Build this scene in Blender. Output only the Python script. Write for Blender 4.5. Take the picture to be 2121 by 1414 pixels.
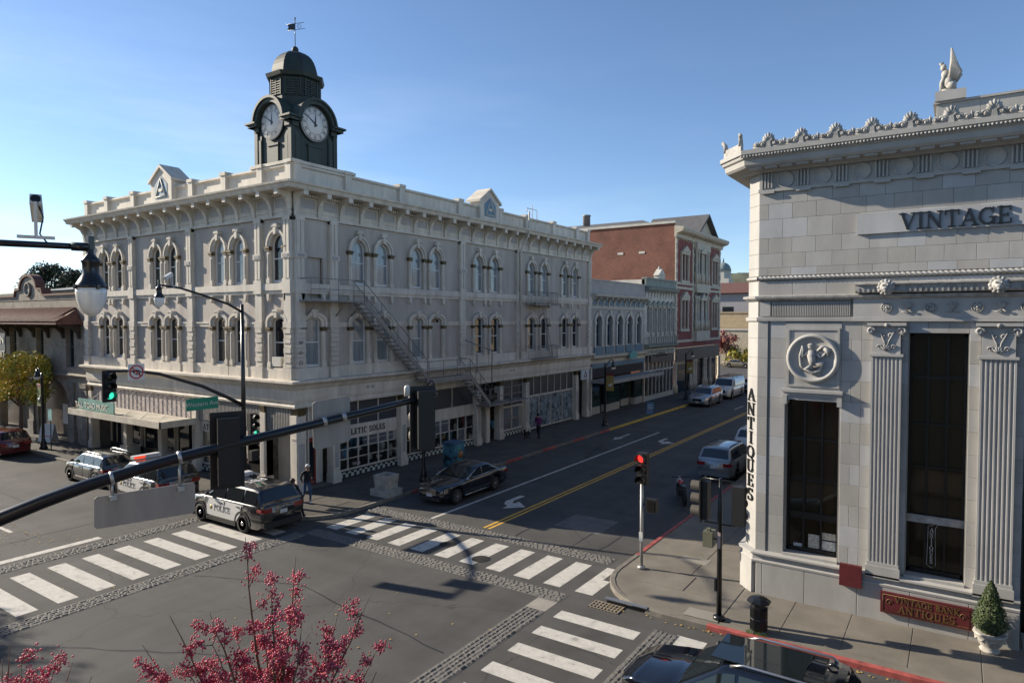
import bpy, bmesh, math, random
from mathutils import Matrix, Vector
from math import sin, cos, pi, radians, sqrt, atan2
S = bpy.context.scene
for o in list(bpy.data.objects): bpy.data.objects.remove(o)
# ---------------------------------------------------------------- camera
cam = bpy.data.objects.new('camera', bpy.data.cameras.new('camera')); S.collection.objects.link(cam); S.camera = cam
cam.data.sensor_width = 36; cam.data.lens = 36*1380/2121; cam.data.clip_start = .05; cam.data.clip_end = 6000
cam.location = (0, 0, 8.3); cam.rotation_euler = (radians(90-1.93), 0, radians(33.84))
# ---------------------------------------------------------------- sky and sun
SUN_EL, SUN_AZ = radians(24), (-.976, -.216)           # SUN_AZ: horizontal direction towards the sun
W = bpy.data.worlds.new('World'); S.world = W; W.use_nodes = True
nt = W.node_tree; nt.nodes.clear()
out = nt.nodes.new('ShaderNodeOutputWorld'); bg = nt.nodes.new('ShaderNodeBackground'); sk = nt.nodes.new('ShaderNodeTexSky')
sk.sky_type = 'NISHITA'; sk.sun_disc = False; sk.sun_elevation = SUN_EL; sk.sun_rotation = atan2(SUN_AZ[0], SUN_AZ[1])
sk.altitude = 20; sk.air_density = .8; sk.dust_density = .15; sk.ozone_density = 3.0
bg.inputs[1].default_value = .1
# thin high cloud low over the horizon
geo = nt.nodes.new('ShaderNodeTexCoord'); mp = nt.nodes.new('ShaderNodeMapping'); mp.inputs['Scale'].default_value = (1.2, 1.2, 7)
nz = nt.nodes.new('ShaderNodeTexNoise'); nz.inputs['Scale'].default_value = 2.2; nz.inputs['Detail'].default_value = 7; nz.inputs['Roughness'].default_value = .55
rmp = nt.nodes.new('ShaderNodeMapRange'); rmp.inputs[1].default_value = .47; rmp.inputs[2].default_value = .72
sep = nt.nodes.new('ShaderNodeSeparateXYZ'); rz = nt.nodes.new('ShaderNodeMapRange')
rz.inputs[1].default_value = .03; rz.inputs[2].default_value = .42; rz.inputs[3].default_value = .28; rz.inputs[4].default_value = .0
mul = nt.nodes.new('ShaderNodeMath'); mul.operation = 'MULTIPLY'; mix = nt.nodes.new('ShaderNodeMix'); mix.data_type = 'RGBA'
L = nt.links.new
L(geo.outputs['Generated'], mp.inputs[0]); L(mp.outputs[0], nz.inputs[0]); L(nz.outputs[0], rmp.inputs[0])
L(geo.outputs['Generated'], sep.inputs[0]); L(sep.outputs[2], rz.inputs[0]); L(rmp.outputs[0], mul.inputs[0]); L(rz.outputs[0], mul.inputs[1])
rx = nt.nodes.new('ShaderNodeMapRange'); rx.inputs[1].default_value = -.45; rx.inputs[2].default_value = -.85; rx.inputs[3].default_value = .25; rx.inputs[4].default_value = 1
mu2 = nt.nodes.new('ShaderNodeMath'); mu2.operation = 'MULTIPLY'; L(sep.outputs[0], rx.inputs[0]); L(mul.outputs[0], mu2.inputs[0]); L(rx.outputs[0], mu2.inputs[1]); L(mu2.outputs[0], mix.inputs[0]); L(sk.outputs[0], mix.inputs[6]); mix.inputs[7].default_value = (8, 8.4, 8.8, 1)
L(mix.outputs[2], bg.inputs[0]); L(bg.outputs[0], out.inputs[0])
sl = bpy.data.lights.new('sun', 'SUN'); sl.energy = 5.0; sl.angle = radians(.53); sl.color = (1, .885, .72)
so = bpy.data.objects.new('sun', sl); S.collection.objects.link(so)
sd = Vector((SUN_AZ[0]*cos(SUN_EL), SUN_AZ[1]*cos(SUN_EL), sin(SUN_EL))); so.rotation_euler = sd.to_track_quat('Z', 'Y').to_euler(); so.location = (-60, -10, 60)
S.view_settings.view_transform = 'Standard'; S.view_settings.look = 'None'; S.view_settings.exposure = .85; S.view_settings.gamma = 1
S.view_settings.use_curve_mapping = False
# ---------------------------------------------------------------- helpers
COL = S.collection
R_ = random.Random(7)
MATS = {}
def mat(name, col, rough=.7, metal=0, var=.10, scale=1.5, bump=0, bscale=30, streak=0, coat=0, emit=0, local=False, spec=.5):
    if name in MATS: return MATS[name]
    m = bpy.data.materials.new(name); m.use_nodes = True; t = m.node_tree; b = t.nodes['Principled BSDF']; l = t.links.new
    c = tuple(col)+(1,)
    b.inputs['Base Color'].default_value = c; b.inputs['Roughness'].default_value = rough; b.inputs['Metallic'].default_value = metal
    b.inputs['Specular IOR Level'].default_value = spec
    if coat: b.inputs['Coat Weight'].default_value = coat; b.inputs['Coat Roughness'].default_value = .05
    if emit: b.inputs['Emission Color'].default_value = c; b.inputs['Emission Strength'].default_value = emit
    if var or bump:
        tc = t.nodes.new('ShaderNodeTexCoord') if local else t.nodes.new('ShaderNodeNewGeometry')
        src = tc.outputs['Object'] if local else tc.outputs['Position']
    if var:
        n = t.nodes.new('ShaderNodeTexNoise'); n.inputs['Scale'].default_value = scale; n.inputs['Detail'].default_value = 6; n.inputs['Roughness'].default_value = .65
        if streak:
            mpn = t.nodes.new('ShaderNodeMapping'); mpn.inputs['Scale'].default_value = (1, 1, streak); l(src, mpn.inputs[0]); l(mpn.outputs[0], n.inputs[0])
        else: l(src, n.inputs[0])
        mr = t.nodes.new('ShaderNodeMapRange'); mr.inputs[1].default_value = .3; mr.inputs[2].default_value = .7; mr.inputs[3].default_value = 1-var*1.6; mr.inputs[4].default_value = 1+var
        l(n.outputs[0], mr.inputs[0])
        mx = t.nodes.new('ShaderNodeVectorMath'); mx.operation = 'SCALE'; mx.inputs[0].default_value = col; l(mr.outputs[0], mx.inputs['Scale']); l(mx.outputs[0], b.inputs['Base Color'])
    if bump:
        n2 = t.nodes.new('ShaderNodeTexNoise'); n2.inputs['Scale'].default_value = bscale; n2.inputs['Detail'].default_value = 4; l(src, n2.inputs[0])
        bp = t.nodes.new('ShaderNodeBump'); bp.inputs['Strength'].default_value = bump; bp.inputs['Distance'].default_value = .02; l(n2.outputs[0], bp.inputs['Height']); l(bp.outputs[0], b.inputs['Normal'])
    MATS[name] = m; return m
def Fr(x, y, rz=0, z=0): return Matrix.Translation((x, y, z)) @ Matrix.Rotation(rz, 4, 'Z')
I4 = Matrix.Identity(4)
class MB:
    def __init__(s, M=None): s.v = []; s.f = []; s.m = []; s.sm = []; s.M = M or I4; s.k = 0
    def add(s, V, F, smooth=False):
        n = len(s.v); s.v += [s.M @ Vector(p) for p in V]
        for f in F: s.f.append([i+n for i in f]); s.m.append(s.k); s.sm.append(smooth)
        return s
    def box(s, x0, x1, y0, y1, z0, z1):
        return s.add([(x0,y0,z0),(x1,y0,z0),(x1,y1,z0),(x0,y1,z0),(x0,y0,z1),(x1,y0,z1),(x1,y1,z1),(x0,y1,z1)],
                     [(0,3,2,1),(4,5,6,7),(0,1,5,4),(1,2,6,5),(2,3,7,6),(3,0,4,7)])
    def ext(s, poly, a, b, ax='y', smooth=False):
        # poly in the other two axes (in x,y,z order), extruded from a to b along ax
        n = len(poly)
        def P(p, t): return {'x': (t, p[0], p[1]), 'y': (p[0], t, p[1]), 'z': (p[0], p[1], t)}[ax]
        V = [P(p, a) for p in poly]+[P(p, b) for p in poly]
        s.add(V, [tuple(range(n)), tuple(range(2*n-1, n-1, -1))])
        n0 = len(s.v)-2*n
        for i in range(n):
            j = (i+1) % n; s.f.append([n0+i, n0+j, n0+n+j, n0+n+i]); s.m.append(s.k); s.sm.append(smooth)
        return s
    def sweep(s, prof, path, closed=False):
        # prof: (out, z) points swept along a horizontal path of ((x,y),(nx,ny)) stations
        n = len(prof); V = []
        for (x, y, nx, ny) in path:
            for o, z in prof: V.append((x+nx*o, y+ny*o, z))
        F = []
        k = len(path)
        for i in range(k-1 if not closed else k):
            j = (i+1) % k
            for a in range(n):
                b = (a+1) % n; F.append((i*n+a, i*n+b, j*n+b, j*n+a))
        if not closed: F += [tuple(range(n)), tuple(range((k-1)*n+n-1, (k-1)*n-1, -1))]
        return s.add(V, F)
    def tube(s, pts, r, n=8, cap=True, smooth=True):
        pts = [Vector(p) for p in pts]; k = len(pts); rs = r if isinstance(r, (list, tuple)) else [r]*k
        V = []; up = Vector((0, 0, 1)); px = None
        for i, p in enumerate(pts):
            d = (pts[min(i+1, k-1)]-pts[max(i-1, 0)]).normalized()
            if px is None:
                a = d.cross(up)
                if a.length < .05: a = d.cross(Vector((0, 1, 0)))
            else: a = px-d*px.dot(d)
            a.normalize(); px = a; b = d.cross(a)
            for q in range(n): t = 2*pi*q/n+pi/n; V.append(p+(a*cos(t)+b*sin(t))*rs[i])
        F = []
        for i in range(k-1):
            for q in range(n): w = (q+1) % n; F.append((i*n+q, i*n+w, (i+1)*n+w, (i+1)*n+q))
        s.add(V, F, smooth)
        if cap: n0 = len(s.v)-len(V); s.f += [[n0+q for q in range(n)][::-1], [n0+(k-1)*n+q for q in range(n)]]; s.m += [s.k]*2; s.sm += [False]*2
        return s
    def lathe(s, prof, n=16, c=(0, 0, 0), ax='z', smooth=True, ph=0):
        V = []
        for r, z in prof:
            for q in range(n):
                t = 2*pi*q/n+ph; a, b = r*cos(t), r*sin(t)
                V.append({'z': (c[0]+a, c[1]+b, c[2]+z), 'y': (c[0]+a, c[1]+z, c[2]+b), 'x': (c[0]+z, c[1]+a, c[2]+b)}[ax])
        F = []
        k = len(prof)
        for i in range(k-1):
            for q in range(n): w = (q+1) % n; F.append((i*n+q, i*n+w, (i+1)*n+w, (i+1)*n+q))
        F2 = []
        if prof[0][0] > 1e-4: F2.append(tuple(range(n))[::-1])
        if prof[-1][0] > 1e-4: F2.append(tuple((k-1)*n+q for q in range(n)))
        s.add(V, F, smooth); n0 = len(s.v)-len(V)
        for f in F2: s.f.append([n0+i for i in f]); s.m.append(s.k); s.sm.append(False)
        return s
    def ball(s, c, r, n=10, sq=(1, 1, 1)):
        pr = []
        V = []; F = []; k = n//2+1
        for i in range(k):
            a = -pi/2+pi*i/(k-1)
            for q in range(n): t = 2*pi*q/n; V.append((c[0]+r*sq[0]*cos(a)*cos(t), c[1]+r*sq[1]*cos(a)*sin(t), c[2]+r*sq[2]*sin(a)))
        for i in range(k-1):
            for q in range(n): w = (q+1) % n; F.append((i*n+q, i*n+w, (i+1)*n+w, (i+1)*n+q))
        return s.add(V, F, True)
    def mesh(s, name, mats):
        me = bpy.data.meshes.new(name)
        bm = bmesh.new(); vs = [bm.verts.new(p) for p in s.v]
        for f, m, sm in zip(s.f, s.m, s.sm):
            try: fc = bm.faces.new([vs[i] for i in dict.fromkeys(f)])
            except ValueError: continue
            fc.material_index = m; fc.smooth = sm
        bmesh.ops.remove_doubles(bm, verts=bm.verts, dist=1e-5); bmesh.ops.recalc_face_normals(bm, faces=bm.faces)
        bm.to_mesh(me); bm.free()
        for m in (mats if isinstance(mats, (list, tuple)) else [mats]): me.materials.append(m)
        return me
    def build(s, name, mats, parent=None, loc=None, rz=0):
        # loc None: vertices are world coordinates (made relative to the parent); else local vertices placed at loc, rz below the parent
        if loc is None and parent is not None:
            inv = WM[parent.name].inverted(); s.v = [inv @ p for p in s.v]
        return put(name, s.mesh(name, mats), parent, loc, rz)
WM = {}
def put(name, me, parent=None, loc=None, rz=0):
    o = bpy.data.objects.new(name, me); COL.objects.link(o); o.parent = parent
    if loc is not None: o.location = loc; o.rotation_euler = (0, 0, rz)
    WM[o.name] = (WM[parent.name] if parent else I4) @ (Matrix.Translation(o.location) @ Matrix.Rotation(rz, 4, 'Z'))
    return o
def tag(o, label, cat, group=None):
    o['label'] = label; o['category'] = cat
    if group: o['group'] = group
    return o
def thing(name, label, cat, loc=(0, 0, 0), rz=0, group=None):
    o = bpy.data.objects.new(name, None); COL.objects.link(o); o.location = loc; o.rotation_euler = (0, 0, rz); o.empty_display_size = .3
    WM[o.name] = Matrix.Translation(loc) @ Matrix.Rotation(rz, 4, 'Z')
    return tag(o, label, cat, group)
def struct(o): o['kind'] = 'structure'; return o
def dup(root, loc, rz=0, label=None, group=None):
    def cp(o, par):
        c = o.copy(); COL.objects.link(c); c.parent = par
        for ch in o.children: cp(ch, c)
        return c
    r = cp(root, None); r.location = loc; r.rotation_euler = (0, 0, rz); WM[r.name] = Matrix.Translation(loc) @ Matrix.Rotation(rz, 4, 'Z')
    if label: r['label'] = label
    if group: r['group'] = group
    return r
def arc(cx, cz, rx, rz_, a0, a1, n): return [(cx+rx*cos(radians(a0+(a1-a0)*i/n)), cz+rz_*sin(radians(a0+(a1-a0)*i/n))) for i in range(n+1)]
def arch_pts(w, zs, rise, n=10):  # from left spring to right spring
    return [(-w*cos(pi*i/n), zs+rise*sin(pi*i/n)) for i in range(n+1)]
def wall(mb, u0, u1, z0, z1, ops, depth=.35, y=0):
    # facade in local plane y with openings (ua, ub, za, zspring, rise); reveals go inward (+y)
    us = sorted({u0, u1, *[o[0] for o in ops], *[o[1] for o in ops]}); zs = sorted({z0, z1, *[o[2] for o in ops], *[o[3]+o[4] for o in ops]})
    us = [u for u in us if u0 <= u <= u1]; zs = [z for z in zs if z0 <= z <= z1]
    for i in range(len(us)-1):
        for j in range(len(zs)-1):
            cu, cz = (us[i]+us[i+1])/2, (zs[j]+zs[j+1])/2
            if any(o[0] < cu < o[1] and o[2] < cz < o[3]+o[4] for o in ops): continue
            mb.add([(us[i],y,zs[j]),(us[i+1],y,zs[j]),(us[i+1],y,zs[j+1]),(us[i],y,zs[j+1])], [(0,1,2,3)])
    for (a, b, za, zp, rise) in ops:
        c, w, d = (a+b)/2, (b-a)/2, y+depth
        mb.add([(a,y,za),(b,y,za),(b,d,za),(a,d,za)], [(0,1,2,3)])
        for u in (a, b): mb.add([(u,y,za),(u,d,za),(u,d,zp),(u,y,zp)], [(0,1,2,3)])
        if rise <= 0: mb.add([(a,y,zp),(b,y,zp),(b,d,zp),(a,d,zp)], [(0,1,2,3)]); continue
        P = [(c+p, z) for p, z in arch_pts(w, zp, rise)]
        n = len(P); h = n//2
        for i in range(n-1):
            (p, q), (r, t) = P[i], P[i+1]; mb.add([(p,y,q),(r,y,t),(r,d,t),(p,d,q)], [(0,1,2,3)])
        top = zp+rise
        for i in range(h): mb.add([(a,y,top),(P[i][0],y,P[i][1]),(P[i+1][0],y,P[i+1][1])], [(0,1,2)])
        for i in range(h, n-1): mb.add([(b,y,top),(P[i][0],y,P[i][1]),(P[i+1][0],y,P[i+1][1])], [(0,1,2)])
    return mb
def ring(mb, P, Q, y0, y1):
    # moulding between outline P and outline Q (same count), from y0 to y1
    n = len(P); V = [(p[0], y, p[1]) for y in (y0, y1) for L_ in (P, Q) for p in L_]
    F = []
    for i in range(n-1):
        F += [(i, i+1, n+i+1, n+i), (2*n+i, 3*n+i, 3*n+i+1, 2*n+i+1), (i, 2*n+i, 2*n+i+1, i+1), (n+i, n+i+1, 3*n+i+1, 3*n+i)]
    F += [(0, n, 3*n, 2*n), (n-1, 2*n-1+0, 4*n-1, 3*n-1)]
    return mb.add(V, F)
# serif stroke letters: strokes (x0,z0,x1,z1,w) in a box 1 high; returns width
THK, THN = .17, .075
def _cv(cx, cz, rx, rz_, a0, a1, n=10, w0=THN, w1=THK):
    o = []
    for i in range(n):
        t0, t1 = radians(a0+(a1-a0)*i/n), radians(a0+(a1-a0)*(i+1)/n); tm = (t0+t1)/2
        o.append((cx+rx*cos(t0), cz+rz_*sin(t0), cx+rx*cos(t1), cz+rz_*sin(t1), w0+(w1-w0)*abs(cos(tm))))
    return o
def SF(x, z, l=.3): return [(x-l/2, z, x+l/2, z, .055)]
GL = {
 'A': (.82, [(.08,0,.41,.97,THN),(.41,.97,.74,0,THK),(.2,.33,.6,.33,THN)]+SF(.1,.03)+SF(.72,.03,.34)),
 'C': (.78, _cv(.44,.5,.35,.46,50,310)+[(.68,.98,.68,.68,THN)]),
 'D': (.84, [(.2,0,.2,1,THK)]+_cv(.3,.5,.45,.46,-90,90)+SF(.2,.03,.4)+SF(.2,.97,.4)),
 'E': (.7, [(.18,0,.18,1,THK),(.18,.96,.62,.96,THN),(.18,.5,.5,.5,THN),(.18,.04,.64,.04,THN),(.62,.98,.62,.74,THN),(.64,.02,.64,.28,THN),(.5,.4,.5,.6,THN)]+SF(.16,.03)+SF(.16,.97)),
 'G': (.86, _cv(.45,.5,.36,.46,45,335)+[(.7,.98,.7,.7,THN),(.74,.04,.74,.44,THK)]+SF(.7,.44,.34)),
 'H': (.9, [(.2,0,.2,1,THK),(.7,0,.7,1,THK),(.2,.5,.7,.5,THN)]+SF(.2,.03)+SF(.2,.97)+SF(.7,.03)+SF(.7,.97)),
 'I': (.42, [(.21,0,.21,1,THK)]+SF(.21,.03,.36)+SF(.21,.97,.36)),
 'K': (.86, [(.18,0,.18,1,THK),(.2,.4,.68,.97,THN),(.36,.55,.72,0,THK)]+SF(.18,.03)+SF(.18,.97)+SF(.7,.03)+SF(.68,.97)),
 'L': (.7, [(.2,0,.2,1,THK),(.2,.04,.64,.04,THN),(.64,.02,.64,.3,THN)]+SF(.18,.03)+SF(.2,.97,.36)),
 'M': (1.0, [(.14,0,.14,1,THN),(.16,1,.5,.05,THK),(.5,.05,.82,1,THN),(.84,0,.84,1,THK)]+SF(.14,.03)+SF(.84,.03)+SF(.12,.97)+SF(.86,.97)),
 'N': (.92, [(.16,0,.16,1,THN),(.16,.98,.74,.02,THK),(.74,0,.74,1,THN)]+SF(.16,.03)+SF(.14,.97,.26)+SF(.74,.97)),
 'O': (.88, _cv(.44,.5,.36,.46,0,360,18)),
 'P': (.72, [(.2,0,.2,1,THK)]+_cv(.3,.74,.3,.22,-90,90)+[(.2,.96,.32,.96,THN),(.2,.52,.32,.52,THN)]+SF(.2,.03,.38)+SF(.16,.97)),
 'Q': (.9, _cv(.44,.5,.36,.46,0,360,18)+[(.42,.1,.8,-.16,.12)]),
 'R': (.82, [(.2,0,.2,1,THK)]+_cv(.3,.75,.28,.21,-90,90)+[(.2,.96,.32,.96,THN),(.2,.54,.32,.54,THN),(.36,.52,.7,0,THK)]+SF(.2,.03,.36)+SF(.72,.03,.24)+SF(.16,.97)),
 'S': (.66, _cv(.33,.74,.23,.23,30,270,8)+_cv(.33,.26,.25,.24,90,-150,8)+[(.56,.98,.56,.74,THN),(.09,.02,.09,.28,THN)]),
 'T': (.78, [(.39,0,.39,1,THK),(.06,.96,.72,.96,THN),(.06,.98,.06,.72,THN),(.72,.98,.72,.72,THN)]+SF(.39,.03,.36)),
 'U': (.9, [(.2,1,.2,.3,THK),(.7,1,.7,.3,THN)]+_cv(.45,.3,.25,.27,180,360)+SF(.2,.97,.36)+SF(.7,.97,.3)),
 'V': (.84, [(.1,1,.42,.03,THK),(.42,.03,.74,1,THN)]+SF(.12,.97,.36)+SF(.72,.97,.3)),
 'W': (1.1, [(.08,1,.34,.03,THK),(.34,.03,.56,.98,THN),(.5,1,.76,.03,THK),(.76,.03,1.0,1,THN)]+SF(.1,.97)+SF(.98,.97)),
 'B': (.76, [(.2,0,.2,1,THK)]+_cv(.3,.75,.26,.21,-90,90)+_cv(.3,.27,.32,.23,-90,90)+SF(.18,.03,.34)+SF(.18,.97,.34)),
}
def letters(mb, txt, h, y0, y1, x=0, z=0, gap=.06, bold=1.0, sx=1.0):
    for ch in txt:
        if ch == ' ': x += .45*h; continue
        w, st = GL[ch]
        for k, (a, b, c, d, t) in enumerate(st):
            t *= bold; dx, dz = c-a, d-b; ln = sqrt(dx*dx+dz*dz) or 1; nx, nz_ = -dz/ln*t/2, dx/ln*t/2; e = .02
            ex, ez = dx/ln*e, dz/ln*e; yy = y0-.0004*(k % 7)
            P = [(a-ex+nx, b-ez+nz_), (c+ex+nx, d+ez+nz_), (c+ex-nx, d+ez-nz_), (a-ex-nx, b-ez-nz_)]
            mb.ext([(x+p*h*sx, z+q*h) for p, q in P], yy, y1, 'y')
        x += (w+gap)*h*sx
    return x
def lwidth(txt, h, gap=.06, sx=1.0): return sum(.45*h if c == ' ' else (GL[c][0]+gap)*h*sx for c in txt)
def sans(txt, h, ext=.004):
    cu = bpy.data.curves.new('t', 'FONT'); cu.body = txt; cu.size = h; cu.extrude = ext; cu.align_x = 'CENTER'; cu.resolution_u = 3
    o = bpy.data.objects.new('t', cu); COL.objects.link(o); bpy.context.view_layer.update()
    me = bpy.data.meshes.new_from_object(o.evaluated_get(bpy.context.evaluated_depsgraph_get()))
    bpy.data.objects.remove(o); me.transform(Matrix.Rotation(pi/2, 4, 'X')); me.materials.clear(); return me
# ================================================================ setting
M_asph = mat('asphalt', (.068,.066,.063), .85, var=.16, scale=.35, bump=.5, bscale=90)
def asphalt_detail(m):
    t = m.node_tree; l = t.links.new; b = t.nodes['Principled BSDF']; src = b.inputs['Base Color'].links[0].from_socket; g_ = t.nodes.new('ShaderNodeNewGeometry')
    def scl(sc, node='ShaderNodeTexNoise'):
        mp_ = t.nodes.new('ShaderNodeMapping'); mp_.inputs['Scale'].default_value = sc; l(g_.outputs['Position'], mp_.inputs[0]); n_ = t.nodes.new(node); l(mp_.outputs[0], n_.inputs[0]); return n_
    def rng(s_, a, b_, c, d): r_ = t.nodes.new('ShaderNodeMapRange'); r_.inputs[1].default_value = a; r_.inputs[2].default_value = b_; r_.inputs[3].default_value = c; r_.inputs[4].default_value = d; l(s_, r_.inputs[0]); return r_.outputs[0]
    def mulv(v, s_): n_ = t.nodes.new('ShaderNodeVectorMath'); n_.operation = 'SCALE'; l(v, n_.inputs[0]); l(s_, n_.inputs['Scale']); return n_.outputs[0]
    n1 = scl((.9, .05, 1)); n1.inputs['Scale'].default_value = 1; n1.inputs['Detail'].default_value = 4; v = mulv(src, rng(n1.outputs[0], .35, .65, .86, 1.1))
    n2 = scl((.06, .8, 1)); n2.inputs['Scale'].default_value = 1; n2.inputs['Detail'].default_value = 4; v = mulv(v, rng(n2.outputs[0], .35, .65, .88, 1.1))
    sp_ = scl((1, 1, 1)); sp_.inputs['Scale'].default_value = 45; sp_.inputs['Detail'].default_value = 2; v = mulv(v, rng(sp_.outputs[0], .3, .7, .82, 1.2))
    st_ = scl((1, 1, 1)); st_.inputs['Scale'].default_value = .55; st_.inputs['Detail'].default_value = 8; v = mulv(v, rng(st_.outputs[0], .58, .72, 1, .72))
    nd = scl((1, 1, 1)); nd.inputs['Scale'].default_value = 1.3; nd.inputs['Detail'].default_value = 5; ad = t.nodes.new('ShaderNodeVectorMath'); ad.operation = 'MULTIPLY_ADD'; l(nd.outputs['Color'], ad.inputs[0]); ad.inputs[1].default_value = (.9, .9, 0); l(g_.outputs['Position'], ad.inputs[2])
    vo = t.nodes.new('ShaderNodeTexVoronoi'); vo.feature = 'DISTANCE_TO_EDGE'; vo.inputs['Scale'].default_value = .17; l(ad.outputs[0], vo.inputs[0]); v = mulv(v, rng(vo.outputs['Distance'], .0015, .004, .6, 1))
    l(v, b.inputs['Base Color'])
asphalt_detail(M_asph)
M_white = mat('road_paint_white', (.52,.50,.455), .75, var=.13, scale=7, bump=.25, bscale=60)
def worn(m):
    t = m.node_tree; l = t.links.new; b = t.nodes['Principled BSDF']; src = b.inputs['Base Color'].links[0].from_socket; g_ = t.nodes.new('ShaderNodeNewGeometry'); n_ = t.nodes.new('ShaderNodeTexNoise'); n_.inputs['Scale'].default_value = 3.5; n_.inputs['Detail'].default_value = 12; n_.inputs['Roughness'].default_value = .75; l(g_.outputs['Position'], n_.inputs[0])
    r_ = t.nodes.new('ShaderNodeMapRange'); r_.inputs[1].default_value = .52; r_.inputs[2].default_value = .66; r_.inputs[3].default_value = 0; r_.inputs[4].default_value = .75; l(n_.outputs[0], r_.inputs[0]); mx = t.nodes.new('ShaderNodeMix'); mx.data_type = 'RGBA'; l(r_.outputs[0], mx.inputs[0]); l(src, mx.inputs[6]); mx.inputs[7].default_value = (.1,.097,.09,1); l(mx.outputs[2], b.inputs['Base Color'])
worn(M_white)
M_yel = mat('road_paint_yellow', (.62,.36,.05), .7, var=.2, scale=3)
M_conc = mat('pavement_concrete', (.165,.148,.122), .85, var=.16, scale=.9, bump=.35, bscale=50)
M_conc_shade = mat('pavement_concrete_shaded', (.065,.06,.052), .85, var=.16, scale=.9, bump=.35, bscale=50)  # pavement concrete with the street's shade darkened into its colour
M_kerb = mat('kerb_concrete', (.17,.155,.13), .85, var=.2, scale=2, bump=.3)
M_kred = mat('kerb_red_paint', (.34,.075,.065), .7, var=.3, scale=4)
M_kyel = mat('kerb_yellow_paint', (.55,.36,.06), .7, var=.3, scale=4)
M_cob = mat('cobble_granite', (.155,.146,.132), .8, var=.3, scale=9, bump=.4)
M_mortar = mat('cobble_mortar', (.085,.082,.078), .9, var=.1)
M_iron = mat('cast_iron', (.06,.055,.05), .6, metal=.6, var=.2, scale=8)
M_blk = mat('black_enamel', (.008,.009,.011), .32, var=0, coat=.2)
M_earth = mat('earth', (.14,.13,.09), .95, var=.3, scale=.02)
struct(MB().add([(-2500,-2500,-.03),(2500,-2500,-.03),(2500,2500,-.03),(-2500,2500,-.03)], [(0,1,2,3)]).build('ground', M_earth))
road = struct(MB().add([(-260,-60,0),(140,-60,0),(140,230,0),(-260,230,0)], [(0,1,2,3)]).build('road', M_asph))
def sheet(name, m, x0, x1, y0, y1, z=.004, par=road): return MB().add([(x0,y0,z),(x1,y0,z),(x1,y1,z),(x0,y1,z)], [(0,1,2,3)]).build(name, m, par)
def wsheet(name, m, P, z=.004, par=road): return MB().add([(x, y, z) for x, y in P], [tuple(range(len(P)))]).build(name, m, par)
for k in range(10): y = 6.45+1.055*k; sheet('crosswalk_bar', M_white, -25.15, -21.7, y, y+.55)
for k in range(11):
    x = -20.85+1.125*k
    if k == 10: wsheet('crosswalk_bar', M_white, [(x,17.75),(x+.6,17.75),(x+.6,19.0),(x+.35,19.0),(x+.35,20.05),(x,20.05)])
    else: sheet('crosswalk_bar', M_white, x, x+.6, 17.75, 19.95)
for k in range(7): y = 15.85-1.13*k; sheet('crosswalk_bar', M_white, -9.25, -6.85, y, y+.5)
sheet('lane_line', M_white, -18.18, -18.03, 20.98, 46.4)
for x in (-15.62, -15.38): sheet('centre_line', M_yel, x, x+.12, 21.2, 150)
sheet('stop_line', M_white, -27.15, -26.8, 4.5, 12.1); sheet('lane_line', M_white, -60, -30.5, 10.4, 10.55); sheet('lane_line', M_white, -6.0, -5.2, 16.2, 16.75)
for k in range(5): sheet('lane_line', M_white, -17.0-.05, -16.9, 62+k*9, 65+k*9)
def arrow(cx, cy, s=1, straight=False):
    # turn arrow painted for drivers heading -Y
    if straight: P = [(.08,0),(.08,-1.6),(.32,-1.6),(0,-2.5),(-.32,-1.6),(-.08,-1.6),(-.08,0)]
    else: P = [(-.1,.9),(-.12,-.2),(.05,-.55),(.35,-.75),(.35,-1.15),(1.05,-.5),(.38,.05),(.38,-.3),(.22,-.2),(.12,.1),(.14,.9)]
    return wsheet('lane_arrow', M_white, [(cx+x*s, cy+y*s) for x, y in P])
arrow(-16.9, 25.1, 1.1); arrow(-16.75, 43.3, 1.1); arrow(-19.6, 44.5, 1.1, True)
for (x, y) in ((-15.5, 18.9), (-13.6, 18.35)): MB().lathe([(.33,.005),(.31,.009),(0,.009)], 20, (x, y, 0)).build('manhole_cover', M_iron, road)
sheet('road_patch', mat('asphalt_worn', (.13,.125,.12), .9, var=.2, scale=2), -13.4, -11.4, 23.0, 24.9)
sheet('road_patch', mat('concrete_patch', (.27,.25,.22), .9, var=.15), -10.28, -9.62, 16.0, 16.78)
def cobbles(name, x0, x1, y0, y1):
    r = random.Random(int(x0*31+y0*7)); sheet('cobble_bed', M_mortar, x0-.03, x1+.03, y0-.03, y1+.03, .006)
    mb = MB(); alongx = (x1-x0) > (y1-y0); L0, L1, A0, A1 = (x0, x1, y0, y1) if alongx else (y0, y1, x0, x1)
    rows = 5; h = (A1-A0)/rows
    for i in range(rows):
        t = L0+r.random()*.1
        while t < L1-.08:
            ln = r.uniform(.13, .24); a, b = t, min(t+ln-.018, L1); c, d = A0+i*h+.008, A0+(i+1)*h-.008
            zt = .012+r.random()*.022; e = .022; j = [r.uniform(-.008, .008) for _ in range(8)]
            B = [(a+j[0],c+j[1]),(b+j[2],c+j[3]),(b+j[4],d+j[5]),(a+j[6],d+j[7])]; T = [(a+e,c+e),(b-e,c+e),(b-e,d-e),(a+e,d-e)]
            if not alongx: B = [(q, p) for p, q in B]; T = [(q, p) for p, q in T]
            mb.add([(p, q, .006) for p, q in B]+[(p, q, zt) for p, q in T], [(4,5,6,7),(0,1,5,4),(1,2,6,5),(2,3,7,6),(3,0,4,7)])
            t += ln
    o = mb.build(name, M_cob, road); o['kind'] = 'stuff'; return o
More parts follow.
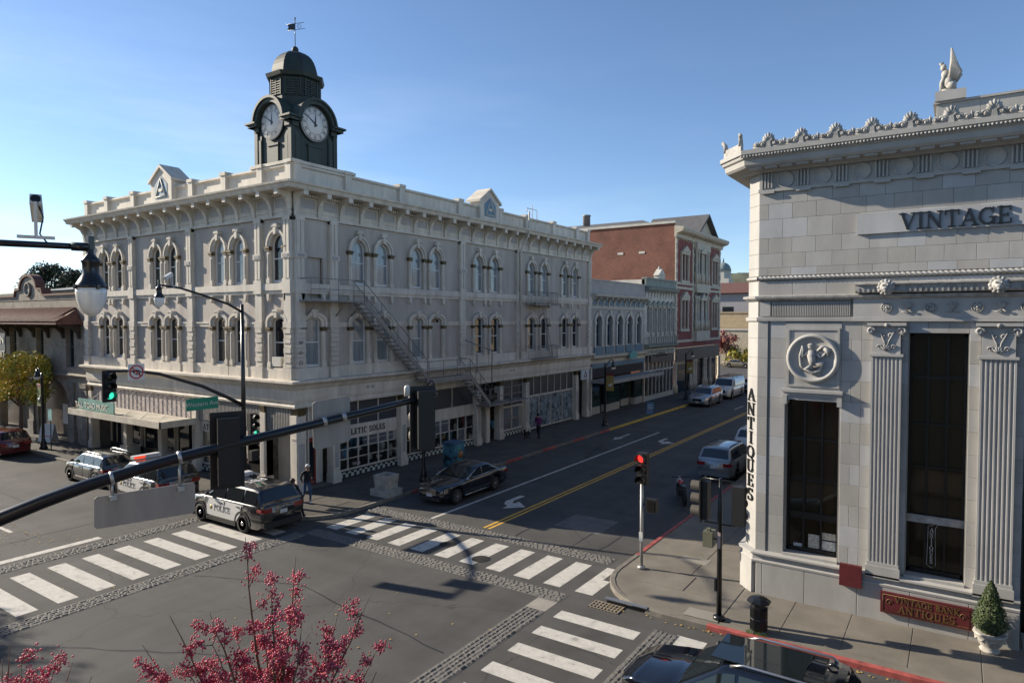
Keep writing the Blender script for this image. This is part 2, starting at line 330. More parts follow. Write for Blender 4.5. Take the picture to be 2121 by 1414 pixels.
for a in ((-26.45,-25.8,3,17.0),(-21.3,-20.65,3,16.72),(-21.0,-9.62,16.78,17.42),(-21.2,-9.7,20.3,20.95),(-10.28,-9.63,6,15.98),(-6.6,-5.95,7,16.7)): cobbles('cobblestone_band', *a)
# ---- pavements with slabs
def pavement(name, P, m, slabs, msl, zt=.14):
    o = struct(MB().ext(P, -.02, zt-.014, 'z').build(name, m))
    cache = {}
    for (x0, x1, y0, y1) in slabs:
        w, d = round(x1-x0-.016, 3), round(y1-y0-.016, 3); key = (w, d)
        if key not in cache:
            e = .008
            cache[key] = MB().add([(0,0,-.02),(w,0,-.02),(w,d,-.02),(0,d,-.02),(0,0,-e),(w,0,-e),(w,d,-e),(0,d,-e),(e,e,0),(w-e,e,0),(w-e,d-e,0),(e,d-e,0)],
                [(0,1,5,4),(1,2,6,5),(2,3,7,6),(3,0,4,7),(4,5,9,8),(5,6,10,9),(6,7,11,10),(7,4,8,11),(8,9,10,11)]).mesh('slab', msl)
        put('paving_slab', cache[key], o, (x0+.008, y0+.008, zt+R_.uniform(-.002, .002)))
    return o
def crn(cx, cy, r, a0, a1, n=8): return [(cx+r*cos(radians(a0+(a1-a0)*i/n)), cy+r*sin(radians(a0+(a1-a0)*i/n))) for i in range(n+1)]
ne_edge = [(-9.2,200)]+crn(-6.7,19.95,2.5,180,270)+[(30,17.7)]
nw_edge = [(-21.4,88)]+crn(-23.6,19.6,2.2,0,-90)[0:]+[(-200,17.35)]
def off(P, d):   # shift an edge polyline sideways
    o = []
    for i, p in enumerate(P):
        a, b = Vector(P[max(i-1,0)]), Vector(P[min(i+1,len(P)-1)]); t = (b-a).normalized(); o.append((p[0]-t.y*d, p[1]+t.x*d))
    return o
sl = []
for j in range(2):
    for i in range(24): sl.append((-5.2+1.45*i, -3.75+1.45*i, 17.95+1.3*j, 19.25+1.3*j))
for i in range(30):
    for j in range(2): sl.append((-8.55+1.6*j, -6.95+1.6*j, 20.6+1.5*i, 22.1+1.5*i))
sl += [(-6.7,-5.25,18.0,19.3),(-6.7,-5.25,19.3,20.55),(-8.2,-6.75,19.3,20.55)]
ne = pavement('pavement_bank_side', off(ne_edge, .15)+[(30,60),(30,200)], M_conc, sl, M_conc)
sl = []
for i in range(26):
    for j in range(2): sl.append((-25.2+1.75*j, -23.45+1.75*j, 20.6+1.75*i, 22.35+1.75*i))
for i in range(16): sl.append((-27.3-1.6*i, -25.7-1.6*i, 18.6, 20.05))
sl += [(-25.6,-24.1,18.0,19.3),(-25.6,-24.1,19.3,20.55),(-24.05,-22.5,19.3,20.55)]
nw = pavement('pavement_lodge_side', off(nw_edge, -.15)+[(-200,30),(-60,88)], M_conc_shade, sl, mat('paving_shaded', (.08,.072,.062), .85, var=.25, scale=.8, bump=.3))  # slab colour also darkened to stand for shade on this side
def kerb(P, m, side):
    path = []
    for i, p in enumerate(P):
        a, b = Vector(P[max(i-1,0)]), Vector(P[min(i+1,len(P)-1)]); t = (b-a).normalized(); path.append((p[0], p[1], -t.y*side, t.x*side))
    return struct(MB().sweep([(0,-.02),(0,.13),(.02,.145),(.155,.145),(.155,-.02)], path).build('kerb', m))
def cut(x0, x1, n=1): return [x0+(x1-x0)*i/n for i in range(n+1)]
kerb([(-9.2,200),(-9.2,33)], M_kerb, 1); kerb([(-9.2,33),(-9.2,21.4)], M_kred, 1); kerb([(-9.2,21.4)]+crn(-6.7,19.95,2.5,180,270)+[(-5.45,17.46)], M_kerb, 1); kerb([(-5.45,17.46),(30,17.7)], M_kred, 1)
kerb([(-21.4,88),(-21.4,64)], M_kyel, -1); kerb([(-21.4,64),(-21.4,45)], M_kyel, -1)
for i in range(6): kerb([(-21.4,45-4*i),(-21.4,43.4-4*i)], M_kred, -1); kerb([(-21.4,43.4-4*i),(-21.4,41-4*i)], M_kerb, -1)
kerb([(-21.4,21)]+crn(-23.6,19.6,2.2,0,-90)+[(-200,17.4)], M_kerb, -1)
struct(MB().ext([(-9.2,-40),(-9.2,3.4),(-7.2,5.4),(30,5.4),(30,-40)], -.02, .14, 'z').build('pavement_near_corner', M_conc))
struct(MB().ext([(-21.4,-40),(-21.4,1.5),(-23.4,3.5),(-200,3.5),(-200,-40)], -.02, .14, 'z').build('pavement_far_left', M_conc))
# storm drain, covers
g = MB()
for i in range(9): g.box(-8.75+.11*i, -8.71+.11*i, 17.0, 17.5, .004, .03)
for i in range(4): g.box(-8.75, -7.82, 17.0+.15*i, 17.03+.15*i, .004, .028)
g.build('storm_drain_grate', mat('rusty_grate', (.32,.27,.2), .7, metal=.4, var=.3, scale=10), road)
MB().box(-8.4, -7.2, 17.50, 17.53, .03, .1).build('drain_inlet', M_blk, ne); MB().box(-8.45, -7.15, 17.46, 17.6, .145, .165).build('drain_lintel', mat('steel_edge', (.4,.4,.4), .4, metal=.8, var=.1), ne)
M_cover = mat('cover_concrete', (.24,.225,.19), .8, var=.1)
for (x, y) in ((-6.2, 17.75), (-7.75, 21.7)): MB().box(x, x+.95, y, y+.55, .139, .1465).box(x+.06, x+.89, y+.06, y+.49, .1465, .149).build('utility_cover', M_cover, ne)
lf = MB(); rl = random.Random(5)
for i in range(165):
    if i < 60: x, y = -33+rl.random()*5, 9.8+rl.random()*1.2
    elif i < 130: x, y = rl.uniform(-8.9, 3), 17.25+rl.random()*.2
    else: x, y = rl.uniform(-30, -8), rl.uniform(9, 17)
    a = rl.random()*6.3; c, s_ = cos(a)*.035, sin(a)*.035; z = .008+rl.random()*.01
    lf.add([(x-c,y-s_,z),(x+s_,y-c,z+.012),(x+c,y+s_,z),(x-s_,y+c,z+.01)], [(0,1,2,3)])
o = lf.build('fallen_leaves', mat('dead_leaf', (.42,.28,.08), .8, var=.4, scale=5)); o['kind'] = 'stuff'; o['label'] = 'small dry leaves scattered on the asphalt'; o['category'] = 'leaves'

M_tar = mat('tar_seal', (.022,.022,.023), .55, var=.1)
rt_ = random.Random(9)
def seam(P, w=.05):
    q = MB(); V = []
    pts = []
    for (a, b), (c, d) in zip(P, P[1:]):
        for i in range(10): t = i/10; pts.append((a+(c-a)*t+rt_.uniform(-.05,.05), b+(d-b)*t+rt_.uniform(-.05,.05)))
    pts.append(P[-1])
    for i, p in enumerate(pts):
        a, b = Vector(pts[max(0,i-1)]), Vector(pts[min(len(pts)-1,i+1)]); d = (b-a).normalized(); ww = w*rt_.uniform(.5,1.2)/2; V += [(p[0]-d.y*ww, p[1]+d.x*ww, .003), (p[0]+d.y*ww, p[1]-d.x*ww, .003)]
    q.add(V, [(2*i, 2*i+1, 2*i+3, 2*i+2) for i in range(len(pts)-1)]); q.build('tar_seam', M_tar, road)
for P in ([(-11.6,21.2),(-11.5,30),(-11.7,42)], [(-10.6,21.3),(-10.4,29),(-10.6,36)], [(-19.5,7),(-15,9.5),(-11,9)], [(-29,6),(-29.2,16.5)], [(-14,21),(-13.8,27),(-14.2,40)], [(-20.4,12),(-17,13.4),(-10.5,12.6)], [(-35,12.6),(-45,12.9),(-60,12.4)]): seam(P, .06)
# ================================================================ three-storey lodge building with clock tower
M_lw = mat('lodge_wall_taupe', (.425,.38,.33), .8, var=.15, scale=1.1, streak=.25, bump=.12, bscale=25)
M_lt = mat('lodge_trim_white', (.58,.53,.45), .7, var=.17, scale=1.7, streak=.25, bump=.1, bscale=30)
M_lp = mat('lodge_panel_grey', (.36,.345,.33), .8, var=.08)
M_gold = mat('gilded_brown', (.12,.088,.04), .6, metal=.3, var=.35, scale=14, bump=.6, bscale=40)
M_glass = mat('dark_glass', (.018,.022,.027), .04, var=0, spec=.6)
M_cglass = mat('curtained_glass', (.25,.28,.29), .12, var=.25, scale=5, streak=.05, coat=.6)
M_sash = mat('sash_white', (.6,.6,.58), .5, var=.05)
M_dsash = mat('sash_dark', (.03,.032,.034), .5, var=.05)
M_green = mat('copper_green_dark', (.020,.031,.026), .6, var=.3, scale=2.5, streak=.3, bump=.15)
M_greenl = mat('copper_green_trim', (.031,.045,.037), .6, var=.25, scale=3, streak=.3)
M_sgl = bpy.data.materials.new('shop_glass'); M_sgl.use_nodes = True; _t = M_sgl.node_tree; _t.nodes.clear(); _o = _t.nodes.new('ShaderNodeOutputMaterial'); _m = _t.nodes.new('ShaderNodeMixShader'); _a = _t.nodes.new('ShaderNodeBsdfTransparent'); _a.inputs[0].default_value = (.75,.8,.8,1); _g = _t.nodes.new('ShaderNodeBsdfGlossy'); _g.inputs['Roughness'].default_value = .03; _f = _t.nodes.new('ShaderNodeFresnel'); _f.inputs[0].default_value = 1.7
_t.links.new(_f.outputs[0], _m.inputs[0]); _t.links.new(_a.outputs[0], _m.inputs[1]); _t.links.new(_g.outputs[0], _m.inputs[2]); _t.links.new(_m.outputs[0], _o.inputs[0])
M_tr = mat('transom_lattice', (.05,.055,.065), .35, var=.3, scale=30)
M_corr = mat('ribbed_transom', (.3,.29,.27), .6, var=.1)
M_steel = mat('fire_escape_paint', (.25,.235,.215), .6, metal=.2, var=.15, scale=4)
M_roof = mat('roof_felt', (.16,.155,.15), .95, var=.15)
LX, LY = -25.75, 20.15
lodge = thing('lodge_building', 'grey and white three storey Italianate corner building with arched windows', 'building', (LX, LY, 0))
FR = Fr(LX, LY, pi/2); FL = Fr(LX, LY, 0)
UR, UL = 29.95, -20.25
RW = [4.02, 5.73, 8.45, 10.12, 14.36, 16.13, 20.71, 22.49, 25.63, 27.28]; LWn = [-17.7, -16.07, -11.8, -10.2, -5.8, -4.15, -1.1]
RP = [.27, 2.3, 12.55, 18.9, UR-.25]; LPl = [UL+.25, -14.4, -8.37, -2.44, -.27]
HW = .5; DEP = .15
def opsA(L_): return [(u-HW, u+HW, 10.05, 11.75, .57) for u in L_]
def opsB(L_): return [(u-HW, u+HW, 6.02, 8.12, .27) for u in L_]
R2 = [1.05]+RW
w = MB(FR); wall(w, 0, UR, 5.4, 14.2, opsA(RW)+opsB(R2)+[(.85, 1.75, 9.3, 11.25, 0)], DEP); w.build('wall', M_lw, lodge)
w = MB(FL); wall(w, UL, 0, 5.4, 14.2, opsA(LWn)+opsB(LWn), DEP); w.build('wall', M_lw, lodge)
w = MB(FL); w.box(UL, 0, .012, UR, 14.15, 14.62); w.box(UL, UL+.2, .01, UR, 0, 14.3); w.box(UL, -.1, UR-.2, UR, 0, 14.2); w.build('roof', M_roof, lodge)
MB(FR).box(.85, 1.75, .2, .25, 9.3, 11.25).build('blocked_doorway', M_lw, lodge)
# --- windows, shared meshes
def sash(zs, zp, rise, y=DEP):
    f = MB(); P = [(HW*-1, zs)]+arch_pts(HW, zp, rise)+[(HW, zs)]; k = .065; rr = (HW-k)/HW
    Q = [(-HW+k, zs)]+[(p*rr, zp+(z-zp)*max(.3, (rise-k)/rise)) for p, z in arch_pts(HW, zp, rise)]+[(HW-k, zs)]
    ring(f, P, Q, y-.07, y+.02); mz = (zs+zp+rise)/2-.05; f.box(-HW+k, HW-k, y-.06, y, mz, mz+.06); f.box(-HW, HW, y-.09, y+.02, zs, zs+.1)
    g_ = MB(); g_.add([(p, y-.015, z) for p, z in P], [tuple(range(len(P)))])
    return f, g_
def surroundA():
    s = MB(); z0 = 10.0
    for sx in (-1, 1):
        a, b = sorted((sx*HW*1.02, sx*(HW+.2))); s.box(a, b, -.12, .02, z0, 11.55); s.box(a+.07, b-.07, -.15, -.115, z0+.3, 11.4)
        s.box(a-.03, b+.03, -.15, .02, z0, z0+.22)
    P = arch_pts(HW+.21, 11.76, .78, 14); Q = arch_pts(HW*1.0, 11.76, .57, 14); ring(s, P, Q, -.1, .01)
    P2 = arch_pts(HW+.23, 11.76, .8, 14); Q2 = arch_pts(HW+.13, 11.76, .69, 14); ring(s, P2, Q2, -.17, -.09)
    s.ext([(-.08,12.3),(.08,12.3),(.12,12.7),(-.12,12.7)], -.22, 0, 'y'); s.ext([(-.22,12.6),(-.18,12.76),(.18,12.76),(.22,12.6),(.15,12.66),(-.15,12.66)], -.24, 0, 'y'); s.box(-.14, .14, -.2, 0, 12.76, 12.82)
    return s
def surroundB():
    s = MB(); z0 = 5.98
    for sx in (-1, 1):
        a, b = sorted((sx*HW*1.02, sx*(HW+.2))); s.box(a, b, -.12, .02, z0, 7.72); s.box(a+.07, b-.07, -.15, -.115, z0+.3, 7.6); s.box(a-.03, b+.03, -.15, .02, z0, z0+.24)
    P = [(-HW-.26, 7.92)]+[(p, z) for p, z in arch_pts(HW+.26, 8.18, .42, 12)]+[(HW+.26, 7.92)]; Q = [(-HW, 7.92)]+arch_pts(HW, 8.12, .27, 12)+[(HW, 7.92)]; ring(s, P, Q, -.1, .01)
    P2 = [(-HW-.29, 7.92)]+arch_pts(HW+.29, 8.19, .45, 12)+[(HW+.29, 7.92)]; Q2 = [(-HW-.17, 7.92)]+arch_pts(HW+.17, 8.15, .34, 12)+[(HW+.17, 7.92)]; ring(s, P2, Q2, -.17, -.09)
    s.ext([(-.08,8.36),(.08,8.36),(.12,8.7),(-.12,8.7)], -.22, 0, 'y'); s.ext([(-.22,8.6),(-.17,8.75),(.17,8.75),(.22,8.6),(.15,8.65),(-.15,8.65)], -.24, 0, 'y')
    return s
def caps(z, sx):
    c = MB(); u = sx*(HW+.13); c.box(u-.15, u+.15, -.17, .02, z, z+.1); c.box(u-.18, u+.18, -.2, .02, z+.1, z+.18)
    return c
fA, gA = sash(10.05, 11.75, .57); fB, gB = sash(6.02, 8.12, .27)
mfA, mfB = fA.mesh('sash', M_sash), fB.mesh('sash', M_sash); mfAd, mfBd = fA.mesh('sash', M_sash), fB.mesh('sash', M_sash)
mgA, mgB = gA.mesh('pane', M_glass), gB.mesh('pane', M_glass); mgAc, mgBc = gA.mesh('pane', M_cglass), gB.mesh('pane', M_cglass)
msA, msB = surroundA().mesh('surround', M_lt), surroundB().mesh('surround', M_lt); mcA, mcB = [caps(11.55, k_).mesh('capital', M_gold) for k_ in (-1, 1)], [caps(7.72, k_).mesh('capital', M_gold) for k_ in (-1, 1)]
def win(u, rz, kind, curtain):
    loc = (u*cos(rz), u*sin(rz), 0)
    f = put('window', mfA if kind == 'A' else mfB, lodge, loc, rz); put('pane', {('A',0):mgA,('A',1):mgAc,('B',0):mgB,('B',1):mgBc}[(kind, curtain)], f, (0,0,0))
    s = put('window_surround', msA if kind == 'A' else msB, lodge, loc, rz); [put('capital', k_, s, (0,0,0)) for k_ in (mcA if kind == 'A' else mcB)]
for i, u in enumerate(RW): win(u, pi/2, 'A', 1)
for i, u in enumerate(R2):
    win(u, pi/2, 'B', 1 if i in (0, 1, 2, 3) else 0)
for u in LWn: win(u, 0, 'A', 1 if u in (-5.8, -4.15) else 0); win(u, 0, 'B', 0)
MB(FR).box(10.12-HW+.02, 10.12+HW-.02, DEP-.12, DEP-.08, 5.5, 8.1).build('escape_door', M_lw, lodge)
MB(FL).box(-1.5, -.85, -.12, .3, 6.05, 6.5).build('window_air_conditioner', mat('ac_beige', (.55,.53,.47), .5, var=.05), lodge)
# --- bands, pilasters, frieze
def bandset(F, a, b, wins, pil):
    m = MB(F)
    def b3(z0, z1, o, gaps=()):
        m.box(a, b, -o, .01, z0, z1)
    b3(9.66, 9.98, .16); b3(9.5, 9.66, .09)
    m.box(a, b, -.1, .01, 5.4, 5.98)
    edges = sorted([(u-HW-.28, u+HW+.28) for u in wins]); x = a
    for (p, q) in edges+[(b, b)]:
        if p-x > .05: m.box(x, p, -.07, .01, 7.9, 7.98); m.box(x, p, -.1, .01, 8.06, 8.14); m.box(x, p, -.05, .01, 7.98, 8.06)
        x = max(x, q)
    for u in wins:
        m.box(u-.8, u+.8, -.14, .01, 5.42, 5.9)
        for s_ in (-.62, .62): m.ext([(u+s_-.09,9.5),(u+s_-.07,9.25),(u+s_,9.12),(u+s_+.07,9.25),(u+s_+.09,9.5)], -.16, 0, 'y')
    return m
bandset(FR, .02, UR, R2, RP).build('string_course', M_lt, lodge); bandset(FL, UL, -.02, LWn, LPl).build('string_course', M_lt, lodge)
def pil(F, u, wd=.5):
    m = MB(F); h = wd/2
    m.box(u-h, u+h, -.16, .01, 9.98, 13.1); m.box(u-h+.05, u-.03, -.2, -.15, 10.2, 12.9); m.box(u+.03, u+h-.05, -.2, -.15, 10.2, 12.9); m.box(u-h-.04, u+h+.04, -.24, .01, 11.15, 11.4); m.box(u-h-.04, u+h+.04, -.22, .01, 9.5, 10.14); m.box(u-h, u+h, -.22, .01, 12.9, 13.1)
    m.box(u-h, u+h, -.16, .01, 8.14, 9.5); m.box(u-h-.04, u+h+.04, -.2, .01, 7.86, 8.18); return m
k = 0
for F, L_ in ((FR, RP), (FL, LPl)):
    for u in L_:
        p = pil(F, u).build('pilaster', M_lt, lodge); inv = WM[lodge.name]
        q = MB(F); q.box(u-.31, u+.31, -.22, .01, 5.4, 6.0); q.build('pilaster_base', M_lt, p); q = MB(F)
        q.box(u-.2, u+.2, -.255, -.235, 11.2, 11.35); q.build('pilaster_panel', M_lp, p)
        for i in range(8):
            t = MB(F); z = 6.02+.23*i; o_ = .2 if i % 2 else .165; t.box(u-.25, u+.25, -o_, .01, z, z+.215); t.build('quoin_block', M_lt, p)
# frieze panels, brackets, dentils, cornice
for F, a, b, n in ((FR, .1, UR-.1, 22), (FL, UL+.1, -.1, 15)):
    m = MB(F); m.box(a-.1, b+.1, -.06, .01, 13.05, 14.2); m.box(a-.1, b+.1, -.12, .01, 13.05, 13.16); m.box(a-.1, b+.1, -.1, .01, 13.32, 13.4); st = (b-a)/n
    br = MB(); br.ext([(-.0,13.1),(-.13,13.1),(-.16,13.35),(-.2,13.6),(-.34,13.85),(-.6,14.0),(-.78,14.04),(-.78,14.2),(0,14.2)], -.1, .1, 'x'); br.box(-.13, .13, -.86, -.7, 13.98, 14.2); brm = br.mesh('bracket', M_lt)
    dn = MB(F)
    for i in range(n):
        c = a+st*(i+.5); m.box(c-st*.36, c+st*.36, -.09, -.055, 13.45, 13.5); m.box(c-st*.36, c+st*.36, -.09, -.055, 13.95, 14.0); m.box(c-st*.36, c-st*.31, -.09, -.055, 13.5, 13.95); m.box(c+st*.31, c+st*.36, -.09, -.055, 13.5, 13.95)
        for d in range(7): x = c-st*.33+st*.11*d; dn.box(x-.035, x+.035, -.3, -.02, 14.02, 14.14)
    m.build('frieze', M_lt, lodge); _d = dn.build('dentil_course', M_lt, lodge); _d['kind'] = 'stuff'
    for i in range(n+1):
        u = a+st*i; put('bracket', brm, lodge, (u*F[0][0], u*F[1][0], 0), atan2(F[1][0], F[0][0]))
    for i in range(n):
        c = a+st*(i+.5); q = MB(F); q.box(c-st*.3, c+st*.3, -.07, -.05, 13.5, 13.95); q.build('frieze_panel', M_lp, lodge)
PATH = [(LX+UL-.5, LY, 0, -1), (LX, LY, 1, -1), (LX, LY+UR+.35, 1, 0)]
MB().sweep([(-.2,14.2),(.88,14.2),(.92,14.27),(.96,14.36),(1.04,14.42),(1.06,14.5),(-.2,14.6)], PATH).build('cornice', M_lt, lodge)
PATH2 = [(LX+UL, LY, 0, -1), (LX, LY, 1, -1), (LX, LY+UR, 1, 0)]
MB().sweep([(-.45,14.5),(-.05,14.5),(-.05,14.66),(-.14,14.72),(-.14,15.4),(-.02,15.46),(-.02,15.56),(-.45,15.58)], PATH2).build('parapet', M_lt, lodge)
MB().sweep([(-.04,5.46),(.12,4.4),(.14,4.55),(.14,4.95),(.2,5.02),(.3,5.18),(.5,5.26),(.56,5.32),(.56,5.42)], PATH2).build('shopfront_cornice', M_lt, lodge)
MB().sweep([(-.1,4.1),(.08,4.1),(.1,4.2),(.06,4.24),(.06,4.42),(-.1,4.42)], PATH2).build('shopfront_architrave', M_lt, lodge)
m = MB(FR)
for u in (4.4, 4.75, 17.8, 18.15): m.box(u, u+.22, -.15, -.1, 4.68, 4.84)
m.build('vent_grille', M_lp, lodge)
for F, L_ in ((FR, [.3, 3.4, 7.3, 12.55, 16.9, 20.2, 24, 27.7, UR-.3]), (FL, [UL+.2, -17.5, -14.4, -11.4, -8.37, -5.4, -2.44, -.3])):
    for u in L_: q = MB(F); q.box(u-.2, u+.2, -.04, .4, 14.6, 15.66); q.box(u-.25, u+.25, -.09, .42, 15.56, 15.72); q.build('parapet_post', M_lt, lodge)
q = MB(FL); q.box(-3.2, .1, -.02, .3, 15.58, 15.72); q.build('parapet_coping', M_lt, lodge); q = MB(FR); q.box(-.1, 3.9, -.02, .3, 15.58, 15.721); q.build('parapet_coping', M_lt, lodge)
for F, c in ((FL, -11.0), (FR, 15.45)):
    q = MB(F); q.ext([(c-1.05,14.6),(c-1.05,15.9),(c,16.62),(c+1.05,15.9),(c+1.05,14.6)], -.16, .7, 'y'); q.ext([(c-1.2,15.82),(c,16.65),(c+1.2,15.82),(c+1.2,15.98),(c,16.82),(c-1.2,15.98)], -.26, .9, 'y')
    pd = q.build('pediment', M_lt, lodge)
    q = MB(F); q.ext([(c-.62,14.95),(c-.62,15.72),(c,16.2),(c+.62,15.72),(c+.62,14.95)], -.18, -.155, 'y'); q.build('pediment_panel', mat('emblem_blue', (.12,.21,.29), .6, var=.1), pd)
    q = MB(F)
    for (a, b) in (((c-.5,15.05),(c,16.05)), ((c,16.05),(c+.5,15.05)), ((c-.5,15.05),(c+.5,15.05))): q.tube([(a[0],-.2,a[1]),(b[0],-.2,b[1])], .035, 5)
    q.ext(arc(c, 15.4, .2, .1, 0, 360, 10)[:-1], -.22, -.175, 'y'); q.build('pediment_emblem', mat('emblem_buff', (.55,.5,.4), .6, var=0), pd)
# --- clock tower
TX, TY, TS = -26.55, 20.75, 2.62
tw = MB(); x0, x1, y0, y1 = TX-TS, TX, TY, TY+TS
tw.box(x0, x1, y0, y1, 14.6, 17.75)
for cx_, cy_ in ((x0,y0),(x1,y0),(x1,y1),(x0,y1)): tw.box(cx_-.14 if cx_ == x1 else cx_-.1, cx_+.1 if cx_ == x1 else cx_+.14, cy_-.1 if cy_ == y0 else cy_-.14, cy_+.14 if cy_ == y0 else cy_+.1, 14.6, 17.6)
tower = tw.build('clock_tower', M_green, lodge)
FTL, FTR = Fr((x0+x1)/2, y0), Fr(x1, (y0+y1)/2, pi/2)
oc = MB(); r8 = 1.2/cos(pi/8)
oc.lathe([(r8,18.7),(r8,19.1),(r8*.94,19.15),(r8*.94,20.05),(r8*1.08,20.1),(r8*1.13,20.28),(r8*1.0,20.3)], 8, ((x0+x1)/2, (y0+y1)/2, 0), smooth=False, ph=pi/8); oc.build('tower_octagon', M_green, tower)
dm = MB(); dm.lathe([(1.17*cos(a*pi/2/8)**.8 if a < 8 else .1, 20.3+1.3*sin(a*pi/2/8)) for a in range(9)], 8, ((x0+x1)/2, (y0+y1)/2, 0), smooth=False, ph=pi/8)
dm.lathe([(.1,21.55),(.1,21.62),(.02,21.62)], 10, ((x0+x1)/2, (y0+y1)/2, 0)); dm.ball(((x0+x1)/2, (y0+y1)/2, 21.75), .17, 12); dm.build('dome', M_green, tower)
lv = MB()
for i in range(8):
    a = i*pi/4; F = Fr((x0+x1)/2, (y0+y1)/2, a)
    q = MB(F)
    for k in range(7): q.box(-.32, .32, -1.19, -1.1, 19.22+.115*k, 19.27+.115*k)
    q.box(-.02, .02, -1.2, -1.1, 19.2, 20.0)
    for e in (-.38, .34): q.box(e, e+.05, -1.2, -1.1, 19.18, 20.03)
    q.build('louvre', M_greenl, tower)
# arched hoods with clock faces, cornice wings
for F in (FTL, FTR, Fr((x0+x1)/2, y1, pi), Fr(x0, (y0+y1)/2, -pi/2)):
    h = MB(F); h.ext([(-TS/2,17.7)]+arch_pts(1.12, 17.85, 1.05, 16)+[(TS/2,17.7)], -.02, 1.0, 'y')
    P = [(-1.12,17.75)]+arch_pts(1.12, 17.85, 1.12, 16)+[(1.12,17.75)]; Q = [(-.93,17.75)]+arch_pts(.93, 17.85, .9, 16)+[(.93,17.75)]; ring(h, P, Q, -.34, 1.2)
    P = arch_pts(1.2, 17.85, 1.2, 16); Q = arch_pts(1.1, 17.85, 1.08, 16); ring(h, P, Q, -.42, 1.2)
    for s_ in (-1, 1):
        a, b = sorted((s_*1.08, s_*1.62)); h.box(a, b, -.34, .3, 17.72, 17.86); a, b = sorted((s_*1.08, s_*1.74)); h.box(a, b, -.42, .36, 17.86, 17.95); a, b = sorted((s_*1.0, s_*1.36)); h.box(a, b, -.16, .2, 17.5, 17.72)
    for s_ in (-1.02, 1.02): h.box(s_-.14, s_+.14, -.06, 0, 15.0, 17.3); h.box(s_-.1, s_+.1, -.08, -.05, 15.3, 17.1)
    h.box(-.36, .36, -.06, 0, 15.0, 16.72); h.box(-.42, .42, -.1, 0, 16.72, 16.82)
    for k in range(4): h.box(-.2, .2, -.1, -.05, 15.3+.1*k, 15.35+.1*k)
    h.build('tower_hood', M_greenl, tower)
    c = MB(F); zc = 17.85; c.lathe([(.88,-.1),(.88,-.02)], 40, (0,0,zc), 'y'); c.build('clock_rim', M_blk, tower)
    c = MB(F); c.lathe([(0,-.125),(.83,-.125),(.84,-.1)], 40, (0,0,zc), 'y'); fc = c.build('clock_face', mat('clock_white', (.72,.70,.66), .4, var=.05), tower)
    n = MB(F)
    for k in range(12):
        a = k*pi/6; nb = (3 if k in (0, 4, 8) else 2)
        for j in range(nb):
            t = a+(j-(nb-1)/2)*.09; n.add([((.56)*sin(t-.02),-.131,zc+.56*cos(t-.02)),((.56)*sin(t+.02),-.131,zc+.56*cos(t+.02)),(.74*sin(t+.02),-.131,zc+.74*cos(t+.02)),(.74*sin(t-.02),-.131,zc+.74*cos(t-.02))], [(0,1,2,3)])
    P = arc(0, zc, .52, .52, 0, 360, 40); Q = arc(0, zc, .505, .505, 0, 360, 40); ring(n, P, Q, -.131, -.128); P = arc(0, zc, .815, .815, 0, 360, 40); Q = arc(0, zc, .775, .775, 0, 360, 40); ring(n, P, Q, -.131, -.128)
    n.build('clock_numerals', M_blk, tower)
    for ang, ln, wd in ((-58, .7, .04), (4, .5, .055)):
        a = radians(ang); dx, dz = sin(a), cos(a); q = MB(F); q.add([(-dx*.15-dz*wd,-.15,zc-dz*.15+dx*wd),(-dx*.15+dz*wd,-.15,zc-dz*.15-dx*wd),(dx*ln+dz*.012,-.15,zc+dz*ln-dx*.012),(dx*ln-dz*.012,-.15,zc+dz*ln+dx*.012)], [(0,1,2,3)]); q.build('clock_hand', M_blk, tower)
v = MB(); cx_, cy_ = (x0+x1)/2, (y0+y1)/2; v.tube([(cx_,cy_,21.8),(cx_,cy_,23.35)], .02, 6); F = Fr(cx_, cy_, radians(20)); v.M = F
v.tube([(-.5,0,23.05),(.5,0,23.05)], .012, 5); v.tube([(-.4,0,22.75),(.55,0,22.75)], .012, 5); v.ext([(-.42,22.76),(-.36,22.9),(-.42,23.04),(0,23.04),(0,22.76)], -.01, .01, 'y')
v.tube([(.12,0,22.9),(.24,0,23.02),(.36,0,22.9),(.24,0,22.78),(.12,0,22.9)], .012, 5); v.ball((0,0,23.3), .05, 8); v.ball((0,0,23.12), .035, 8); v.build('weather_vane', M_blk, tower)
# --- ground floor shopfronts
def gcol(F, u, w=.5, base=.55):
    m = MB(F); h = w/2; m.box(u-h, u+h, -.06, .4, .12, 3.75); m.box(u-h-.05, u+h+.05, -.12, .4, .12, base); m.box(u-h-.03, u+h+.03, -.09, .4, base, base+.08); m.box(u-h+.06, u+h-.06, -.085, -.055, .8, 2.5); m.box(u-h-.03, u+h+.03, -.09, .3, 2.62, 2.7)
    c = m.build('shop_column', M_lt, lodge); q = MB(F); q.lathe([(h*.95,3.72),(h*1.05,3.85),(h*1.5,4.1)], 4, (u,.1,0), smooth=False, ph=pi/4); q.build('gilded_capital', M_gold, c)
    q = MB(F); q.box(u-h+.1, u+h-.1, -.089, -.075, .9, 2.4); q.build('column_panel', M_lp, c)
for u in (.3, 2.45, 7.3, 14.35, 16.9, 20.2, 27.7, 29.6): gcol(FR, u, .45 if u > .5 else .55)
for u in (-20.0, -8.3, -2.4): gcol(FL, u, .4)
M_chk = bpy.data.materials.new('green_white_check'); M_chk.use_nodes = True; t = M_chk.node_tree; ck = t.nodes.new('ShaderNodeTexChecker'); ck.inputs['Scale'].default_value = 5.3
ck.inputs[1].default_value = (.5,.52,.48,1); ck.inputs[2].default_value = (.012,.035,.028,1); gm = t.nodes.new('ShaderNodeNewGeometry'); t.links.new(gm.outputs['Position'], ck.inputs[0]); t.links.new(ck.outputs[0], t.nodes['Principled BSDF'].inputs['Base Color'])
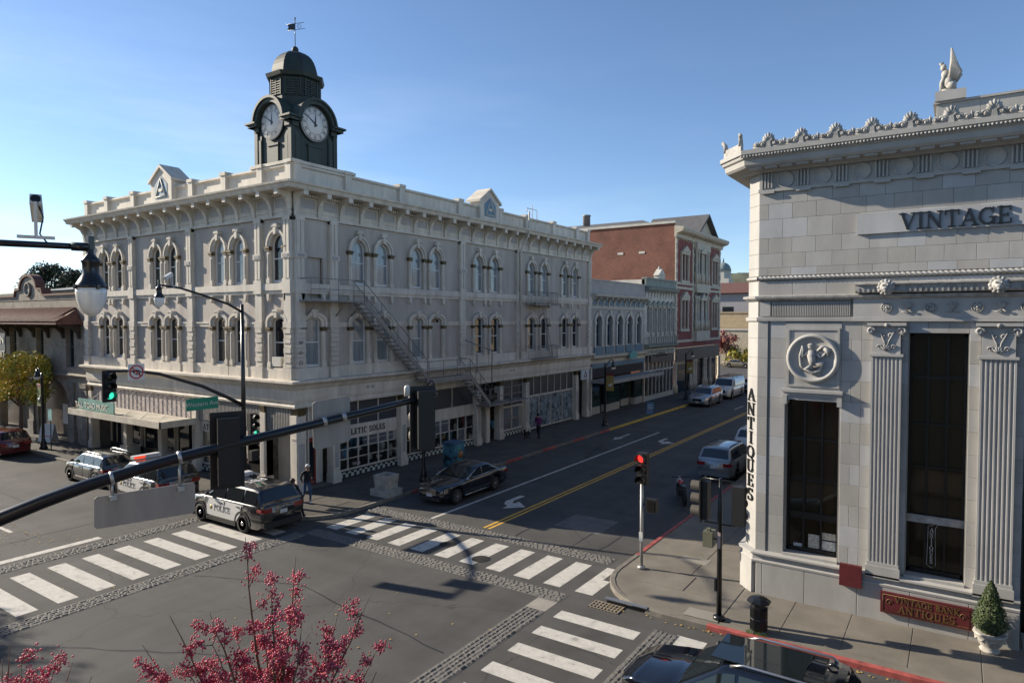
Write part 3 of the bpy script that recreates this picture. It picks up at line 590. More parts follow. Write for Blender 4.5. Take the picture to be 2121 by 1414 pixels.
def shopfront(F, a, b, nx, rows=3, y=.25, zb=.62, zt=2.15, check=True, sign=True, trn=3, gm=M_sgl, zt2=4.08):
    f = MB(F); f.box(a, b, y-.08, y+.04, zt, 2.85 if sign else zt+.12); f.box(a, b, y-.06, y+.04, zb-.08, zb); f.box(a, b, y-.06, y+.04, 4.04, 4.12)
    for i in range(nx+1): x = a+(b-a)*i/nx; f.box(x-.03, x+.03, y-.05, y+.03, zb, zt)
    for j in range(1, rows): z = zb+(zt-zb)*j/rows; f.box(a, b, y-.035, y+.02, z-.02, z+.02)
    for i in range(trn+1): x = a+(b-a)*i/trn; f.box(x-.025, x+.025, y-.05, y+.03, 2.85 if sign else zt+.12, zt2)
    f.build('shop_frame', M_lt, lodge)
    for i in range(nx):
        xa, xb = a+(b-a)*i/nx, a+(b-a)*(i+1)/nx
        for j in range(rows): z0_, z1_ = zb+(zt-zb)*j/rows, zb+(zt-zb)*(j+1)/rows; q = MB(F); q.add([(xa,y,z0_),(xb,y,z0_),(xb,y,z1_),(xa,y,z1_)], [(0,1,2,3)]); q.build('shop_pane', gm, lodge)
    for i in range(trn): xa, xb = a+(b-a)*i/trn, a+(b-a)*(i+1)/trn; q = MB(F); q.box(xa, xb, y, y+.02, 2.85 if sign else zt+.12, 4.06); q.build('transom_panel', M_tr, lodge)
    q = MB(F); q.box(a, b, y-.05, y+.05, .12, zb-.08); q.build('stall_riser', M_chk if check else M_lt, lodge); q = MB(F); q.box(a, b, y-.07, y-.045, .12, .2); q.box(a, b, y-.07, y-.045, zb-.14, zb-.08); q.build('riser_trim', M_dsash, lodge)
shopfront(FR, 2.7, 7.05, 6, 3); shopfront(FR, 7.55, 14.1, 8, 2); shopfront(FR, 17.15, 19.95, 2, 1, sign=False, trn=2); 
M_snow = mat('snow_display_glass', (.22,.26,.28), .06, var=.6, scale=2.4, coat=.7)
shopfront(FR, 20.45, 27.45, 4, 1, zb=.3, zt=2.6, check=False, sign=False, trn=7, gm=M_snow)
m = MB(FR); m.box(14.6, 16.7, .9, .95, .12, 4.1); m.build('shop_doorway', M_dsash, lodge); m = MB(FR); m.box(14.7, 16.6, .1, .2, 2.9, 3.3); m.build('shop_sign_board', M_blk, lodge)
m = MB(FR); m.box(15.2, 15.6, -.02, .9, .12, 2.9); m.build('shop_pier', M_lt, lodge)
m = MB(FR); m.box(28.0, 29.4, .5, .55, .12, 4.1); m.build('lodge_doorway', M_dsash, lodge)
m = MB(FR); m.box(27.95, 29.35, -.3, -.22, 3.35, 4.12); sg = m.build('lodge_sign', mat('sign_pale_blue', (.45,.48,.52), .5, var=.03), lodge)
m = MB(FR); c = 28.65
for (a, b) in (((c,4.0),(c-.26,3.55)), ((c,4.0),(c+.26,3.55)), ((c-.28,3.72),(c,3.47)), ((c,3.47),(c+.28,3.72))): m.tube([(a[0],-.31,a[1]),(b[0],-.31,b[1])], .022, 4)
m.build('square_and_compass_emblem', M_blk, sg)
for zc, kk in ((7.2, 0), (6.72, 1), (6.25, 2)):
    m = MB(FR)
    if kk == 0: m.tube([(.1,-.21,zc+.06),(.22,-.21,zc-.06),(.34,-.21,zc+.06)], .014, 4); m.tube([(.12,-.21,zc-.06),(.22,-.21,zc+.08),(.32,-.21,zc-.06)], .01, 4)
    elif kk == 1: m.tube([(.12,-.21,zc-.05),(.22,-.21,zc+.1),(.32,-.21,zc-.05),(.12,-.21,zc-.05)], .012, 4)
    else: m.tube([(.14,-.21,zc-.08),(.14,-.21,zc+.06),(.22,-.21,zc+.1),(.3,-.21,zc+.06),(.3,-.21,zc-.08),(.14,-.21,zc-.08)], .012, 4)
    m.build('carved_emblem', M_blk, lodge)
m = MB(FR); letters(m, 'ATHLETIC SOLES', .31, .155, .17, 2.8, 2.34, gap=.2, bold=1.3, sx=.84); m.build('shop_lettering', M_blk, lodge)
for tx, u, z, h in (('Walk', 3.6, .85, .26), ('Run', 5.2, .95, .26), ('Swim', 6.65, 1.1, .24), ('Yoga', 10.2, .75, .24), ('Walk', 13.3, .8, .24)):
    me = sans(tx, h, .003); me.materials.append(M_white); put('window_lettering', me, lodge, (.233*1, u, z), pi/2)
# window display goods behind the corner shop glass
rr = random.Random(3)
for k in range(60):
    u = rr.uniform(2.9, 19.5); m = MB(FR); z = rr.uniform(.55, 1.6)
    if k % 3 == 0: m.ball((u,.55,z), .16, 8, (1,.5,1.6))
    elif k % 3 == 1: m.box(u-.16, u+.16, .4, .7, z, z+.22)
    else: m.lathe([(.1,z),(.17,z+.3),(.2,z+.5),(.06,z+.6)], 8, (u,.55,0))
    m.build('display_item', mat('display_%d' % (k % 5), [(.6,.6,.6),(.15,.35,.55),(.55,.42,.25),(.5,.1,.08),(.75,.75,.76)][k % 5], .6, var=.1), lodge)
m = MB(FR); m.box(.02, UR-.02, 2.2, 2.25, .1, 4.4); m.box(.02, UR-.02, .3, 2.2, .09, .14); m.build('shop_interior', mat('shop_interior_dark', (.1,.09,.075), .8, var=.5, scale=2.5), lodge)
# corner entrance
m = MB(FR); m.box(.75, 2.2, .7, .76, .15, 4.1); m.box(.75, .8, 0, .7, .12, 4.1); m.build('entrance_wall', M_lt, lodge)
m = MB(FR); m.box(.95, 1.7, .62, .7, .15, 2.45); dr = m.build('red_door', mat('door_red', (.2,.018,.012), .5, var=.1), lodge); m = MB(FR); m.box(1.08, 1.57, .6, .63, .5, 2.25); m.build('door_pane', M_glass, dr)
m = MB(FR); m.box(.6, 2.2, .0, .8, .1, .155); m.build('entrance_step', M_conc, lodge)
# left ground floor
shopfront(FL, -8.0, -2.7, 4, 2, zt=2.3, trn=4)
m = MB(FL); letters(m, 'ATHLETIC SOLES', .31, .155, .17, -7.8, 2.4, gap=.2, bold=1.3, sx=.86); m.build('shop_lettering', M_blk, lodge)
m = MB(FL); m.box(-8.1, -.4, .1, .14, 2.9, 4.1)
for i in range(64): u = -8.05+.12*i; m.box(u, u+.05, .05, .1, 2.92, 4.08)
m.build('ribbed_transom', M_corr, lodge)
m = MB(FL); m.box(-2.2, -.6, .7, .76, .12, 2.9); m.build('entrance_wall', mat('cream_boards', (.5,.45,.36), .7, var=.1), lodge); m = MB(FL); m.box(-1.1, -.6, .55, .68, .12, 2.5); m.build('red_door', MATS['door_red'], lodge)
m = MB(FL); m.box(-19.8, -8.5, .08, .12, 2.9, 4.12)
for i in range(24): u = -19.7+.47*i; m.box(u, u+.03, .05, .08, 2.92, 4.1)
m.build('boarded_transom', mat('transom_boards', (.42,.37,.35), .7, var=.08), lodge)
for a, b in ((-19.7, -18.3), (-18.2, -16.0), (-15.6, -12.2), (-11.9, -8.6)):
    m = MB(FL); m.box(a, b, 1.1, 1.14, .45, 2.8); m.build('shop_pane', M_glass, lodge); m = MB(FL); m.box(a, b, 1.0, 1.2, .12, .45); m.build('stall_riser', M_dsash, lodge)
    m = MB(FL); m.box(a-.03, a+.04, 1.02, 1.15, .45, 2.85); m.box((a+b)/2-.02, (a+b)/2+.02, 1.05, 1.15, .45, 2.85); m.box(b-.04, b+.03, 1.02, 1.15, .45, 2.85); m.build('shop_frame', M_lt, lodge)
for u in (-15.8, -11.9): m = MB(FL); m.box(u-.18, u+.18, .0, .36, .12, 2.9); m.box(u-.4, u+.4, -.1, .7, .12, .7); m.build('shop_pier', M_lt, lodge)
m = MB(FL); m.box(-18.4, -8.2, -1.95, .05, 2.72, 2.92); m.box(-18.45, -8.15, -2.0, -1.93, 2.66, 3.0); m.box(-8.22, -8.15, -2.0, .05, 2.66, 3.0); m.box(-18.45, -18.38, -2.0, .05, 2.66, 3.0); cn = m.build('canopy', mat('canopy_cream', (.5,.46,.38), .7, var=.2, scale=1.2), lodge)
for i in range(6): u = -17.6+1.75*i; m = MB(FL); m.tube([(u,-1.7,2.95),(u+.1,.05,4.3)], .018, 5); m.tube([(u,-1.7,2.95),(u+1.6,.05,4.3)], .012, 5); m.build('canopy_rod', M_lt, cn)
m = MB(FL); m.box(-17.6, -13.4, -1.75, -1.68, 2.98, 3.62); ts = m.build('music_shop_sign', mat('sign_sea_green', (.13,.30,.26), .6, var=.25, scale=3), lodge)
me = sans('TALL TOAD MUSIC', .46, .01); me.materials.append(mat('sign_cream', (.75,.72,.62), .6, var=0)); put('sign_lettering', me, ts, (-16.0, -1.76, 3.1), 0)
# --- fire escape on the street side
fe = MB(FR); fe.box(.2, 3.55, -1.0, -.02, 9.12, 9.2)
for x in (.6, 2.4, 3.4): fe.tube([(x,-.9,9.12),(x,-.05,8.35)], .035, 5)
esc = fe.build('fire_escape', M_steel, lodge); fe = MB(FR); fe.box(8.1, 12.2, -1.1, -.02, 4.78, 4.9); fe.box(8.1, 12.2, -1.12, -1.06, 4.65, 4.95); fe.build('landing', M_steel, esc); fe = MB(FR); fe.box(14.1, 18.9, -.95, -.02, 2.7, 2.8); fe.build('landing', M_steel, esc)
def stair(u0, z0, u1, z1, n, ya, yb):
    for y in (ya, yb):
        m = MB(FR); m.ext([(u0,z0-.16),(u0,z0+.14),(u1,z1+.14),(u1,z1-.16)], y-.025, y+.025, 'y'); m.build('stringer', M_steel, esc)
        m = MB(FR); m.tube([(u0,y,z0+1.0),(u1,y,z1+1.0)], .022, 5)
        for k in range(5): t = k/4; m.tube([(u0+(u1-u0)*t,y,z0+(z1-z0)*t),(u0+(u1-u0)*t,y,z0+(z1-z0)*t+1.0)], .016, 5)
        m.build('stair_rail', M_steel, esc)
    st = MB(); st.box(0, .27, -(yb-ya)/2, (yb-ya)/2, -.02, .02); me = st.mesh('step', M_steel)
    for k in range(n): t = (k+.5)/n; put('step', me, esc, (-(ya+yb)/2, u0+(u1-u0)*t-.13, z0+(z1-z0)*t), pi/2)
stair(3.5, 9.15, 8.25, 5.0, 19, -1.0, -.25); stair(12.1, 4.85, 14.25, 2.85, 9, -1.05, -.3)
def railing(u0, u1, z, y, gap=0, bars=1.1, h=1.0, rr_=.02):
    m = MB(FR)
    for dz in (h, h*.5): m.tube([(u0,y,z+dz),(u1,y,z+dz)], rr_, 5)
    n = max(1, int((u1-u0)/bars))
    for k in range(n+1): x = u0+(u1-u0)*k/n; m.tube([(x,y,z),(x,y,z+h)], rr_*.9, 5)
    for x in (u0, u1):
        if x != u1 or gap == 0: m.tube([(x,y,z+h),(x,-.02,z+h)], rr_, 5)
    m.build('railing', M_steel, esc)
railing(.2, 3.5, 9.2, -.98); railing(8.3, 12.1, 4.9, -1.07); railing(14.3, 18.9, 2.8, -.92)
m = MB(FR); m.tube([(13.0,-.9,4.9),(13.0,-.9,6.3),(14.6,-.9,6.3),(14.6,-.9,2.8)], .03, 5); m.tube([(12.2,-.6,7.0),(14.8,-.9,6.25)], .04, 5); m.build('counterweight_frame', M_steel, esc)
for z in (9.35, 5.45):
    m = MB(FR); m.box(20.0, 23.2, -.85, -.02, z-.06, z)
    m.tube([(20,-.83,z+.9),(23.2,-.83,z+.9)], .02, 5); m.tube([(20,-.83,z+.1),(23.2,-.83,z+.1)], .015, 5)
    for k in range(25): x = 20+3.2*k/24; m.tube([(x,-.83,z),(x,-.83,z+.9)], .01, 4)
    for x in (20, 23.2):
        m.tube([(x,-.83,z+.9),(x,-.02,z+.9)], .018, 5)
        for k in range(6): y = -.13-.13*k; m.tube([(x,y,z),(x,y,z+.9)], .01, 4)
    m.build('escape_balcony', M_steel, lodge)
m = MB(FR)
for o_ in (0, .35): m.tube([(21.0+o_,-.8,9.3),(22.2+o_,-.75,5.5)], .02, 5)
for k in range(11): t = k/11; m.tube([(21.0+1.2*t,-.8,9.3-3.8*t),(21.35+1.2*t,-.8,9.3-3.8*t)], .012, 4)
m.build('escape_ladder', M_steel, lodge)
m = MB(FR); m.tube([(18.9,-.3,5.5),(18.9,-.3,13.0),(18.9,-1.0,14.2),(18.9,-1.0,15.7)], .06, 8); m.tube([(18.6,-1.0,15.9),(19.9,-1.0,15.9),(19.9,-1.0,15.0)], .025, 5); m.tube([(19.3,-1.0,16.2),(19.3,-1.0,15.0)], .025, 5); m.tube([(18.6,-1.0,15.9),(18.6,-1.0,15.6)], .025, 5); m.build('downpipe', M_lt, lodge)
# ================================================================ classical stone bank building on the near corner
def mitre(P):
    # outward normals on the left-hand.. right-hand side of the polyline direction, mitred
    out_ = []; n = len(P)
    def nrm(i): d = (Vector(P[i+1])-Vector(P[i])).normalized(); return Vector((d.y, -d.x))
    for i in range(n):
        a = nrm(max(i-1, 0)) if i > 0 else nrm(0); b = nrm(min(i, n-2)); s_ = a+b; s_ = s_*(2/s_.dot(s_)) if s_.length > 1e-6 else a
        out_.append((P[i][0], P[i][1], s_.x, s_.y))
    return out_
STN = [mat('granite_%d' % i, c, .75, var=.10, scale=1.3, streak=.4, bump=.12, bscale=60) for i, c in enumerate(((.35,.342,.322),(.37,.362,.344),(.325,.317,.3),(.385,.388,.39),(.34,.327,.3)))]
M_st = STN[1]; M_mort = mat('bank_joint', (.24,.23,.21), .9, var=.1)
M_carv = mat('carved_stone', (.36,.35,.33), .8, var=.28, scale=5, bump=.3, bscale=35)
M_bronze = mat('window_bronze', (.022,.02,.017), .45, metal=.3, var=.1)
M_bglass = mat('bank_glass', (.032,.023,.012), .05, var=0, spec=.45)
M_maroon = mat('sign_maroon', (.1,.011,.014), .55, var=.12, scale=3)
bank = thing('bank_building', 'pale stone classical bank with fluted pilasters and carved cornice cresting', 'building', (-5, 20.5, 0))
BY = 20.5; FB = Fr(0, BY, 0)
BP = [(-5.33, 60), (-5.33, 20.88), (-4.95, 20.5), (14, 20.5), ]
m = MB()
# backing walls (joints show between the blocks), back and sides
bx = MB(FB)
wall(bx, -4.95, 14, .1, 13.2, [(-4.15,-2.74,1.4,5.98,0), (-1.08,.22,1.4,7.93,0), (1.38,3.4,.1,7.93,0)], .5, .02)
bx.M = I4; bx.add([(-5.33,60,.1),(-5.33,20.9,.1),(-5.33,20.9,13.2),(-5.33,60,13.2)], [(0,1,2,3)]); bx.add([(-5.33,20.9,.1),(-4.95,20.52,.1),(-4.95,20.52,13.2),(-5.33,20.9,13.2)], [(0,1,2,3)])
bx.box(-5.3, 14, 40, 60, .1, 13.2); bx.box(-5.3, 14, 20.95, 60, 12.6, 13.0); bx.build('wall', M_mort, bank)
def stone(F, u0, u1, z0, z1, y=0, t=.06, m=None, par=None, g=.0025, c=.006, name='ashlar_block'):
    a, b, d, e = u0+g, u1-g, z0+g, z1-g
    q = MB(F); q.add([(a,y+t,d),(b,y+t,d),(b,y+t,e),(a,y+t,e),(a,y+c,d),(b,y+c,d),(b,y+c,e),(a,y+c,e),(a+c,y,d+c),(b-c,y,d+c),(b-c,y,e-c),(a+c,y,e-c)],
       [(0,1,5,4),(1,2,6,5),(2,3,7,6),(3,0,4,7),(4,5,9,8),(5,6,10,9),(6,7,11,10),(7,4,8,11),(8,9,10,11)])
    return q.build(name, m or R_.choice(STN), par or bank)
def course(F, u0, u1, z0, z1, ln, offs=0, y=0, holes=()):
    u = u0; first = True
    while u < u1-.02:
        v = min(u+(ln*offs if first and offs else ln*R_.uniform(.94, 1.06)), u1); first = False
        if u1-v < .15: v = u1
        if not any(a < (u+v)/2 < b for a, b in holes): stone(F, u, v, z0, z1, y)
        u = v
ZC = [9.56, 9.79, 10.21, 10.65, 11.2, 11.64, 12.02]
for i in range(6): course(FB, -4.95, 7, ZC[i], ZC[i+1], .66, .4 if i % 2 == 0 else 1, 0)
course(FB, -4.95, 7, 8.9, 9.4, .95, 1, 0)
zz = [1.37+.578*i for i in range(13)]; zz[-1] = 8.3
FCH = Fr(-5.33, 20.88, atan2(-.38, .38))       # chamfered corner
CW = sqrt(.38**2*2)
for i in range(12):
    z0, z1 = zz[i], zz[i+1]
    stone(FB, -4.95, -4.66, z0, z1, -.02); stone(FB, -4.6, -4.17, z0, z1, 0); stone(FCH, 0, CW, z0, z1, 0, m=STN[1])
    if z0 > 7.9: stone(FB, -4.17, -2.7, z0, z1, 0)
    stone(FB, -2.7, -2.2, z0, z1, 0) if i % 2 else (stone(FB, -2.7, -2.45, z0, z1, 0), stone(FB, -2.45, -2.2, z0, z1, 0)); stone(FB, -2.2, -1.93, z0, z1, 0)
    stone(FB, -1.26, -1.1, z0, z1, 0); stone(FB, .24, .48, z0, z1, 0); stone(FB, 1.18, 1.38, z0, z1, 0)
    for a in (3.4, 4.2, 5.0, 5.8): stone(FB, a, a+.8, z0, z1, 0)
for i in range(6): stone(FCH, 0, CW, ZC[i], ZC[i+1], 0, m=STN[1])
stone(FCH, 0, CW, 8.3, 8.9, 0, m=STN[1]); stone(FCH, 0, CW, 8.9, 9.4, 0, m=STN[1]); stone(FCH, 0, CW, 12.02, 12.6, 0, m=STN[1])
for a, b in ((-1.1,-.66),(-.66,-.2),(-.2,.24)): stone(FB, a, b, 7.93, 8.3, 0)
stone(FB, 1.38, 3.4, 7.93, 8.3, 0)
# plinth
PL = [(-5.33, 60), (-5.33, 20.88), (-4.95, 20.5), (1.38, 20.5)]
MB().sweep([(-.02,1.08),(.16,1.08),(.17,1.14),(.12,1.18),(.12,1.3),(.2,1.33),(.2,1.38),(-.02,1.42)], mitre(PL)).build('plinth_moulding', M_st, bank)
us = [-4.9, -4.72, -3.55, -2.2, -.95, .35, 1.38]
for i in range(6): stone(FB, us[i], us[i+1], .12, 1.08, -.15, .2, m=STN[0], c=.012, name='plinth_block')
FCP = Fr(-5.33-.11, 20.88-.11, atan2(-.38, .38)); stone(FCP, -.05, CW+.05, .12, 1.08, 0, .2, m=STN[1], name='plinth_block')
us = [-4.75+.62*i for i in range(11)]
# entablature mouldings
def rope(F, u0, u1, z, y, r=.05):
    q = MB(F); n = int((u1-u0)/.03); V = []; K = 8
    for i in range(n+1):
        u = u0+(u1-u0)*i/n; tw = u*26
        for k in range(K): t = 2*pi*k/K; rr_ = r*(1+.28*cos(2*(t-tw))); V.append((u, y+rr_*cos(t), z+rr_*sin(t)))
    return q.add(V, [(i*K+k, i*K+(k+1) % K, (i+1)*K+(k+1) % K, (i+1)*K+k) for i in range(n) for k in range(K)], True)
rope(FB, -4.95, 8, 9.49, -.02).build('rope_moulding', M_st, bank); rope(FCH, 0, CW, 9.49, -.02).build('rope_moulding', M_st, bank)
BPp = [(-5.33, 30), (-5.33, 20.88), (-4.95, 20.5), (8, 20.5)]
MB().sweep([(-.02,8.24),(.06,8.24),(.07,8.34),(-.02,8.36)], mitre(BPp)).build('architrave_fillet', M_st, bank)
MB().sweep([(-.02,8.82),(.06,8.84),(.14,8.9),(.15,8.96),(-.02,8.99)], mitre(BPp)).build('architrave_cornice', M_carv, bank)
fl = MB(FB)
for i in range(46): u = -4.55+.045*i; fl.box(u, u+.025, -.035, .01, 8.38, 8.8)
fl.box(-4.9, -4.6, -.03, .01, 8.38, 8.8); fl.build('fluted_frieze', M_st, bank)
q = MB(FB); q.box(-2.42, 8, -.05, .01, 8.3, 8.84); q.box(-2.42, 8, -.09, .01, 8.24, 8.32); q.build('rosette_frieze', M_st, bank)
ro = MB()
for k in range(8): a = k*pi/4; ro.ball((.07*cos(a), 0, .07*sin(a)), .042, 6, (1,.5,1))
ro.ball((0,-.01,0), .035, 8); ro.lathe([(.13,.01),(.135,-.015),(.115,-.02),(.11,.01)], 16, (0,0,0), 'y'); mro = ro.mesh('rosette', M_carv)
pa = MB()
for k in range(5): a = radians(30+30*k); pa.tube([(0,0,-.05),(.08*cos(a),-.015,.05+.09*sin(a)*.6),(.15*cos(a),-.01,.02+.14*sin(a))], [.02,.018,.008], 5)
for s_ in (-1, 1): pa.tube([(0,0,-.05),(s_*.08,-.01,-.12),(s_*.15,-.01,-.1)], [.02,.02,.01], 5)
mpa = pa.mesh('palmette', M_carv)
for i in range(14):
    u = -1.62+.5*i
    if i % 2 == 0: put('rosette', mro, bank, (u+5, -.07, 8.6))
    else: put('palmette', mpa, bank, (u+5, -.07, 8.6))
q = MB(FB); q.ext([(-.01,9.0),(-.24,9.0),(-.28,9.06),(-.28,9.2),(-.36,9.22),(-.36,9.26),(-.02,9.3)], -2.35, 8, 'x')
for i in range(85): q.box(-2.3+.12*i, -2.25+.12*i, -.3, -.27, 9.02, 9.13)
q.build('door_lintel_cornice', M_carv, bank)
ln_ = MB(); ln_.ball((0,-.12,0), .15, 10, (1,.8,1)); ln_.ball((0,-.25,-.04), .08, 8, (1.1,.9,.8)); ln_.ball((0,-.27,-.1), .05, 6)
for k in range(12): a = k*pi/6; ln_.ball((.16*cos(a), -.08, .16*sin(a)), .06, 6)
for s_ in (-1, 1): ln_.ball((s_*.06,-.24,.05), .03, 6)
mln = ln_.mesh('lion_head', M_carv)
for u in (-1.62, .79, 3.2, 5.6): put('lion_head', mln, bank, (u+5, -.26, 9.14))
# sign panel and lettering
q = MB(FB); q.box(-2.36, 3.6, -.07, .01, 10.6, 11.15); sp = q.build('sign_panel', STN[3], bank)
x = -1.34
for ch in 'VINTAGE BANK':
    if ch == ' ': x += .3; continue
    q = MB(FB); x = letters(q, ch, .43, -.115, -.072, x, 10.65, gap=.03, sx=1.0, bold=.9); q.build('sign_letter', M_blk, sp)
for i, ch in enumerate('ANTIQUES'):
    q = MB(FCH); w_ = GL[ch][0]*.42*.95; letters(q, ch, .37, -.035, -.012, CW/2-w_*.66+.0, 5.84-.432*i, sx=1.25, bold=.9); q.build('antiques_letter', M_blk, bank)
# frieze with discs and triglyphs
q = MB(FB); q.box(-4.95, 8, -.03, .01, 12.02, 12.6); q.box(-4.97, 8, -.07, .01, 12.0, 12.09); q.build('frieze', STN[0], bank)
dk = MB(); dk.lathe([(.23,0),(.24,-.02),(.205,-.035),(.2,-.008),(0,-.012)], 28, (0,0,0), 'y'); mdk = dk.mesh('frieze_disc', STN[1])
tg = MB()
for k in range(4): tg.ext([(-.17+.09*k,12.1),(-.13+.09*k,12.1),(-.13+.09*k,12.54),(-.17+.09*k,12.54)], -.09, -.02, 'y')
tg.box(-.19, .2, -.1, -.02, 11.95, 12.02); mtg = tg.mesh('triglyph', STN[1])
for i in range(11):
    u = -4.72+.98*i; put('triglyph', mtg, bank, (u+5, 0, 0))
    if i < 6 or i > 8: put('frieze_disc', mdk, bank, (u+.49+5, -.03, 12.32))
# cornice with bead moulding, then cresting
CP = mitre([(-5.33, 30), (-5.33, 20.88), (-4.95, 20.5), (9, 20.5)])
MB().sweep([(-.1,12.55),(.2,12.55),(.26,12.62),(.6,12.66),(.66,12.72),(.68,12.86),(.74,12.9),(.76,12.98),(.81,13.0),(.81,13.12),(-.1,13.14)], CP).build('cornice', STN[0], bank)
mb_ = MB()
for i in range(27): mb_.box(-4.75+.36*i, -4.45+.36*i, -.68, -.22, 12.585, 12.645)
mb_.M = FB; mm = MB(FB)
for i in range(27): mm.box(-5.1+.42*i, -4.78+.42*i, -.56, -.26, 12.6, 12.66)
mm.build('mutule_course', STN[2], bank)
bd = MB(FB)
for i in range(150): bd.ball((-5.28+.085*i, -.79, 12.94), .036, 6)
o = bd.build('bead_moulding', M_carv, bank); o['kind'] = 'stuff'
an = MB()
for k in range(7):
    a = radians(-60+40*k*.5*1.5+ -0) if False else radians(90+(k-3)*27); l_ = .2-.015*abs(k-3)
    an.tube([(0,0,.16),(.6*l_*cos(a),-.02,.2+.6*l_*sin(a)),(l_*cos(a)*1.05,-.01,.22+l_*sin(a))], [.03,.042,.03], 5)
an.ext([(-.07,0),(.07,0),(.04,.2),(-.04,.2)], -.04, .03, 'y')
def spir(cx, cz, r, s_, rr_=.022): return [(cx+s_*(r*(1-.09*k))*cos(k*.75), -.01, cz+(r*(1-.09*k))*sin(k*.75)) for k in range(10)]
for s_ in (-1, 1):
    an.tube(spir(s_*.17, .12, .085, s_), .03, 5); an.tube(spir(s_*.33, .1, .08, -s_), .03, 5); an.ball((s_*.17,-.02,.12), .045, 6); an.ball((s_*.33,-.02,.1), .045, 6); an.tube([(s_*.05,0,.04),(s_*.2,-.01,.02),(s_*.42,-.01,.05)], .02, 5)
an.tube([(.42,0,.03),(.42,-.01,.2),(.42,0,.24)], [.04,.03,.012], 5); an.tube([(.42,0,.1),(.36,-.01,.18)], .02, 5); an.tube([(.42,0,.1),(.48,-.01,.18)], .02, 5)
an.box(-.43, .43, .0, .06, -.01, .17); man = an.mesh('cresting_anthemion', M_carv)
for i in range(12): put('cresting_anthemion', man, bank, (-4.55+.86*i+5, -.72, 13.12))
for s_, F in ((0, Fr(-5.33-.5, 20.88-.3, atan2(-.38,.38))),):
    q = MB(F); q.box(-.05, .92, -.2, -.12, 13.12, 13.36)
    for e in (0, .85): q.tube([(e,-.16,13.3),(e,-.17,13.5),(e+(.06 if e else -.06),-.22,13.6),(e+(.12 if e else -.12),-.2,13.54)], [.08,.07,.06,.03], 6)
    q.tube(spir(.3, 13.27, .07, 1), .02, 5); q.tube(spir(.55, 13.27, .07, -1), .02, 5); q.build('corner_acroterion', M_carv, bank)
# attic and winged statue
q = MB(); q.box(-.62, 9, 22.0, 30, 13.1, 14.2); q.box(-.7, 9, 21.92, 30, 14.2, 14.26); q.build('attic', STN[0], bank)
for i in range(8):
    for j in range(2): stone(Fr(0, 22.0), -.62+1.0*i, .38+1.0*i, 13.1+.55*j, 13.65+.55*j, -.03)
q = MB(); q.box(-.66, .05, 21.85, 22.5, 14.26, 14.52); q.build('statue_pedestal', STN[1], bank)
st_ = thing('winged_statue', 'pale stone winged creature statue seated on the roof pedestal', 'statue', (-.35, 22.1, 14.52)); M_stat = mat('statue_stone', (.4,.38,.34), .8, var=.25, scale=6, bump=.4)
q = MB(); q.ball((0,0,.25), .2, 10, (.8,1,1.2)); q.ball((-.08,-.02,.5), .13, 10, (.8,.9,1.1)); q.ball((-.13,-.05,.68), .085, 10, (.9,1,1.15)); q.tube([(-.14,-.05,.72),(-.2,-.06,.8),(-.14,-.02,.82)], [.05,.04,.03], 6)
for s_ in (-1, 1): q.tube([(-.1,s_*.1,.45),(-.17,s_*.1,.25),(-.16,s_*.1,.02)], [.06,.05,.055], 7); q.ball((.06,s_*.14,.14), .13, 8, (1,.7,.9)); q.ball((-.08,s_*.15,.04), .06, 6, (1.6,.8,.7))
q.ball((.02,0,.02), .28, 10, (1,.8,.14)); q.build('body', M_stat, st_, (0,0,0))
for s_ in (-1, 1):
    q = MB()
    for k in range(9): a = radians(68+k*3.4); l_ = 1.05-.085*k; b0 = Vector((.02+.016*k, s_*.12, .3)); q.tube([b0, b0+Vector((.05+.008*k, s_*.04, l_*.5)), b0+Vector((.03+.004*k, s_*.05, l_*.8))], [.05,.055,.025], 6)
    q.build('wing', M_stat, st_, (0,0,0))
# fluted pilasters with capitals
def pilaster(u0, u1):
    n = 7; w_ = (u1-u0-.06)/n; P = [(u0,.01),(u0,-.16)]
    for k in range(n):
        a = u0+.03+w_*k; r = w_*.34; c_ = a+w_/2; P += [(a+w_/2-r*cos(radians(t)), -.16+r*1.0*sin(radians(t))) for t in (0, 45, 90, 135, 180)]
    P += [(u1,-.16),(u1,.01)]
    q = MB(FB); q.ext(P, 1.72, 7.3, 'z'); p = q.build('pilaster', STN[1], bank)
    q = MB(FB); q.box(u0-.05, u1+.05, -.2, .01, 1.3, 1.62); q.box(u0-.02, u1+.02, -.18, .01, 1.62, 1.72); q.build('pilaster_base', STN[1], p)
    q = MB(FB); c_ = (u0+u1)/2; q.box(u0+.03, u1-.03, -.15, .01, 7.3, 8.12); q.box(u0-.04, u1+.04, -.2, .01, 7.3, 7.37); q.box(u0-.1, u1+.1, -.26, .01, 8.12, 8.2)
    for s_ in (-1, 1): e = c_+s_*(u1-u0)*.52; q.tube([(e+s_*-.11*cos(t*.7)*(1-t*.09), -.2, 7.98+.11*sin(t*.7)*(1-t*.09)) for t in range(11)], .032, 6); q.lathe([(.1,-.19),(.1,0)], 12, (e,0,7.98), 'y')
    q.build('capital', STN[1], p)
    q = MB(FB)
    for s_ in (-1, 1):
        for (x_, z_, r_) in ((.09,7.86,.07),(.16,7.55,.07)): q.tube([(c_+s_*x_+s_*r_*cos(t*.7)*(1-t*.08), -.165, z_+r_*sin(t*.7)*(1-t*.08)) for t in range(10)], .017, 5)
        q.tube([(c_,-.165,7.45),(c_+s_*.05,-.17,7.7),(c_+s_*.18,-.165,7.98)], .018, 5)
    for k in range(5): a = radians(90+(k-2)*28); q.tube([(c_,-.165,7.45),(c_+.14*cos(a),-.175,7.45+.16*sin(a))], [.03,.012], 5)
    q.ball((c_,-.24,8.14), .06, 8); q.build('capital_carving', M_carv, p)
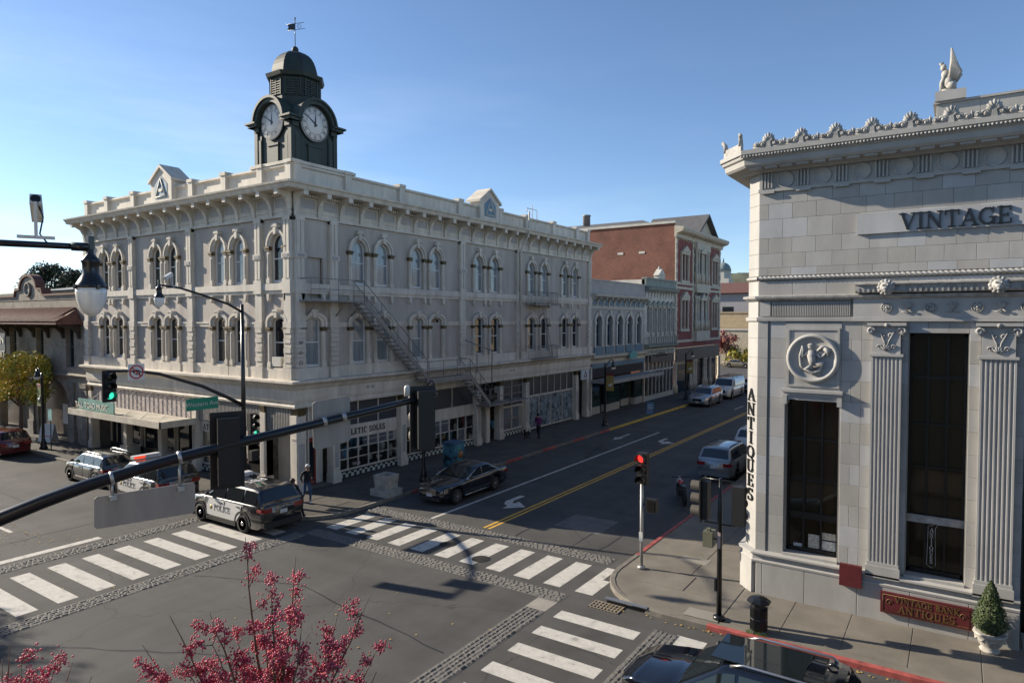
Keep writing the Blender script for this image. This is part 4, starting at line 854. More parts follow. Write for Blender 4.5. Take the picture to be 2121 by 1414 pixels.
for a in ((-1.95,-1.24),(.46,1.2),(3.5,4.2)): pilaster(*a)
# windows
def bwin(u0, u1, z0, z1, nx, zs, y=.42):
    f = MB(FB); f.box(u0, u0+.07, y-.08, y+.04, z0, z1); f.box(u1-.07, u1, y-.08, y+.04, z0, z1); f.box(u0, u1, y-.08, y+.04, z1-.09, z1); f.box(u0, u1, y-.08, y+.04, z0, z0+.12)
    for i in range(1, nx): x = u0+(u1-u0)*i/nx; f.box(x-.03, x+.03, y-.06, y+.03, z0, z1)
    for z, h in zs: f.box(u0, u1, y-.055, y+.03, z-h/2, z+h/2)
    w_ = f.build('window', M_bronze, bank); zl = [z0]+sorted(z for z, h in zs)+[z1]
    for i in range(nx):
        for j in range(len(zl)-1): q = MB(FB); a, b = u0+(u1-u0)*i/nx, u0+(u1-u0)*(i+1)/nx; q.add([(a,y,zl[j]),(b,y,zl[j]),(b,y,zl[j+1]),(a,y,zl[j+1])], [(0,1,2,3)]); q.build('pane', M_bglass, w_)
    q = MB(FB); q.box(u0-.02, u1+.02, -.05, y, z0-.08, z0); q.build('window_sill', STN[1], bank); return w_
w1 = bwin(-4.15, -2.74, 1.48, 5.97, 3, ((2.55,.2),(3.6,.05),(4.8,.05))); w2 = bwin(-1.08, .22, 1.48, 7.93, 3, ((2.95,.2),(4.35,.05),(5.5,.05),(6.75,.08))); bwin(1.5, 3.3, .14, 7.9, 2, ((3.0,.1),(5.5,.08)), y=1.2)
q = MB(FB); q.box(-1.1, .24, .3, .4, 2.85, 3.05); q.build('window_ornament_band', M_carv, w2)
for k, (x, z, w_, h) in enumerate(((-3.55,1.62,.3,.4),(-3.2,1.62,.38,.26),(-3.2,1.92,.42,.2),(-3.95,1.6,.25,.1))): q = MB(FB); q.box(x, x+w_, .385, .395, z, z+h); q.build('window_notice', mat('paper_%d' % (k % 2), ((.5,.47,.4),(.6,.6,.58))[k % 2], .8, var=.3, scale=14), w1)
for i, ch in enumerate('ANTIQUES'): q = MB(FB); letters(q, ch, .1, .385, .395, -.5-GL[ch][0]*.05, 2.62-.122*i, bold=1.1); q.build('window_decal_letter', M_white, w2)
q = MB(FB); q.tube([(-.58,.39,2.78),(-.6,.39,1.72),(-.5,.39,1.66),(-.4,.39,1.7),(-.42,.39,2.72),(-.36,.39,2.82),(-.42,.39,2.86),(-.5,.39,2.78),(-.58,.39,2.78)], .008, 4); q.build('window_decal_scroll', M_white, w2)
# window 1 surround and medallion
q = MB(FB); q.box(-4.2, -2.68, -.1, .01, 6.1, 6.2); q.box(-4.24, -2.64, -.16, .01, 6.2, 6.28); q.box(-4.17, -2.71, -.06, .01, 5.98, 6.1)
for u in (-4.22, -2.78): q.box(u, u+.12, -.12, .3, 5.85, 6.1)
q.build('window_hood', M_st, bank)
q = MB(FB); q.box(-4.17, -2.7, -.02, .01, 6.28, 8.2)
for a in ((-4.12,-4.06,6.42,7.98),(-2.8,-2.74,6.42,7.98),(-4.12,-2.74,6.36,6.42),(-4.12,-2.74,7.98,8.04)): q.box(a[0], a[1], -.05, -.01, a[2], a[3])
q.build('medallion_panel', STN[0], bank)
q = MB(FB); q.lathe([(.68,0),(.7,-.06),(.66,-.11),(.6,-.1),(.57,-.05),(.55,-.03),(0,-.03)], 40, (-3.43,-.02,7.18), 'y'); md = q.build('medallion', STN[1], bank)
q = MB(FB); C_ = (-3.43, -.06, 7.18)
def B_(x, z, r, sx=1, sz=1, y=0): q.ball((C_[0]+x, C_[1]+y, C_[2]+z), r, 8, (sx, .55, sz))
def T_(P, R): q.tube([(C_[0]+x, C_[1]-.02, C_[2]+z) for x, z in P], R, 7)
B_(-.05,.33,.085); B_(-.05,.38,.1,1,.6); T_([(-.04,.24),(-.03,.1),(.0,-.08),(.04,-.2)], [.07,.12,.105,.1]); T_([(-.12,.15),(-.27,.05),(-.25,.25),(-.28,.36)], [.05,.045,.04,.03]); T_([(.07,.16),(.2,.02),(.3,.1),(.37,.2)], [.05,.045,.04,.03])
T_([(.02,-.2),(.28,-.12),(.2,-.34),(-.05,-.42)], [.1,.075,.055,.04]); T_([(0,-.22),(-.18,-.3),(.02,-.4),(.22,-.44)], [.1,.075,.055,.04]); T_([(-.28,.3),(-.33,.05),(-.3,-.2),(-.2,-.36)], [.03,.04,.05,.03]); T_([(.3,.3),(.4,.22),(.4,.08)], [.06,.07,.03]); T_([(.12,.22),(.25,.34),(.38,.3)], [.03,.05,.04])
q.build('medallion_relief', M_carv, md)
# wall plaques
q = MB(FB); q.box(-2.63, -2.08, -.26, -.14, .93, 1.53); q.build('maroon_plaque', M_maroon, bank)
q = MB(FB); q.box(-1.62, .42, -.24, -.16, .42, .98); rs = q.build('maroon_sign', M_maroon, bank)
M_gl = mat('sign_gold', (.17,.1,.035), .5, metal=.3, var=.15)
q = MB(FB); x = letters(q, 'VINTAGE', .15, -.25, -.235, -1.28, .74, sx=.98); q.build('sign_lettering', M_gl, rs); q = MB(FB); letters(q, 'BANK', .15, -.25, -.235, x+.07, .74, sx=.98); q.build('sign_lettering', M_gl, rs); q = MB(FB); letters(q, 'ANTIQUES', .19, -.25, -.235, -1.2, .49, sx=1.02); q.build('sign_lettering', M_gl, rs); q = MB(FB); q.tube([(-1.56,-.245,.92),(.36,-.245,.92),(.36,-.245,.47),(-1.56,-.245,.47),(-1.56,-.245,.92)], .006, 4)
for u in (-1.42, .22): q.tube([(u+.09*cos(t*.7)*(1-t*.08), -.245, .72+.1*sin(t*.7)*(1-t*.08)) for t in range(12)], .01, 4)
q.build('sign_border', M_gl, rs)
# ================================================================ neighbouring buildings
def brickmat(name, c1, c2, sc=5):
    m = bpy.data.materials.new(name); m.use_nodes = True; t = m.node_tree; l = t.links.new; b = t.nodes['Principled BSDF']; b.inputs['Roughness'].default_value = .85
    g_ = t.nodes.new('ShaderNodeNewGeometry'); sx = t.nodes.new('ShaderNodeSeparateXYZ'); ad = t.nodes.new('ShaderNodeMath'); cb = t.nodes.new('ShaderNodeCombineXYZ'); br = t.nodes.new('ShaderNodeTexBrick')
    l(g_.outputs['Position'], sx.inputs[0]); l(sx.outputs[0], ad.inputs[0]); l(sx.outputs[1], ad.inputs[1]); l(ad.outputs[0], cb.inputs[0]); l(sx.outputs[2], cb.inputs[1]); l(cb.outputs[0], br.inputs[0])
    br.inputs['Color1'].default_value = c1+(1,); br.inputs['Color2'].default_value = c2+(1,); br.inputs['Mortar'].default_value = (.2,.16,.13,1); br.inputs['Scale'].default_value = sc
    br.inputs['Mortar Size'].default_value = .012; br.inputs['Row Height'].default_value = .33; br.inputs['Brick Width'].default_value = 1.0
    n = t.nodes.new('ShaderNodeTexNoise'); n.inputs['Scale'].default_value = .5; n.inputs['Detail'].default_value = 6; l(g_.outputs['Position'], n.inputs[0]); mr = t.nodes.new('ShaderNodeMapRange'); mr.inputs[1].default_value = .3; mr.inputs[2].default_value = .7; mr.inputs[3].default_value = .75; mr.inputs[4].default_value = 1.2; l(n.outputs[0], mr.inputs[0])
    vm = t.nodes.new('ShaderNodeVectorMath'); vm.operation = 'SCALE'; l(br.outputs[0], vm.inputs[0]); l(mr.outputs[0], vm.inputs['Scale']); l(vm.outputs[0], b.inputs['Base Color']); return m
M_brick = brickmat('side_brick', (.2,.072,.045), (.13,.05,.035)); M_bpaint = mat('painted_brick_red', (.21,.06,.05), .8, var=.12, scale=1.2)
M_vw = mat('victorian_white', (.5,.485,.43), .7, var=.12, scale=1.5); M_vd = mat('victorian_sage', (.22,.25,.22), .7, var=.15); M_bl = mat('trim_blue', (.10,.17,.22), .6, var=.12); M_buff = mat('trim_buff', (.5,.45,.35), .7, var=.12)
M_bw = mat('slate_grey_wall', (.36,.34,.315), .8, var=.08, scale=1.2); M_navy = mat('window_navy', (.012,.018,.04), .2, var=.1)
def FX(y0): return Fr(-25.75, y0, pi/2)
def panes(F, par, u, hw, z0, z1, rise, y=.22, gm=M_glass, fm=M_sash, k=.06):
    f = MB(F); P = [(u-hw, z0)]+([(u+p, z) for p, z in arch_pts(hw, z1, rise, 8)] if rise > 0 else [(u-hw,z1),(u+hw,z1)])+[(u+hw, z0)]
    c = (z0+z1)/2; Q = [(u+(p-u)*(hw-k)/hw, c+(z-c)*(1-k/(z1-z0))) for p, z in P]; ring(f, P, Q, y-.06, y); f.box(u-hw, u+hw, y-.07, y, z0, z0+.08); f.box(u-hw, u+hw, y-.05, y, (z0+z1)/2-.03, (z0+z1)/2+.03)
    w_ = f.build('window', fm, par); q = MB(F); q.add([(p, y-.01, z) for p, z in P], [tuple(range(len(P)))]); q.build('pane', gm, w_); return w_
def brk(F, par, us, z0, z1, o_, wd, m, name='bracket'):
    h = z1-z0; b = MB(); b.ext([(0,0),(-.06*o_/.5,0),(-.2*o_,h*.4),(-.45*o_,h*.72),(-o_,h*.86),(-o_,h),(0,h)], -wd/2, wd/2, 'x'); me = b.mesh(name, m); rz = atan2(F[1][0], F[0][0]); p0 = WM[par.name].translation
    for u in us: w_ = F @ Vector((u, 0, z0)); put(name, me, par, w_-p0, rz)
def rail(F, u0, u1, prof): q = MB(F); q.ext([(-o_, z) for o_, z in prof], u0, u1, 'x'); return q
# --- slate blue two-storey with five arched windows
b2 = thing('arched_shop_building', 'low two storey shop building with five narrow blue arched windows', 'building', (-25.75, 50.12, 0)); F = FX(50.12); W2 = 11.7
C5 = [1.6+2.16*i for i in range(5)]
q = MB(F); wall(q, 0, W2, 5.2, 11.3, [(u-.52, u+.52, 5.95, 8.05, .5) for u in C5], .3); q.box(0, W2, .01, 18, 10.6, 10.9); q.box(0, W2, .3, .35, 5.2, 11); q.build('wall', M_bw, b2)
for u in C5:
    panes(F, b2, u, .52, 5.95, 8.05, .5, .28, M_navy, M_bl)
    q = MB(F); ring(q, arch_pts(.86, 8.05, .85, 12), arch_pts(.56, 8.05, .54, 12), -.12, .01); q.ext([(-.1,8.75),(.1,8.75),(.16,9.1),(-.16,9.1)], -.2, 0, 'y'); q.v = q.v
    s_ = MB(F); ring(s_, [(u+a, z) for a, z in arch_pts(.86, 8.05, .85, 12)], [(u+a, z) for a, z in arch_pts(.56, 8.05, .54, 12)], -.12, .01); s_.ext([(u-.1,8.6),(u+.1,8.6),(u+.17,9.02),(u-.17,9.02)], -.2, 0, 'y')
    for e in (-.68, .68): s_.box(u+e-.13, u+e+.13, -.1, .01, 5.9, 7.85); s_.box(u+e-.17, u+e+.17, -.16, .01, 7.85, 8.06)
    s_.build('window_surround', M_vw, b2); s_ = MB(F); s_.box(u-.85, u+.85, -.1, .01, 5.22, 5.88); s_.build('window_apron', M_bl, b2)
q = rail(F, 0, W2, [(0,10.1),(.1,10.1),(.6,10.2),(.66,10.3),(.7,10.42),(0,10.48)]); q.build('cornice', M_vw, b2); q = rail(F, 0, W2, [(0,9.2),(.1,9.2),(.1,9.34),(0,9.36)]); q.build('frieze_moulding', M_vw, b2)
brk(F, b2, [.15+1.14*i for i in range(11)], 9.36, 10.14, .5, .18, M_vw)
for i in range(10): q = MB(F); q.box(.32+1.14*i, 1.12+1.14*i, -.05, .01, 9.5, 9.95); q.build('frieze_panel', M_bl, b2)
q = MB(F); q.box(0, W2, -.05, .3, 10.48, 11.62); q.box(0, W2, -.12, .34, 11.55, 11.68); q.build('parapet', M_bw, b2)
rail(F, 0, W2, [(0,4.5),(.1,4.5),(.12,4.75),(.35,4.95),(.45,5.0),(.45,5.16),(0,5.22)]).build('shopfront_cornice', M_buff, b2); q = MB(F); q.box(.2, W2-.2, -.14, .05, 4.1, 4.5); q.build('fascia', M_bl, b2)
q = MB(F); q.box(0, W2, 0, .06, 3.3, 4.1)
for i in range(56): q.box(.2+.2*i, .28+.2*i, -.05, 0, 3.35, 4.05)
q.build('transom', M_tr, b2)
q = MB(F); q.box(.1, W2+.3, -1.9, .02, 2.95, 3.12); q.box(.08, W2+.32, -1.95, -1.88, 2.9, 3.2); q.box(.08, .13, -1.9, 0, 2.9, 3.2); q.build('canopy', mat('canopy_grey', (.3,.3,.29), .6, var=.15), b2)
for a, b, y in ((.3, 2.2, .1), (3.2, 6.0, .0), (7.4, 9.2, .5), (9.4, 11.3, .0)):
    q = MB(F); q.box(a, b, y, y+.5, .12, .75); rs = q.build('tiled_riser', M_vw, b2); t_ = MB(F)
    for i in range(int((b-a)/.25)+1): t_.box(a+.25*i, a+.25*i+.02, y-.012, y-.002, .14, .73)
    for i in range(3): t_.box(a, b, y-.013, y-.003, .3+.18*i, .32+.18*i)
    t_.build('tile_joint', M_dsash, rs); q = MB(F); q.box(a, b, y+.03, y+.45, .75, 2.9); q.build('shop_pane', mat('shop_glass_teal', (.02,.04,.04), .05, var=0), b2); 
    for e in (a, b): q = MB(F); q.box(e-.03, e+.03, y, y+.06, .75, 2.95); q.build('shop_frame', M_dsash, b2)
q = MB(F); q.box(0, W2, 1.4, 1.5, .1, 4.2); q.build('shop_interior', MATS['shop_interior_dark'], b2)
for u in (.05, W2-.25): q = MB(F); q.box(u, u+.25, -.1, .3, .12, 4.3); q.build('shop_column', M_vw, b2)
q = MB(F); q.box(7.0, 8.6, -.6, -.5, 4.65, 5.15); q.ext(arc(7.8, 5.15, .5, .25, 0, 180, 8), -.6, -.5, 'y'); q.build('teal_sign', mat('sign_teal', (.07,.3,.3), .5, var=.08), b2)
# --- white two-storey Victorian
b3 = thing('victorian_shop_building', 'ornate white Victorian shop building with tall narrow windows and small pediment', 'building', (-25.75, 61.85, 0)); F = FX(61.85); W3 = 8.35
q = MB(F); CW_ = [1.0+1.27*i for i in range(6)]
wall(q, 0, W3, 5.6, 12.0, [(u-.36, u+.36, 6.95, 9.3, .3) for u in CW_], .25); q.box(0, W3, .01, 16, 11.4, 11.7); q.box(0, .05, .01, 14, 5, 12.2); q.build('wall', M_vw, b3)
for i, u in enumerate(CW_):
    panes(F, b3, u, .36, 6.95, 9.3, .3, .24)
    s_ = MB(F); s_.lathe([(.13,6.6),(.1,6.9),(.1,9.2),(.17,9.45)], 8, (u+.63,-.14,0)); s_.build('column', M_vw, b3)
    s_ = MB(F); s_.ext([(u-.6,9.75),(u,10.15),(u+.6,9.75),(u+.6,9.65),(u-.6,9.65)], -.2, .01, 'y'); s_.build('window_pediment', M_vd, b3)
rail(F, 0, W3, [(0,11.0),(.15,11.0),(.55,11.2),(.65,11.45),(0,11.55)]).build('cornice', M_vd, b3); brk(F, b3, [.2+.795*i for i in range(11)], 10.45, 11.2, .45, .16, M_vw)
q = MB(F); q.box(0, W3, -.15, .3, 11.55, 12.3); q.box(0, W3, -.25, .35, 12.25, 12.42); q.build('parapet', M_vd, b3)
q = MB(F); c = W3*.45; q.box(c-.9, c+.9, -.3, .2, 12.4, 12.75); q.ext([(c-1.0,12.75),(c,13.45),(c+1.0,12.75)], -.35, .25, 'y'); q.lathe([(.1,13.4),(.14,13.5),(.02,13.75)], 8, (c,0,0)); q.build('roof_pediment', M_vw, b3)
rail(F, 0, W3, [(0,5.3),(.1,5.3),(.5,5.5),(.55,5.7),(0,5.8)]).build('ledge', M_vd, b3); q = MB(F)
for i in range(13): q.box(.2+.64*i, .3+.64*i, -.45, -.38, 5.75, 6.45)
q.box(0, W3, -.46, -.37, 6.45, 6.53); q.build('balcony_rail', M_vd, b3)
q = MB(F); q.box(0, W3, -.08, .02, 4.7, 5.3); q.build('fascia', M_buff, b3)
for i in range(7): q = MB(F); q.box(.4+1.1*i, 1.3+1.1*i, -.11, -.08, 4.82, 5.16); q.build('fascia_panel', M_vd, b3)
q = MB(F); q.box(1.2, 7.2, -.2, -.1, 3.9, 4.6); q.ext(arc(4.2, 4.5, 1.6, .35, 0, 180, 10), -.2, -.1, 'y'); q.build('shop_sign', mat('sign_dark_brown', (.05,.04,.03), .5, var=.1), b3)
q = MB(F); q.box(0, W3, .1, .14, .1, 4.7); q.build('shop_pane', mat('shop_glass_dim', (.04,.042,.04), .08, var=.3, scale=3), b3); q = MB(F)
for i in range(9): q.box(.1+1.0*i, .2+1.0*i, 0, .1, .1, 4.7)
q.box(0, W3, 0, .1, .1, .6); q.box(0, W3, 0, .1, 3.0, 3.15); q.build('shop_frame', M_vw, b3)
# --- three-storey red brick Victorian with gable
b4 = thing('red_brick_building', 'tall red brick Victorian building with cream trim, gable and columns', 'building', (-25.75, 70.25, 0)); F = FX(70.25); W4 = 16.3
c = W4/2+.3; U4 = [2.9, 13.9]
ops = [(u+e-.42, u+e+.42, z0, z1, .35) for u in U4 for e in (-.55, .55) for z0, z1 in ((7.4, 10.1), (12.8, 15.2))]
q = MB(F); wall(q, 0, W4, 5.6, 18.0, ops, .3); q.build('front_wall', M_bpaint, b4)
q = MB(); q.add([(-25.76,70.25,.1),(-48,70.25,.1),(-48,70.25,18.7),(-25.76,70.25,18.7)], [(0,1,2,3)]); q.build('brick_side_wall', M_brick, b4)
q = MB(); q.box(-48, -25.9, 70.4, 86.5, 17.4, 18.3); q.box(-48, -25.7, 70.1, 70.45, 18.7, 18.95); q.build('parapet_coping', M_vw, b4)
q = MB(); q.add([(-48,70.6,18.5),(-27.6,70.6,18.5),(-27.6,86.4,18.5),(-48,86.4,18.5),(-48,78.5,20.6),(-33,78.5,20.6)], [(0,1,5,4),(1,2,5),(2,3,4,5),(3,0,4)]); q.build('hip_roof', mat('slate_roof', (.1,.1,.105), .9, var=.15), b4)
q = MB(); q.lathe([(.45,19.8),(.45,20.9),(.52,20.95),(.52,21.1)], 12, (-38.5,74,0)); q.build('roof_vent', M_steel, b4)
for x in (-32.2, -29.6): q = MB(); q.box(x-.35, x+.35, 70.2, 70.26, 15.6, 15.85); q.build('wall_vent', M_vw, b4)
for u in U4:
    for e in (-.55, .55):
        for z0, z1 in ((7.4, 10.1), (12.8, 15.2)): panes(F, b4, u+e, .42, z0, z1, .35, .26, M_cglass if e < 0 else M_glass)
    for z0, z1 in ((7.2, 10.9), (12.6, 16.0)):
        s_ = MB(F); s_.box(u-1.25, u-1.0, -.18, .01, z0, z1-.5); s_.box(u-.08, u+.08, -.18, .01, z0, z1-.5); s_.box(u+1.0, u+1.25, -.18, .01, z0, z1-.5); s_.box(u-1.4, u+1.4, -.22, .01, z0-.3, z0); s_.box(u-1.35, u+1.35, -.25, .01, z1-.5, z1-.2); s_.ext([(u-1.35,z1-.2),(u,z1+.5),(u+1.35,z1-.2)], -.35, .01, 'y'); s_.build('window_surround', M_buff, b4)
s_ = MB(F)
for z in (5.7, 11.6, 12.1): s_.box(0, W4, -.16, .01, z, z+.28)
for u in (.25, W4-.25, c-2.75, c+2.75):
    for z in range(22): s_.box(u-.25, u+.25, -.1 if z % 2 else -.14, .01, 5.9+.53*z, 6.4+.53*z)
s_.build('stone_trim', M_buff, b4)
q = MB(F); q.box(c-2.5, c+2.5, -.5, .01, 5.7, 6.9); ce = q.build('centre_bay', M_buff, b4)
for z0, z1 in ((11.4,12.4),(16.4,17.2)): q = MB(F); q.box(c-2.5, c+2.5, -.5, .01, z0, z1); q.build('bay_entablature', M_buff, ce)
q = MB(F); q.box(c-2.4, c+2.4, -.04, .02, 6.9, 16.4); q.build('bay_recess', M_dsash, ce)
for z0 in (6.9, 12.4):
    for e in (-2.2, -1.4, -.25, .25, 1.4, 2.2): q = MB(F); q.lathe([(.24,z0),(.24,z0+1.2),(.17,z0+1.25),(.16,z0+3.5),(.25,z0+3.9),(.25,z0+4.1)], 8, (c+e,-.28,0)); q.build('column', M_buff, ce)
    for e in (-.85, .85): q = MB(F); q.box(c+e-.38, c+e+.38, -.1, -.05, z0+.3, z0+3.2); q.build('window', M_glass, ce)
    q = MB(F); q.ext([(c-1.3,z0+3.6),(c,z0+4.4),(c+1.3,z0+3.6)], -.55, 0, 'y'); q.build('bay_pediment', M_buff, ce)
rail(F, -.3, W4+.5, [(0,17.2),(.2,17.2),(.3,17.6),(.9,17.8),(1.05,18.05),(1.05,18.25),(0,18.4)]).build('cornice', M_buff, b4); brk(F, b4, [.2+.8*i for i in range(21)], 17.0, 17.8, .75, .22, M_buff)
q = MB(F); q.ext([(c-3,18.3),(c,20.3),(c+3,18.3)], -.5, 2.5, 'y'); q.build('gable', M_buff, b4); q = MB(F); q.ext([(c-3.5,18.25),(c,20.65),(c+3.5,18.25),(c+3.2,18.2),(c,20.35),(c-3.2,18.2)], -1.1, 6, 'y'); q.build('gable_roof', MATS['slate_roof'], b4)
q = MB(F); q.box(0, W4, -.1, .02, 5.1, 5.7); q.build('fascia', M_bpaint, b4); q = MB(F); q.box(.3, W4-.3, -.12, .02, 3.6, 5.05); q.build('shop_sign_band', mat('sign_charcoal', (.03,.03,.032), .5, var=.1), b4)
q = MB(F); q.box(.5, W4-.5, .15, .2, .1, 3.7); q.build('shop_pane', M_glass, b4)
for u in (.2, 5.2, c-2.3, c-1.6, c+1.6, c+2.3, 12.4, W4-.2): q = MB(F); q.lathe([(.28,.1),(.28,1.0),(.2,1.1),(.18,3.4),(.27,3.6)], 8, (u,-.05,0)); q.build('shop_column', M_buff, b4)
# --- stucco arcade building left of the lodge
M_stu = mat('rough_stucco', (.30,.265,.215), .95, var=.2, scale=1.5, bump=.8, bscale=9); M_tile = mat('red_roof_tile', (.14,.062,.045), .8, var=.3, scale=4); M_ston = mat('stucco_stone_base', (.22,.2,.175), .95, var=.25, scale=2, bump=.6, bscale=8)
b1 = thing('mission_arcade_building', 'weathered stucco arcade building with red tile awning left of the lodge', 'building', (-46.1, 20.4, 0)); F = Fr(-46.1, 20.4, 0)
opw = [(-3.6-4.55*i, -2.4-4.55*i, 5.1, 7.8, 0) for i in range(5)]; opa = [(-8.1,-3.2,.12,2.2,2.0), (-14.8,-9.6,.12,2.2,2.0), (-22,-16.5,.12,2.2,2.0)]
q = MB(F); wall(q, -24, 0, .1, 9.6, opw+opa, .5); q.box(-24, 0, .51, 22, 9.3, 9.5); q.box(-24, -.02, 3.2, 3.3, .1, 9); q.box(-.3, -.012, .02, 20, .1, 9.4)
q.ext([(-24,9.55),(-24,9.9),(-11.6,9.9),(-11.4,10.3),(-10.6,10.35)]+arc(-9.2, 10.35, 1.35, .95, 180, 0, 12)+[(-7.8,10.35),(-7.0,10.3),(-6.8,9.9),(0,9.9),(0,9.55)], .0, .45, 'y'); q.build('wall', M_stu, b1)
q = MB(F); q.ext([(-24,9.9),(-11.5,9.9),(-11.3,10.32),(-10.6,10.37)]+arc(-9.2, 10.37, 1.35, .97, 180, 0, 12)+[(-7.8,10.37),(-7.1,10.32),(-6.9,9.9),(0,9.9),(0,10.02),(-6.75,10.02),(-6.95,10.45),(-7.8,10.5)]+arc(-9.2, 10.5, 1.47, 1.0, 0, 180, 12)+[(-10.6,10.5),(-11.4,10.45),(-11.6,10.02),(-24,10.02)], -.12, .5, 'y'); q.build('gable_coping', M_tile, b1)
q = MB(F); q.lathe([(.5,0),(.55,-.1),(.4,-.14),(.36,-.03),(0,-.06)], 16, (-9.2,0,10.4), 'y'); q.build('cartouche', M_ston, b1)
q = MB(F); q.add([(-24,-1.6,8.05),(-1.0,-1.6,8.05),(-1.9,.02,9.0),(-24,.02,9.0),(-24,-1.6,7.95),(-1.0,-1.6,7.95),(-1.0,.02,7.95),(-24,.02,7.95)], [(0,1,2,3),(4,5,6,7),(0,1,5,4),(1,6,2),(1,5,6)])
for i in range(96): x = -23.9+.24*i; q.tube([(x,-1.62,8.1),(x,.0,9.05)] if x < -2 else [(x,-1.62,8.1),(x,-.9,8.5)], .06, 5)
q.build('tile_awning', M_tile, b1); brk(F, b1, [-1.5-2.27*i for i in range(10)], 7.0, 7.95, 1.2, .16, mat('dark_timber', (.06,.045,.035), .8, var=.2))
for (a, b, z0, z1, r) in opw: panes(F, b1, (a+b)/2, (b-a)/2, z0, z1, 0, .35, M_glass, mat('sash_teal', (.08,.1,.1), .6, var=.1))
rail(F, -24, 0, [(0,4.4),(.15,4.45),(.25,4.6),(0,4.7)]).build('ledge', M_stu, b1)
for u in (-.9, -2.7, -8.9, -15.6): q = MB(F); q.box(u-.45, u+.45, -.2, .1, .1, 1.1); q.box(u-.35, u+.35, -.12, .1, 1.1, 3.8); q.box(u-.42, u+.42, -.18, .1, 3.8, 4.1); q.build('pier', M_ston, b1)
q = MB(F); q.box(-11.6, -9.8, -1.3, -1.22, 5.3, 7.3); vs = q.build('projecting_sign', mat('sign_slate', (.07,.08,.09), .6, var=.15), b1)
for tx, z in (('LAN', 6.55), ('MART', 5.6)): me = sans(tx, .8 if tx == 'LAN' else .66, .01); me.materials.append(MATS['sign_cream']); put('sign_lettering', me, vs, (-10.7, -1.32, z))
for x, m_ in ((-5.0, mat('poster_pink', (.55,.12,.32), .6, var=.2)), (-6.3, mat('poster_white', (.6,.58,.58), .6, var=.2, scale=6))): q = MB(F); q.box(x-.4, x+.4, 1.0, 1.04, .9, 2.3); q.build('window_poster', m_, b1)
q = MB(F); q.box(-24, -.4, 1.1, 1.15, .1, 4.4); q.build('shopfront', mat('shop_dim_brown', (.09,.07,.06), .4, var=.4, scale=1.5), b1)
# --- buildings behind on the left
def plain(name, label, x0, x1, y0, y1, z, m, roof=None, wins=0):
    t_ = thing(name, label, 'building', ((x0+x1)/2, (y0+y1)/2, 0)); q = MB(); q.box(x0, x1, y0, y1, 0, z); q.build('wall', m, t_)
    q = MB(); q.box(x0-.15, x1+.15, y0-.15, y1+.15, z, z+.25); q.build('roof_coping', roof or M_vw, t_)
    for k in range(wins):
        for fl_ in range(max(1, int(z//4))):
            w_ = (x1-x0)/wins; x = x0+w_*(k+.5); q = MB(); q.box(x-w_*.2, x+w_*.2, y0-.04, y0+.02, 1.3+fl_*4, 3.2+fl_*4); q.build('window', M_glass, t_)
            q = MB(); w2 = (y1-y0)/wins; y = y0+w2*(k+.5); q.box(x0-.04, x0+.02, y-w2*.2, y+w2*.2, 1.3+fl_*4, 3.2+fl_*4); q.box(x1-.02, x1+.04, y-w2*.2, y+w2*.2, 1.3+fl_*4, 3.2+fl_*4); q.build('window', M_glass, t_)
    return t_
M_tan = mat('tan_stucco', (.40,.31,.19), .85, var=.1); M_cream = mat('cream_stucco', (.5,.44,.33), .85, var=.1); M_lav = mat('grey_stucco', (.33,.31,.32), .85, var=.08)
t_ = plain('tan_building', 'flat tan building rising behind the stucco arcade building', -118, -60, 44, 70, 12.2, M_tan, M_roof)
q = MB(); q.add([(-118.5,43.5,12.45),(-59.5,43.5,12.45),(-63,57,14.6),(-114,57,14.6),(-118.5,70.5,12.45),(-59.5,70.5,12.45)], [(0,1,2,3),(3,2,5,4),(1,5,2),(0,3,4)]); q.build('low_roof', mat('blue_grey_roof', (.17,.19,.2), .8, var=.1), t_)
for x, y in ((-108, 50), (-92, 47), (-84, 48)): q = MB(); q.lathe([(1.6,13.2),(1.6,13.5),(.2,14.6)], 8, (x, y, 0), smooth=False); q.build('roof_ventilator', M_vw, t_)
q = MB(); q.tube([(-98,48,13),(-98,48,17.6)], .05, 5); q.tube([(-101,48,17.4),(-95,48,17.4)], .04, 5)
for i in range(7): x = -100.6+.9*i; q.tube([(x,47.2,17.4),(x,48.8,17.4)], .025, 4)
q.build('roof_aerial', M_steel, t_)
# --- far end of the street
plain('tan_warehouse', 'flat tan building with cream base at far end of street', -52, -30, 128, 150, 9.4, M_tan, M_tan); plain('cream_shop', 'low cream shop in front of the tan building at street end', -50, -31.5, 124, 127.5, 6.2, M_cream, M_vw)
t_ = plain('grey_hall', 'grey hall with red tile roof far beyond the street end', -68, -36, 160, 185, 14.2, M_lav, M_tile, 5); q = MB(); q.add([(-69,159,14.4),(-35,159,14.4),(-35,186,14.4),(-69,186,14.4),(-66,172,17.5),(-38,172,17.5)], [(0,1,5,4),(1,2,5),(2,3,4,5),(3,0,4)]); q.build('tile_roof', M_tile, t_)
plain('blue_awning_shop', 'low shop with blue awning across the far side street', -32, -22, 126, 138, 5.0, M_lav, mat('awning_blue', (.05,.12,.3), .6, var=.1), 3)
ch = thing('church_tower', 'distant pale church tower with grey dome behind the brick building', 'tower', (-67.4, 230, 0)); q = MB(); q.box(-70, -64.8, 228, 233, 0, 22); q.lathe([(2.6,22),(2.6,24.6),(2.9,24.7)], 8, (-67.4,230.5,0), smooth=False, ph=pi/8)
